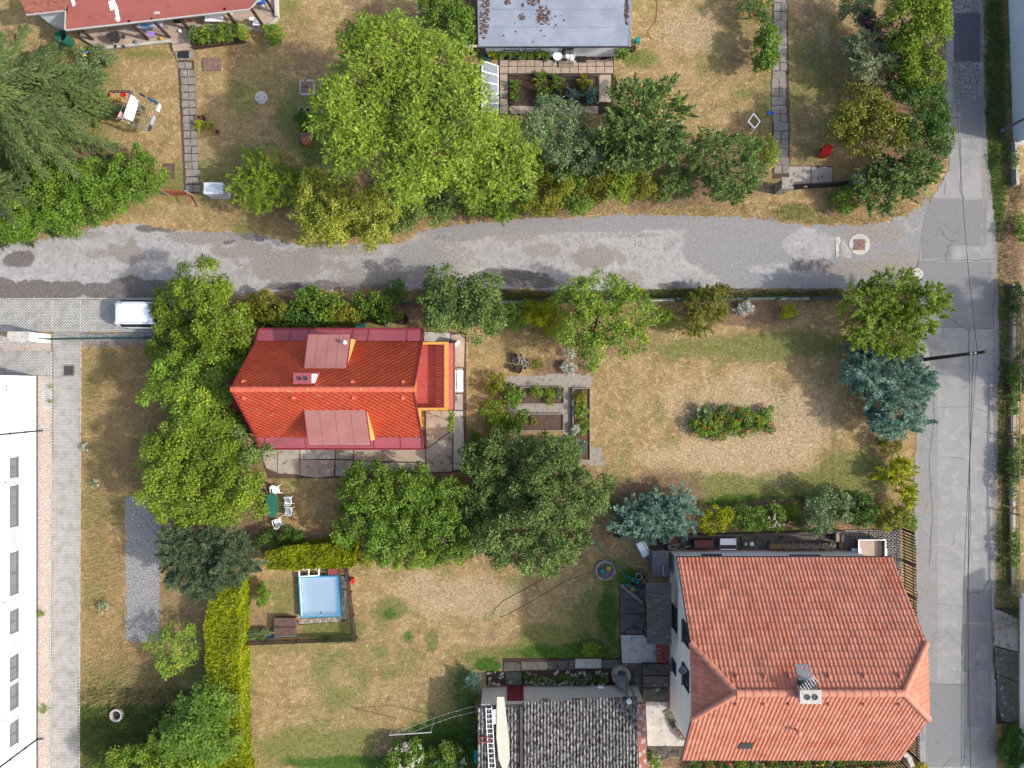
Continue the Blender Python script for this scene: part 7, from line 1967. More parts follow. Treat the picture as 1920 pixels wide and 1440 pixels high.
def table(name, label, x0, y0, x1, y1, h, mat, leg="metal_grey", z0=0.0, cat="table"):
    a, b = P2(x0, y0, h + z0), P2(x1, y1, h + z0)
    t = thing(name, label, cat, ((a[0] + b[0]) / 2, (a[1] + b[1]) / 2, z0))
    MB().box((a[0] + b[0]) / 2, (a[1] + b[1]) / 2, z0 + h - .04, abs(b[0] - a[0]), abs(b[1] - a[1]), .04).build("top", mat, t)
    for x in (min(a[0], b[0]) + .06, max(a[0], b[0]) - .06):
        for y in (min(a[1], b[1]) + .06, max(a[1], b[1]) - .06): MB().box(x, y, z0, .04, .04, h - .04).build("leg", leg, t)
    return t
table("terrace_table", "white table under the red canopy's eastern half", 384, 24, 418, 40, .72, "paint_white", z0=zt)
table("clothes_rack", "folding clothes rack covered with pale blue laundry on the terrace", 256, 38, 304, 52, .9, "cloth_stripe", z0=zt, cat="clothes rack")
for a, b, m, lb in (((262, 44), (284, 54), "cloth_blue", "blue cloth draped over the terrace clothes rack"), ((274, 58), (290, 68), "cloth_lilac", "lilac cloth hanging from the terrace clothes rack")):
    p, q = P(*a, zt + .93), P(*b, zt + .85); MB().slab([p, (q[0], p[1] - .05, p[2]), q, (p[0] + .1, q[1], q[2])], .03).build("draped_cloth", m, label=lb, cat="laundry")
pbox(MB(), 325, 32, 344, 43, zt, zt + .02).build("door_mat", "plastic_black", label="dark mat lying on the terrace before the house door", cat="mat")
pbox(MB(), 333, 95, 354, 109, .08, .10).build("door_mat", "plastic_black", label="dark mat on the lowest terrace step", cat="mat")
pbox(MB(), 1081, 105, 1099, 117, .05, .075).build("door_mat", "plastic_black", label="dark mat before the garden hut's door", cat="mat")
table("terrace_stool", "small white folding chair at the terrace's east end", 468, 32, 476, 38, .5, "paint_white", "metal_dark", zt, "chair")
table("terrace_stool", "white-seated dark chair next to the terrace's corner post", 474, 39, 488, 47, .5, "paint_white", "metal_dark", zt, "chair")
table("terrace_stool", "beige lounge cushion on a dark frame behind the tomato planter", 410, 44, 438, 54, .4, "slab_beige", "metal_dark", zt, "chair")
table("terrace_stool", "bright blue plastic table at the terrace's far east end", 480, -6, 497, 8, .6, "plastic_blue", "plastic_blue", zt, "table")
for px, py, m, lb in ((338, 58, "plastic_white", "small white jug on the terrace steps"), (357, 37, "clay_pot", "orange clay dish beside the dark terrace mat"), (208, 66, "plastic_red", "red toy beside the black stroller"), (302, 72, "plastic_yellow", "yellow sponge on the terrace kerb"), (255, 79, "plastic_grey", "round grey dish on the terrace kerb"), (433, 25, "plastic_cream", "cream bucket beside the white terrace table")):
    x, y = P2(px, py, zt + .1); MB().lathe([(.08, 0), (.12, .08), (.10, .18), (.06, .2)], x, y, zt, 10).build("terrace_item", m, label=lb, cat="container")
t = thing("terrace_planter", "dark timber planter box in front of the terrace", "planter", P(412, 82, 0))
MB().bar(P(362, 90, .2), P(460, 77, .2), .1, .36).build("front_board", "wood_dark", t)
MB().prism([P2(*p) for p in ((362, 88), (460, 76), (458, 58), (362, 66))], 0, .25).build("soil", "dark_soil", t)
for k in range(6):
    plant("tomato_plant", ["tomato plant at the west end of the terrace planter", "second tomato plant from the terrace steps", "third tomato plant from the terrace steps", "fourth tomato plant from the terrace steps", "fifth tomato plant from the terrace steps", "tomato plant at the east end of the terrace planter"][k], "plant", [(366 + k * 17, 66 - k * 1.5, 13, 15)], 1.2, ("leaf_deep", "leaf_walnut")[k % 2], .9, (.13, .06), part="foliage", trunk=.02, clump=.13, group="tomato plants in the terrace planter")

# hut yard
for (x0, y0, x1, y1, lb) in ((956, 140, 1047, 196, "western dark soil vegetable bed in the hut's yard"), (1050, 142, 1121, 196, "eastern dark soil vegetable bed in the hut's yard")):
    t = thing("vegetable_bed", lb, "garden bed", P((x0 + x1) / 2, (y0 + y1) / 2, 0))
    pbox(MB(), x0, y0, x1, y1, 0, .09).build("soil", "dark_soil", t)
    for a, b in (((x0, y0), (x1, y0)), ((x1, y0), (x1, y1)), ((x1, y1), (x0, y1)), ((x0, y1), (x0, y0))): MB().bar(P(*a, .08), P(*b, .08), .05, .16).build("edging", "concrete_dark", t)
t = thing("cold_frame", "white-framed sloping cold frame of translucent panes under the tree", "cold frame", P(922, 165, 0))
fl, fr = lambda f: Vector(P(904 + 0 * f, 114 + 98 * f, 1.0)), lambda f: Vector(P(934 + 0 * f, 124 + 88 * f, .35))
for k in range(5):
    a, b = k / 5 + .006, (k + 1) / 5 - .006
    MB().slab([fl(a), fr(a), fr(b), fl(b)], .02).build("pane", "cold_frame_sheet", t)
for k in range(6):
    MB().bar(fl(k / 5) + Vector((0, 0, .012)), fr(k / 5) + Vector((0, 0, .012)), .05, .04).build("glazing_bar", "paint_white", t)
MB().bar(fl(0), fl(1), .06, .06).build("frame_rail", "paint_white", t); MB().bar(fr(0), fr(1), .06, .06).build("frame_rail", "paint_white", t)
for f in (0, .5, 1):
    for g, h in ((fl, 1.0), (fr, .35)): q = g(f); MB().box(q.x, q.y, 0, .05, .05, h).build("leg", "paint_white", t)
x, y = P2(1045, 105, .7)
t = thing("round_table", "round white garden table on the hut's paved yard", "table", (x, y, .05))
MB().lathe([(.29, 0), (.30, .02), (.29, .035)], x, y, .70, 20).build("tabletop", "plastic_white", t)
MB().tube([(x, y, .05), (x, y, .70)], .03, 8).build("stem", "plastic_white", t)
for k in range(3): MB().tube([(x, y, .25), (x + .25 * math.cos(k * 2.1), y + .25 * math.sin(k * 2.1), .05)], .02, 6).build("foot", "plastic_white", t)
t = thing("metal_rack", "bent tubular metal rack at the hut's east corner", "rack", P(1130, 108, .05))
for z in (.1, .9):
    q = [P(1112, 106, z), P(1128, 114, z), P(1147, 110, z), P(1146, 94, z)]
    MB().tube(q, .018, 6).build("rail", "metal_grey", t)
for px, py in ((1112, 106), (1128, 114), (1147, 110)): MB().tube([P(px, py, .05), P(px, py, .9)], .016, 6).build("upright", "metal_grey", t)
MB().tube([P(870, 88, 2.45), P(885, 86, 2.5), P(898, 87, 2.52)], [.10, .10, .06], 8).build("gutter_pipe", "gutter_light", label="white drainpipe end jutting from the hut roof's west corner", cat="pipe")
pbox(MB(), 873, 56, 881, 82, .0, .9).build("rain_tank", "metal_grey", label="grey slim tank against the hut's west wall", cat="tank")
x, y = P2(1196, 74, .4)
t = thing("hose_reel", "turquoise hose reel with a loose red hose beside the hut", "hose reel", (x, y, 0))
MB().tube([(x - .12, y, .3), (x + .12, y, .3)], .2, 14).build("drum", "plastic_teal", t)
for s in (-1, 1): MB().tube([(x + s * .15, y - .2, 0), (x + s * .15, y, .3), (x + s * .15, y + .2, 0)], .02, 6).build("stand", "plastic_teal", t)
MB().tube([P(1200, 72, .2), P(1212, 66, .02), P(1222, 74, .02), P(1214, 60, .02), P(1230, 40, .02), P(1232, 10, .02), P(1228, -20, .02)], .015, 6).build("hose", "red_iron", t)

# things in the north-east garden
def wheelie(px, py, rz):
    x, y = P2(px, py, .6); c, s = math.cos(rz), math.sin(rz)
    t = thing("wheelie_bin", "red wheeled bin standing on the grass near the iron gate", "bin", (x, y, 0))
    MB().box(x, y, .06, .42, .50, .84, rz, 1.18).build("bin_body", "plastic_red", t)
    MB().box(x, y, .902, .54, .62, .07, rz, .92).build("lid", "plastic_red", t)
    hx, hy = x - s * .34, y + c * .34
    MB().bar((hx - c * .22, hy - s * .22, .92), (hx + c * .22, hy + s * .22, .92), .04).build("handle", "plastic_red", t)
    for k in (-1, 1):
        wx, wy = x - s * .24 + c * .22 * k, y + c * .24 + s * .22 * k
        MB().tube([(wx - c * .03, wy - s * .03, .1), (wx + c * .03, wy + s * .03, .1)], .1, 12).build("wheel", "rubber", t)
wheelie(1548, 284, math.radians(-25))
t = thing("plant_support", "square white plastic frame lying in the bed by the thin tree", "frame", P(1412, 228, 0))
q = [P(1413, 213, .5), P(1425, 228, .5), P(1415, 241, .5), P(1403, 228, .5)]
for a, b in zip(q, q[1:] + q[:1]): MB().bar(a, b, .06).build("bar", "plastic_white", t)
for a in q: MB().box(a[0], a[1], 0, .05, .05, .5).build("leg", "plastic_white", t)
x, y = P2(1444, 213); MB().lathe([(.12, 0), (.2, .08), (.16, .1), (.1, .03)], x, y, 0, 8, sx=1.2, sy=.8).build("toy_shovel", "plastic_blue", label="crumpled bright blue plastic item beside the slab path", cat="toy")

# compost box and clutter north of the red house
t = thing("compost_box", "turquoise plastic compost box under the red house's north eaves", "box", P(674, 612, 0))
pbox(MB(), 667, 608, 682, 619, 0, .85).build("box", "mint_box", t); pbox(MB(), 666, 606, 683, 611, .851, .9).build("lid", "plastic_teal", t)
x, y = P2(725, 604, .5); MB().box(x, y, 0, .12, .5, 1.0, .2).build("metal_sheet", "metal_grey", label="grey metal panel leaning by the red house's north eaves", cat="panel")
x, y = P2(856, 645, .5); MB().box(x, y, 0, .08, .55, 1.1, -.8).build("leaning_board", "paint_white", label="white and green board leaning at the balcony's north-east corner", cat="board")

# raised beds
def bed(x0, y0, x1, y1, label, fill="soil"):
    t = thing("raised_bed", label, "garden bed", P((x0 + x1) / 2, (y0 + y1) / 2, 0))
    pbox(MB(), x0 + 1, y0 + 1, x1 - 1, y1 - 1, 0, .16).build("soil", fill, t)
    for a, b in (((x0, y0), (x1, y0)), ((x0, y1), (x1, y1))): MB().bar(P(*a, .12), P(*b, .12), .06, .26).build("plank", "wood_grey", t)
    for a, b in (((x0, y0 + 1), (x0, y1 - 1)), ((x1, y0 + 1), (x1, y1 - 1))): MB().bar(P(*a, .12), P(*b, .12), .06, .26).build("plank", "wood_grey", t)
bed(975, 726, 1057, 757, "timber-edged raised bed with herbs, north of the bare one")
bed(978, 776, 1056, 807, "timber-edged raised bed of bare soil")
bed(1074, 728, 1106, 862, "long narrow timber-edged raised bed with yellow flowers")

# ------------------------------------------------------------------ the pool garden
pz = .42
c4 = [(559, 1081), (635, 1079), (638, 1156), (563, 1158)]
top = [P(*p, pz) for p in c4]
cc = sum((Vector(p) for p in top), Vector()) / 4
ins = [tuple(cc + (Vector(p) - cc) * .93) for p in top]
t = thing("paddling_pool", "square light blue garden pool filled with clear water", "pool", (cc.x, cc.y, 0))
m_ = MB()
n = 4
out0 = [(p[0], p[1], 0) for p in top]; in0 = [(p[0], p[1], .05) for p in ins]
m_.add(out0 + top, [(i, (i + 1) % 4, 4 + (i + 1) % 4, 4 + i)[::-1] for i in range(4)]); m_.build("outer_wall", "pool_rim", t)
m_ = MB(); m_.add(top + ins, [(i, (i + 1) % 4, 4 + (i + 1) % 4, 4 + i) for i in range(4)]); m_.build("rim", "pool_rim", t)
m_ = MB(); m_.add(ins + in0, [(i, (i + 1) % 4, 4 + (i + 1) % 4, 4 + i) for i in range(4)] + [(4, 5, 6, 7)]); m_.build("liner", "pool_liner", t)
m_ = MB(); m_.add([(p[0], p[1], pz - .09) for p in ins], [(3, 2, 1, 0) if ins[0][1] > ins[2][1] else (0, 1, 2, 3)]); m_.build("water", "water", t)
q = P(600, 1154, .3); MB().lathe([(.05, 0), (.05, .03)], q[0], q[1] + .12, .055, 10).build("drain", "plastic_blue", t)
t = MB().prism([P2(*p) for p in ((640, 1078), (650, 1078), (651, 1164), (560, 1172), (556, 1162), (640, 1158))], -.02, .03).build("cobble_edging", "dark_soil", kind="structure")
for k in range(15):
    for j in range(2): MB().prism([P2(*p) for p in rect(640.5 + j * 5, 1080 + k * 5.4, 645 + j * 5, 1085 + k * 5.4, .4)], .0, .06 + random.uniform(-.01, .01)).build("cobble", random.choice(["slab_beige", "stone", "slab_grey"]), t)
for k in range(15):
    for j in range(2): MB().prism([P2(*p) for p in rect(560 + k * 5.4, 1161 + j * 4.5 - k * .35, 565 + k * 5.4, 1165 + j * 4.5 - k * .35, .4)], .0, .06 + random.uniform(-.01, .01)).build("cobble", random.choice(["slab_beige", "stone", "slab_grey"]), t)
t = thing("pool_bench", "white two-seat frame bench between pool and short lime hedge", "bench", P(580, 1074, 0))
for a, b, w in (((561, 1068), (598, 1066), .07), ((561, 1081), (598, 1079), .07), ((561, 1068), (561, 1081), .07), ((598, 1066), (598, 1079), .07), ((579, 1067), (579, 1080), .06)): MB().bar(P(*a, .45), P(*b, .45), w, .04).build("rail", "plastic_white", t)
for px, py in ((562, 1068), (562, 1080), (597, 1067), (597, 1078)): q = P(px, py, .45); MB().box(q[0], q[1], 0, .05, .05, .43).build("leg", "plastic_white", t)
MB().bar(P(577, 1064, .85), P(598, 1062, .85), .04, .1).build("back_rail", "plastic_white", t)
table("pool_stool", "small reddish table beside the pool's white bench", 615, 1067, 637, 1078, .45, "annex_sheet", "wood_dark")
t = thing("deck_box", "brown slatted wooden deck box inside the dark picket fence", "box", P(533, 1176, 0))
pbox(MB(), 515, 1160, 552, 1192, 0, .52).build("box", "wood_brown", t)
for k in range(9): pbox(MB(), 514, 1159 + k * 3.7, 553, 1162.3 + k * 3.7, .522, .55).build("slat", "wood_brown" if k != 4 else "wood_dark", t)
MB().bar(P(514, 1194, .3), P(556, 1192, .3), .05, .1).build("front_rail", "metal_grey", t)
pbox(MB(), 502, 1193, 516, 1197, 0, .15).build("hose_box", "plastic_blue", label="small bright blue item beside the brown deck box", cat="box")
pbox(MB(), 658, 1086, 662, 1095, .0, .5).build("red_toy", "plastic_red", label="small red item by the pool's east picket fence", cat="toy")

# ------------------------------------------------------------------ clothes posts on the lower lawn
A0, A1 = Vector(P(742, 1346)), Vector(P(815, 1341)); hz = 2.3
t = thing("washing_line", "grey tubular clothes frame with washing lines on the lower lawn", "clothes frame", (A0 + A1) / 2)
for a in (A0, A1): MB().tube([a, a + Vector((0, 0, hz))], .035, 8).build("post", "metal_grey", t)
MB().tube([A0 + Vector((-.05, 0, hz)), A1 + Vector((.05, 0, hz))], .035, 8).build("crossbar", "gutter_light", t)
for f, e in ((.06, (895, 1323)), (.5, (895, 1334))):
    a = A0.lerp(A1, f) + Vector((0, 0, hz)); b = Vector(P(*e, 2.5)); pts = []
    for i in range(13): g_ = i / 12; p = a.lerp(b, g_); p.z -= .35 * 4 * g_ * (1 - g_); pts.append(p)
    MB().tube(pts, .009, 4).build("line", "gutter_light", t)
    for k in range(7): q = pts[3 + k % 9]; MB().box(q.x + random.uniform(-.1, .1), q.y, q.z - .03, .02, .02, .05).build("peg", "plastic_white", t)

# ------------------------------------------------------------------ beside and on the corrugated shed
rz_ = lambda y: slope(y) + .06
def onroof(px, py, up=.05):
    x, y, _ = P(px, py, 2.75); return Vector((x, y, slope(y) + up))
t = thing("ladder", "white aluminium ladder lying on the corrugated roof", "ladder", onroof(917, 1385))
a0, a1, b0, b1 = onroof(911, 1326), onroof(922, 1325), onroof(918, 1460), onroof(930, 1460)
MB().bar(a0, b0, .04, .05).build("side_rail", "plastic_white", t); MB().bar(a1, b1, .04, .05).build("side_rail", "plastic_white", t)
for k in range(15): f = (k + .4) / 15; MB().bar(a0.lerp(b0, f), a1.lerp(b1, f), .03, .03).build("rung", "plastic_white", t)
out = [(932, 1306), (945, 1306), (948, 1330), (954, 1380), (956, 1420), (950, 1442), (944, 1442), (935, 1420), (931, 1380), (931, 1330)]
pts = [onroof(*p, .12) for p in out]
MB().slab(pts, .07).build("long_board", "plastic_cream", label="long pale tapering board lying on the corrugated roof", cat="board")
t = thing("crate_frame", "small pinkish wooden frame under the ladder on the roof", "frame", onroof(905, 1384))
q = [onroof(898, 1380, .12), onroof(920, 1380, .12), onroof(920, 1389, .12), onroof(898, 1389, .12)]
for a, b in zip(q, q[1:] + q[:1]): MB().bar(a, b, .05).build("bar", "annex_sheet", t)
MB().bar(onroof(906, 1380, .12), onroof(906, 1389, .12), .04).build("bar", "annex_sheet", t)
MB().slab([onroof(924, 1331, .1), onroof(929, 1329, .1), onroof(929, 1356, .1), onroof(925, 1357, .1)], .05).build("float_board", "plastic_white", label="small white board wedged between ladder and long board", cat="board")
x, y = P2(897, 1418, .9)
t = thing("water_tank", "teal water tank at the corrugated shed's south-west side", "tank", (x, y, 0))
MB().box(x, y, 0, .55, .8, .95).build("tank", "plastic_teal", t); MB().box(x, y, .95, .6, .85, .05).build("lid", "plastic_teal", t)
x, y = P2(876, 1433, .3); MB().lathe([(.12, 0), (.16, .2), (.14, .2), (.1, .02)], x, y, 0, 10).build("yellow_pail", "plastic_yellow", label="yellow pail beside the teal water tank", cat="bucket")
x, y = P2(1163, 1264)
t = thing("garden_oven", "round grey concrete outdoor oven with a steel flue at the shed's corner", "oven", (x, y, 0))
MB().lathe([(.62, 0), (.62, .5), (.5, .55), (.42, .55)], x, y + .05, 0, 20).build("base", "concrete", t)
MB().lathe([(.42, .0), (.44, .3), (.30, .75), (.12, 1.1)], x, y - .2, .5, 16).build("hood", "metal_grey", t)
MB().lathe([(.26, 0), (.26, .04)], x, y + .22, .56, 12).build("mouth", "dark_iron", t)
MB().tube([(x, y - .2, 1.5), (x + .08, y - .45, 2.0), (x + .08, y - .45, 3.0)], .09, 10).build("flue", "metal_grey", t)
MB().lathe([(.17, 0), (.18, .05), (.05, .12)], x + .08, y - .45, 3.0, 14).build("flue_cap", "cabinet_white", t)
x, y = P2(1125, 1284, 1.6)
t = thing("wall_lamp", "wall lamp with a bent black arm on the shed's cream wall", "lamp", (x, y, 1.4))
MB().tube([(x, y + .05, 1.5), (x + .02, y + .3, 1.7), (x, y + .42, 1.55)], .025, 6).build("arm", "iron_black", t)
MB().box(x, y + .02, 1.9, .35, .14, .16).build("lamp_box", "cabinet_white", t)
t = thing("rock_garden", "strip of pale rocks with small flowers along the shed's cream wall", "rock garden", P(1070, 1272, 0))
pbox(MB(), 912, 1260, 944, 1286, 0, .08).build("soil", "dark_soil", t); pbox(MB(), 981, 1258, 1142, 1284, 0, .08).build("soil", "dark_soil", t)
stm = [mesh_of(MB().lathe([(.5, 0), (1, .3), (.8, .7), (.3, .9)], 0, 0, 0, 7, sx=1 + .2 * k, sy=1 - .1 * k), "rock", ("stone", "slab_beige", "concrete")[k]) for k in range(3)]
for k in range(110):
    px = random.uniform(914, 943) if k % 5 == 0 else random.uniform(982, 1142)
    py = 1259 + abs(random.gauss(0, 9)) if k % 2 else 1284 - abs(random.gauss(0, 4))
    s = random.uniform(.05, .13); p = P(px, min(py, 1286), .06)
    inst(stm[k % 3], "rock", t, p, random.uniform(0, 6), (s, s, s))
for k in range(8):
    plant("rockery_plant", ("dark", "bright green", "grey-green")[k % 3] + (" white-flowered", " coloured")[k % 2] + " plant between the rocks along the shed's cream wall", "plant", [(990 + k * 20, 1270 + (k % 3) * 3, 9, 7)], .35, ("leaf_forest", "leaf_bright", "leaf_grey")[k % 3], .7, (.08, .04), part="foliage", trunk=.01, clump=.08, group="rock garden plants", blossom=(("petal_white", "petal_mixed")[k % 2], 4, .07))

# ------------------------------------------------------------------ beside the terracotta house
t = thing("lean_to", "mossy grey lean-to roof against the cream gable wall", "lean-to", P(1236, 1150, 0))
for y0, y1, zo in ((1093, 1130, .05), (1131, 1208, 0)):
    nrow = 12 if y1 - y0 < 50 else 22
    for k in range(nrow):
        a, b = y0 + (y1 - y0) * k / nrow, y0 + (y1 - y0) * (k + 1) / nrow
        MB().slab([P(1211 + (0 if zo else 2), a, 2.2 + zo + .02), P(1259, a, 2.65 + zo + .02), P(1259, b + .4, 2.65 + zo - .02), P(1211 + (0 if zo else 2), b + .4, 2.2 + zo - .02)], .05).build("shingle_row", "old_shingle", t)
for py in (1096, 1150, 1204):
    q = P(1214, py, 2.1); MB().box(q[0] + .1, q[1], 0, .1, .1, 2.15).build("post", "wood_dark", t)
MB().bar(P(1214, 1094, 2.1), P(1214, 1206, 2.1), .08, .12).build("beam", "wood_dark", t)
t = thing("grey_cabinet", "tall grey-brown garden cabinet against the cream house's west corner", "cabinet", P(1238, 1057, 0))
pbox(MB(), 1225, 1036, 1253, 1081, 0, 1.7).build("body", "cabinet_grey", t); pbox(MB(), 1224, 1033, 1254, 1082, 1.701, 1.76).build("top", "cabinet_grey", t)
MB().tube([P(1244, 1062, 1.78), P(1243, 1074, 1.78), P(1245, 1080, 1.78)], .012, 5).build("cord", "paint_white", t)
pbox(MB(), 1226, 1081.5, 1252, 1083, .2, 1.5).build("door", "wood_brown", t)
t = thing("canopy_swing", "white folded sun lounger standing by the grey-brown cabinet", "lounger", P(1207, 1030, 0))
q = [P(1193, 1020, .9), P(1204, 1014, .9), P(1217, 1040, .6), P(1206, 1046, .6)]
MB().slab(q, .08).build("cushion", "plastic_white", t)
q2 = [P(1205, 1015, .95), P(1209, 1016, .75), P(1222, 1038, .5), P(1218, 1040, .65)]
MB().slab(q2, .06).build("back_cushion", "plastic_white", t)
for a in ((1195, 1021), (1204, 1016), (1216, 1040), (1207, 1044)): z = .85 if a[1] < 1030 else .55; u = P(*a, z); MB().tube([u, (u[0], u[1], 0)], .018, 6).build("leg", "metal_grey", t)
def bench2(px0, py0, px1, py1, label):
    t = thing("folding_bench", label, "bench", P((px0 + px1) / 2, (py0 + py1) / 2, 0))
    pbox(MB(), px0, py0, px1, py0 + 12, .38, .45).build("seat", "plastic_white", t)
    MB().bar(P(px0 + 1, py1, .75), P(px1 - 1, py1, .75), .05, .05).build("back_rail", "paint_white", t)
    for x in (px0, px1):
        MB().tube([P(x, py0 - 1, .6), P(x, py0 + 8, .42), P(x, py1, .75)], .018, 6).build("side_frame", "metal_grey", t)
        for y in (py0, py0 + 12): q = P(x, y, .4); MB().tube([(q[0], q[1], .05), q], .016, 6).build("leg", "metal_grey", t)
bench2(1350, 1010, 1381, 1030, "white folding bench against the cream house's north wall")
t = thing("garden_chest", "brown wooden chest against the cream house's north wall", "chest", P(1319, 1021, 0))
pbox(MB(), 1303, 1014, 1337, 1027, 0, .65).build("body", "cabinet_brown", t); pbox(MB(), 1302, 1013, 1338, 1028, .652, .70).build("lid", "cabinet_brown", t)
t = thing("junk_pile", "pile of grey boards and a rusty red sheet at the cream house's north-west corner", "pile", P(1270, 1022, 0))
for k in range(9): p = P(random.uniform(1256, 1290), random.uniform(1018, 1029), .2); MB().box(p[0], p[1], .05 + k * .04, random.uniform(.4, .9), .12, .05, random.uniform(-.5, .5)).build("board", random.choice(["wood_grey", "stone", "wood_brown"]), t)
p = P(1261, 1016, .5); MB().box(p[0], p[1], .45, .7, .3, .04, .1).build("red_sheet", "cabinet_brown", t)
for px, r, m, lb in ((1398, .13, "plastic_cream", "small cream jar on the walk beside the folding bench"), (1409, .16, "paint_white", "white watering jug on the cream house's north walk")):
    x, y = P2(px, 1020, .2); MB().lathe([(r * .8, 0), (r, .15), (r * .7, .26), (r * .4, .28)], x, y, .05, 12).build("jar", m, label=lb, cat="jar")
t = thing("wood_stack", "long stack of split firewood against the cream house's north wall", "firewood", P(1500, 1023, 0))
lg = [mesh_of(MB().tube([(0, -.16, 0), (0, .16, 0)], .06, 6), "log", m) for m in ("log_end", "wood_grey", "stone")]
for r in range(5):
    for k in range(34):
        px = 1443 + k * 3.6 + (1.8 if r % 2 else 0); p = P(px, 1023, .3)
        inst(lg[0 if px < 1484 and random.random() < .6 else random.choice((1, 1, 2))], "log", t, (p[0], p[1] + random.uniform(-.05, .05), .12 + r * .11), random.uniform(-.15, .15))
MB().bar(P(1440, 1030, .1), P(1568, 1030, .1), .06, .1).build("bearer", "wood_grey", t)
pbox(MB(), 1568, 1000, 1574, 1016, 0, .5).build("timber", "wood_grey", label="upright weathered timber at the firewood stack's east end", cat="timber")
pbox(MB(), 1577, 998, 1586, 1017, 0, .35).build("pallet", "concrete_dark", label="dark flat pallet leaning beside the grass pavers", cat="pallet")
# trailer
x0, y0 = P2(1610, 1012, .85); x1, y1 = P2(1660, 1052, .85)
t = thing("car_trailer", "small open box trailer with white rims on the grass pavers", "trailer", ((x0 + x1) / 2, (y0 + y1) / 2, 0))
MB().box((x0 + x1) / 2, (y0 + y1) / 2, .45, x1 - x0, y0 - y1, .04).build("floor", "slab_beige", t)
for (a, b, c, d) in ((x0, y0, x1, y0), (x0, y1, x1, y1), (x0, y0, x0, y1), (x1, y0, x1, y1)):
    MB().bar((a, b, .65), (c, d, .65), .05, .40).build("side_board", "wood_brown", t); MB().bar((a, b, .865), (c, d, .865), .07, .03).build("rim", "paint_white", t)
for xx in (x0 - .14, x1 + .14):
    w = MB().tube([(xx - .08, (y0 + y1) / 2 - .3, .28), (xx + .08, (y0 + y1) / 2 - .3, .28)], .28, 16).build("wheel", "rubber", t)
    MB().box(xx, (y0 + y1) / 2 - .3, .57, .22, .7, .04).build("mudguard", "plastic_white", t)
MB().tube([((x0 + x1) / 2, y0, .42), ((x0 + x1) / 2, y0 + .5, .42)], .04, 6).build("drawbar", "metal_dark", t)
pbox(MB(), 1606, 1010, 1656, 1012, .86, .92).build("tarp_roll", "plastic_black", t)
t = thing("kennel", "small pitched kennel with a pale roof beside the trailer", "kennel", P(1603, 1036, 0))
q = P(1604, 1036, .4); MB().box(q[0], q[1], 0, .55, .55, .5).build("body", "wood_brown", t)
MB().add([(q[0] - .33, q[1] - .33, .5), (q[0], q[1] - .33, .75), (q[0] + .33, q[1] - .33, .5), (q[0] - .33, q[1] + .33, .5), (q[0], q[1] + .33, .75), (q[0] + .33, q[1] + .33, .5)], [(0, 1, 4, 3), (1, 2, 5, 4), (0, 2, 1), (3, 4, 5)]).build("roof", "cabinet_white", t)
# fire pit, cans, hose
x, y = P2(1134, 1069)
t = thing("fire_pit", "round cobbled fire pit with garden tools thrown in it", "fire pit", (x, y, 0))
MB().lathe([(.62, 0), (.62, .10)], x, y, 0, 24).build("bed", "ash", t)
for k in range(22):
    a = k * 6.283 / 22; MB().box(x + .60 * math.cos(a), y + .60 * math.sin(a), 0, .15, .15, random.uniform(.14, .2), a).build("stone", random.choice(["stone", "concrete"]), t)
for k in range(9):
    a = random.uniform(0, 3.1); l = random.uniform(.2, .4); MB().tube([(x - l * math.cos(a), y - l * math.sin(a), .14), (x + l * math.cos(a), y + l * math.sin(a), .2 + random.uniform(0, .1))], .02, 5).build("stick", random.choice(["wood_grey", "metal_grey", "wood_dark"]), t)
for dx, dy, m, lb in ((-.2, 0, "plastic_teal", "blue-green watering can in the cobbled fire pit"), (.22, .18, "plastic_yellow", "yellow plastic pail in the cobbled fire pit")):
    MB().lathe([(.14, 0), (.17, .12), (.12, .24), (.09, .22)], x + dx, y + dy, .11, 12, sx=1.2).build("watering_can" if "can" in lb else "pail", m, label=lb, cat="watering can" if "can" in lb else "bucket")
def wcan(px, py, rz, label, m="plastic_teal"):
    x, y = P2(px, py, .2); c, s = math.cos(rz), math.sin(rz)
    t = thing("watering_can", label, "watering can", (x, y, .05), "watering cans on the dark yard")
    MB().lathe([(.12, 0), (.13, .2), (.08, .27)], x, y, .05, 12, sx=1.2).build("body", m, t)
    MB().tube([(x + c * .1, y + s * .1, .1), (x + c * .32, y + s * .32, .34)], [.03, .02], 6).build("spout", m, t)
    MB().lathe([(.03, 0), (.06, .04)], x + c * .33, y + s * .33, .33, 8).build("rose", m, t)
    MB().tube([(x - c * .13, y - s * .13, .12), (x - c * .2, y - s * .2, .28), (x, y, .36), (x + c * .05, y + s * .05, .3)], .018, 6).build("handle", m, t)
wcan(1187, 1086, 2.6, "teal watering can next to the cream bucket"); wcan(1195, 1091, -.3, "teal watering can behind the hose end"); wcan(1178, 1097, 2.9, "teal watering can west of the yellow bucket"); wcan(1190, 1101, -.5, "teal watering can east of the yellow bucket", "plastic_green")
pts = [P(1114, 1016, .9), P(1120, 1022, .3), P(1140, 1042, .03), (P(1160, 1062, .03)), P(1176, 1086, .03)]
MB().tube(pts, .028, 6).build("garden_hose", "plastic_teal", label="green hose running from the big tree to the watering cans", cat="hose")
pts = [P(*p, .03) for p in ((1112, 1030), (1060, 1062), (1000, 1096), (945, 1126), (928, 1142), (926, 1152), (938, 1158), (960, 1148), (1010, 1120), (1060, 1090), (1112, 1070))]
MB().tube(pts, .014, 6).build("garden_hose", "plastic_green", label="thin green hose looped across the lower lawn", cat="hose")
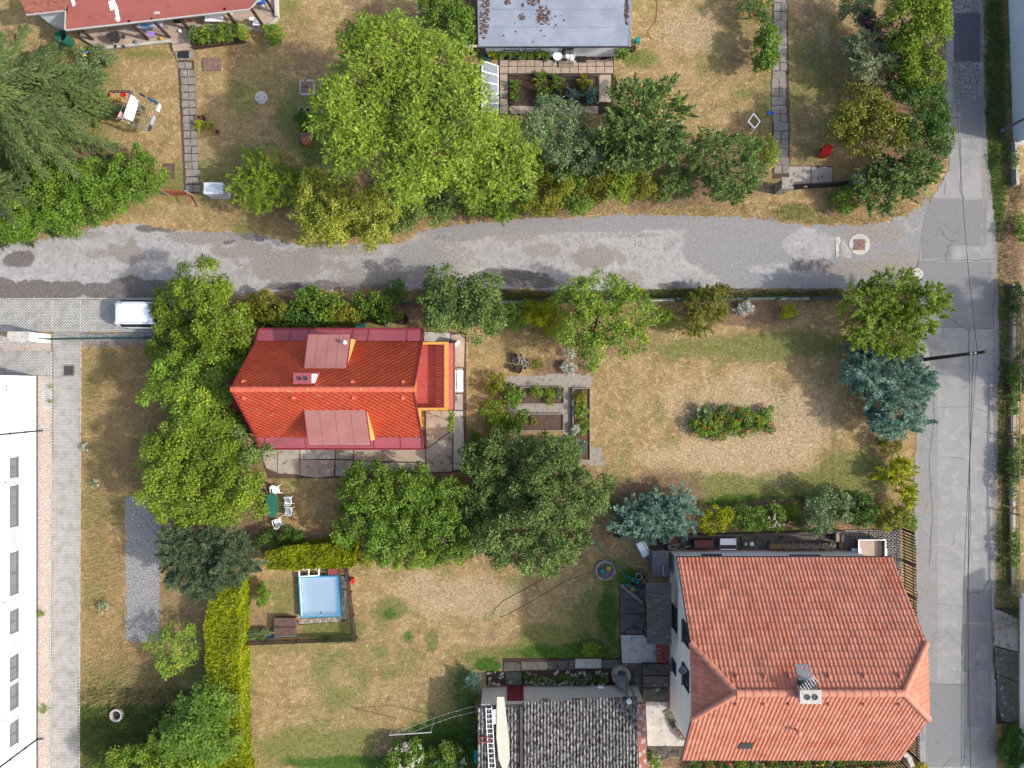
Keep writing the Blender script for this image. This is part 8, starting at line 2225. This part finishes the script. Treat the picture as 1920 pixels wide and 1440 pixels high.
MB().tube([P(1115 + 5 * math.cos(k * .7), 1016 + 6 * math.sin(k * .7), .8 + k * .01) for k in range(10)], .02, 6).build("hose_coil", "fence_green", label="small coil of hose hanging at the big tree's edge", cat="hose")
p, q = P(1163, 1096, .08), P(1212, 1136, .08)
MB().bar(p, q, .18, .06).build("plank", "wood_grey", label="weathered plank lying across the dark concrete yard", cat="plank")
a, b = Vector(P(1231, 1212)), Vector(P(1250, 1212))
t = thing("iron_stair", "rusty red iron steps and rail below the mossy lean-to", "stair", a)
for k in range(5): q = P(1240, 1212 + k * 9, .9 - k * .18); MB().box(q[0], q[1], q[2] - .02, .7, .22, .03).build("tread", "red_iron", t)
for x in (1230, 1250): MB().bar(P(x, 1210, 1.7), P(x, 1252, .9), .04).build("handrail", "red_iron", t)
for x in (1230, 1250):
    for y in (1210, 1230, 1252): q = P(x, y, .9); MB().bar((q[0], q[1], 0), (q[0], q[1], 1.7 - (y - 1210) / 42 * .8), .03).build("baluster", "red_iron", t)
t = thing("stacked_boards", "pale boards and a green net leaning on the cream gable wall", "boards", P(1275, 1370, 0))
for k in range(4): q = P(1270 + k * 4, 1362 + k * 7, .2); MB().box(q[0], q[1], .05, .08, .9, .5, .5 + k * .1).build("board", ("wood_grey", "slab_beige", "wood_orange", "wood_grey")[k], t)
q = P(1262, 1345, .1); MB().box(q[0], q[1], .05, .8, 1.3, .06, .5).build("net", "concrete_mossy", t)
# flower border south of the house
FB = "flower clumps of the terracotta house's south border"
for k in range(13):
    px = 1300 + k * 29.5
    plant("border_flowers", ("orange", "crimson", "purple", "yellow", "white")[k % 5] + " flower clump in the south border below the clay roof's eaves", "flowers", [(px, 1437 - k * .6, 14, 9)], .5, ("leaf_deep", "leaf_bright")[k % 2], .8, (.09, .05), part="foliage", trunk=.01, clump=.1, group=FB, blossom=(("petal", "petal_mixed", "petal_mixed", "petal_yellow", "petal_white")[k % 5], 7, .1))
plant("yellow_daisies", "bright yellow daisies at the road edge beside the low picket fence", "flowers", [(1725, 1436, 10, 8)], .5, "leaf_bright", .7, (.08, .04), part="foliage", trunk=.01, clump=.08, blossom=("petal_yellow", 26, .12))
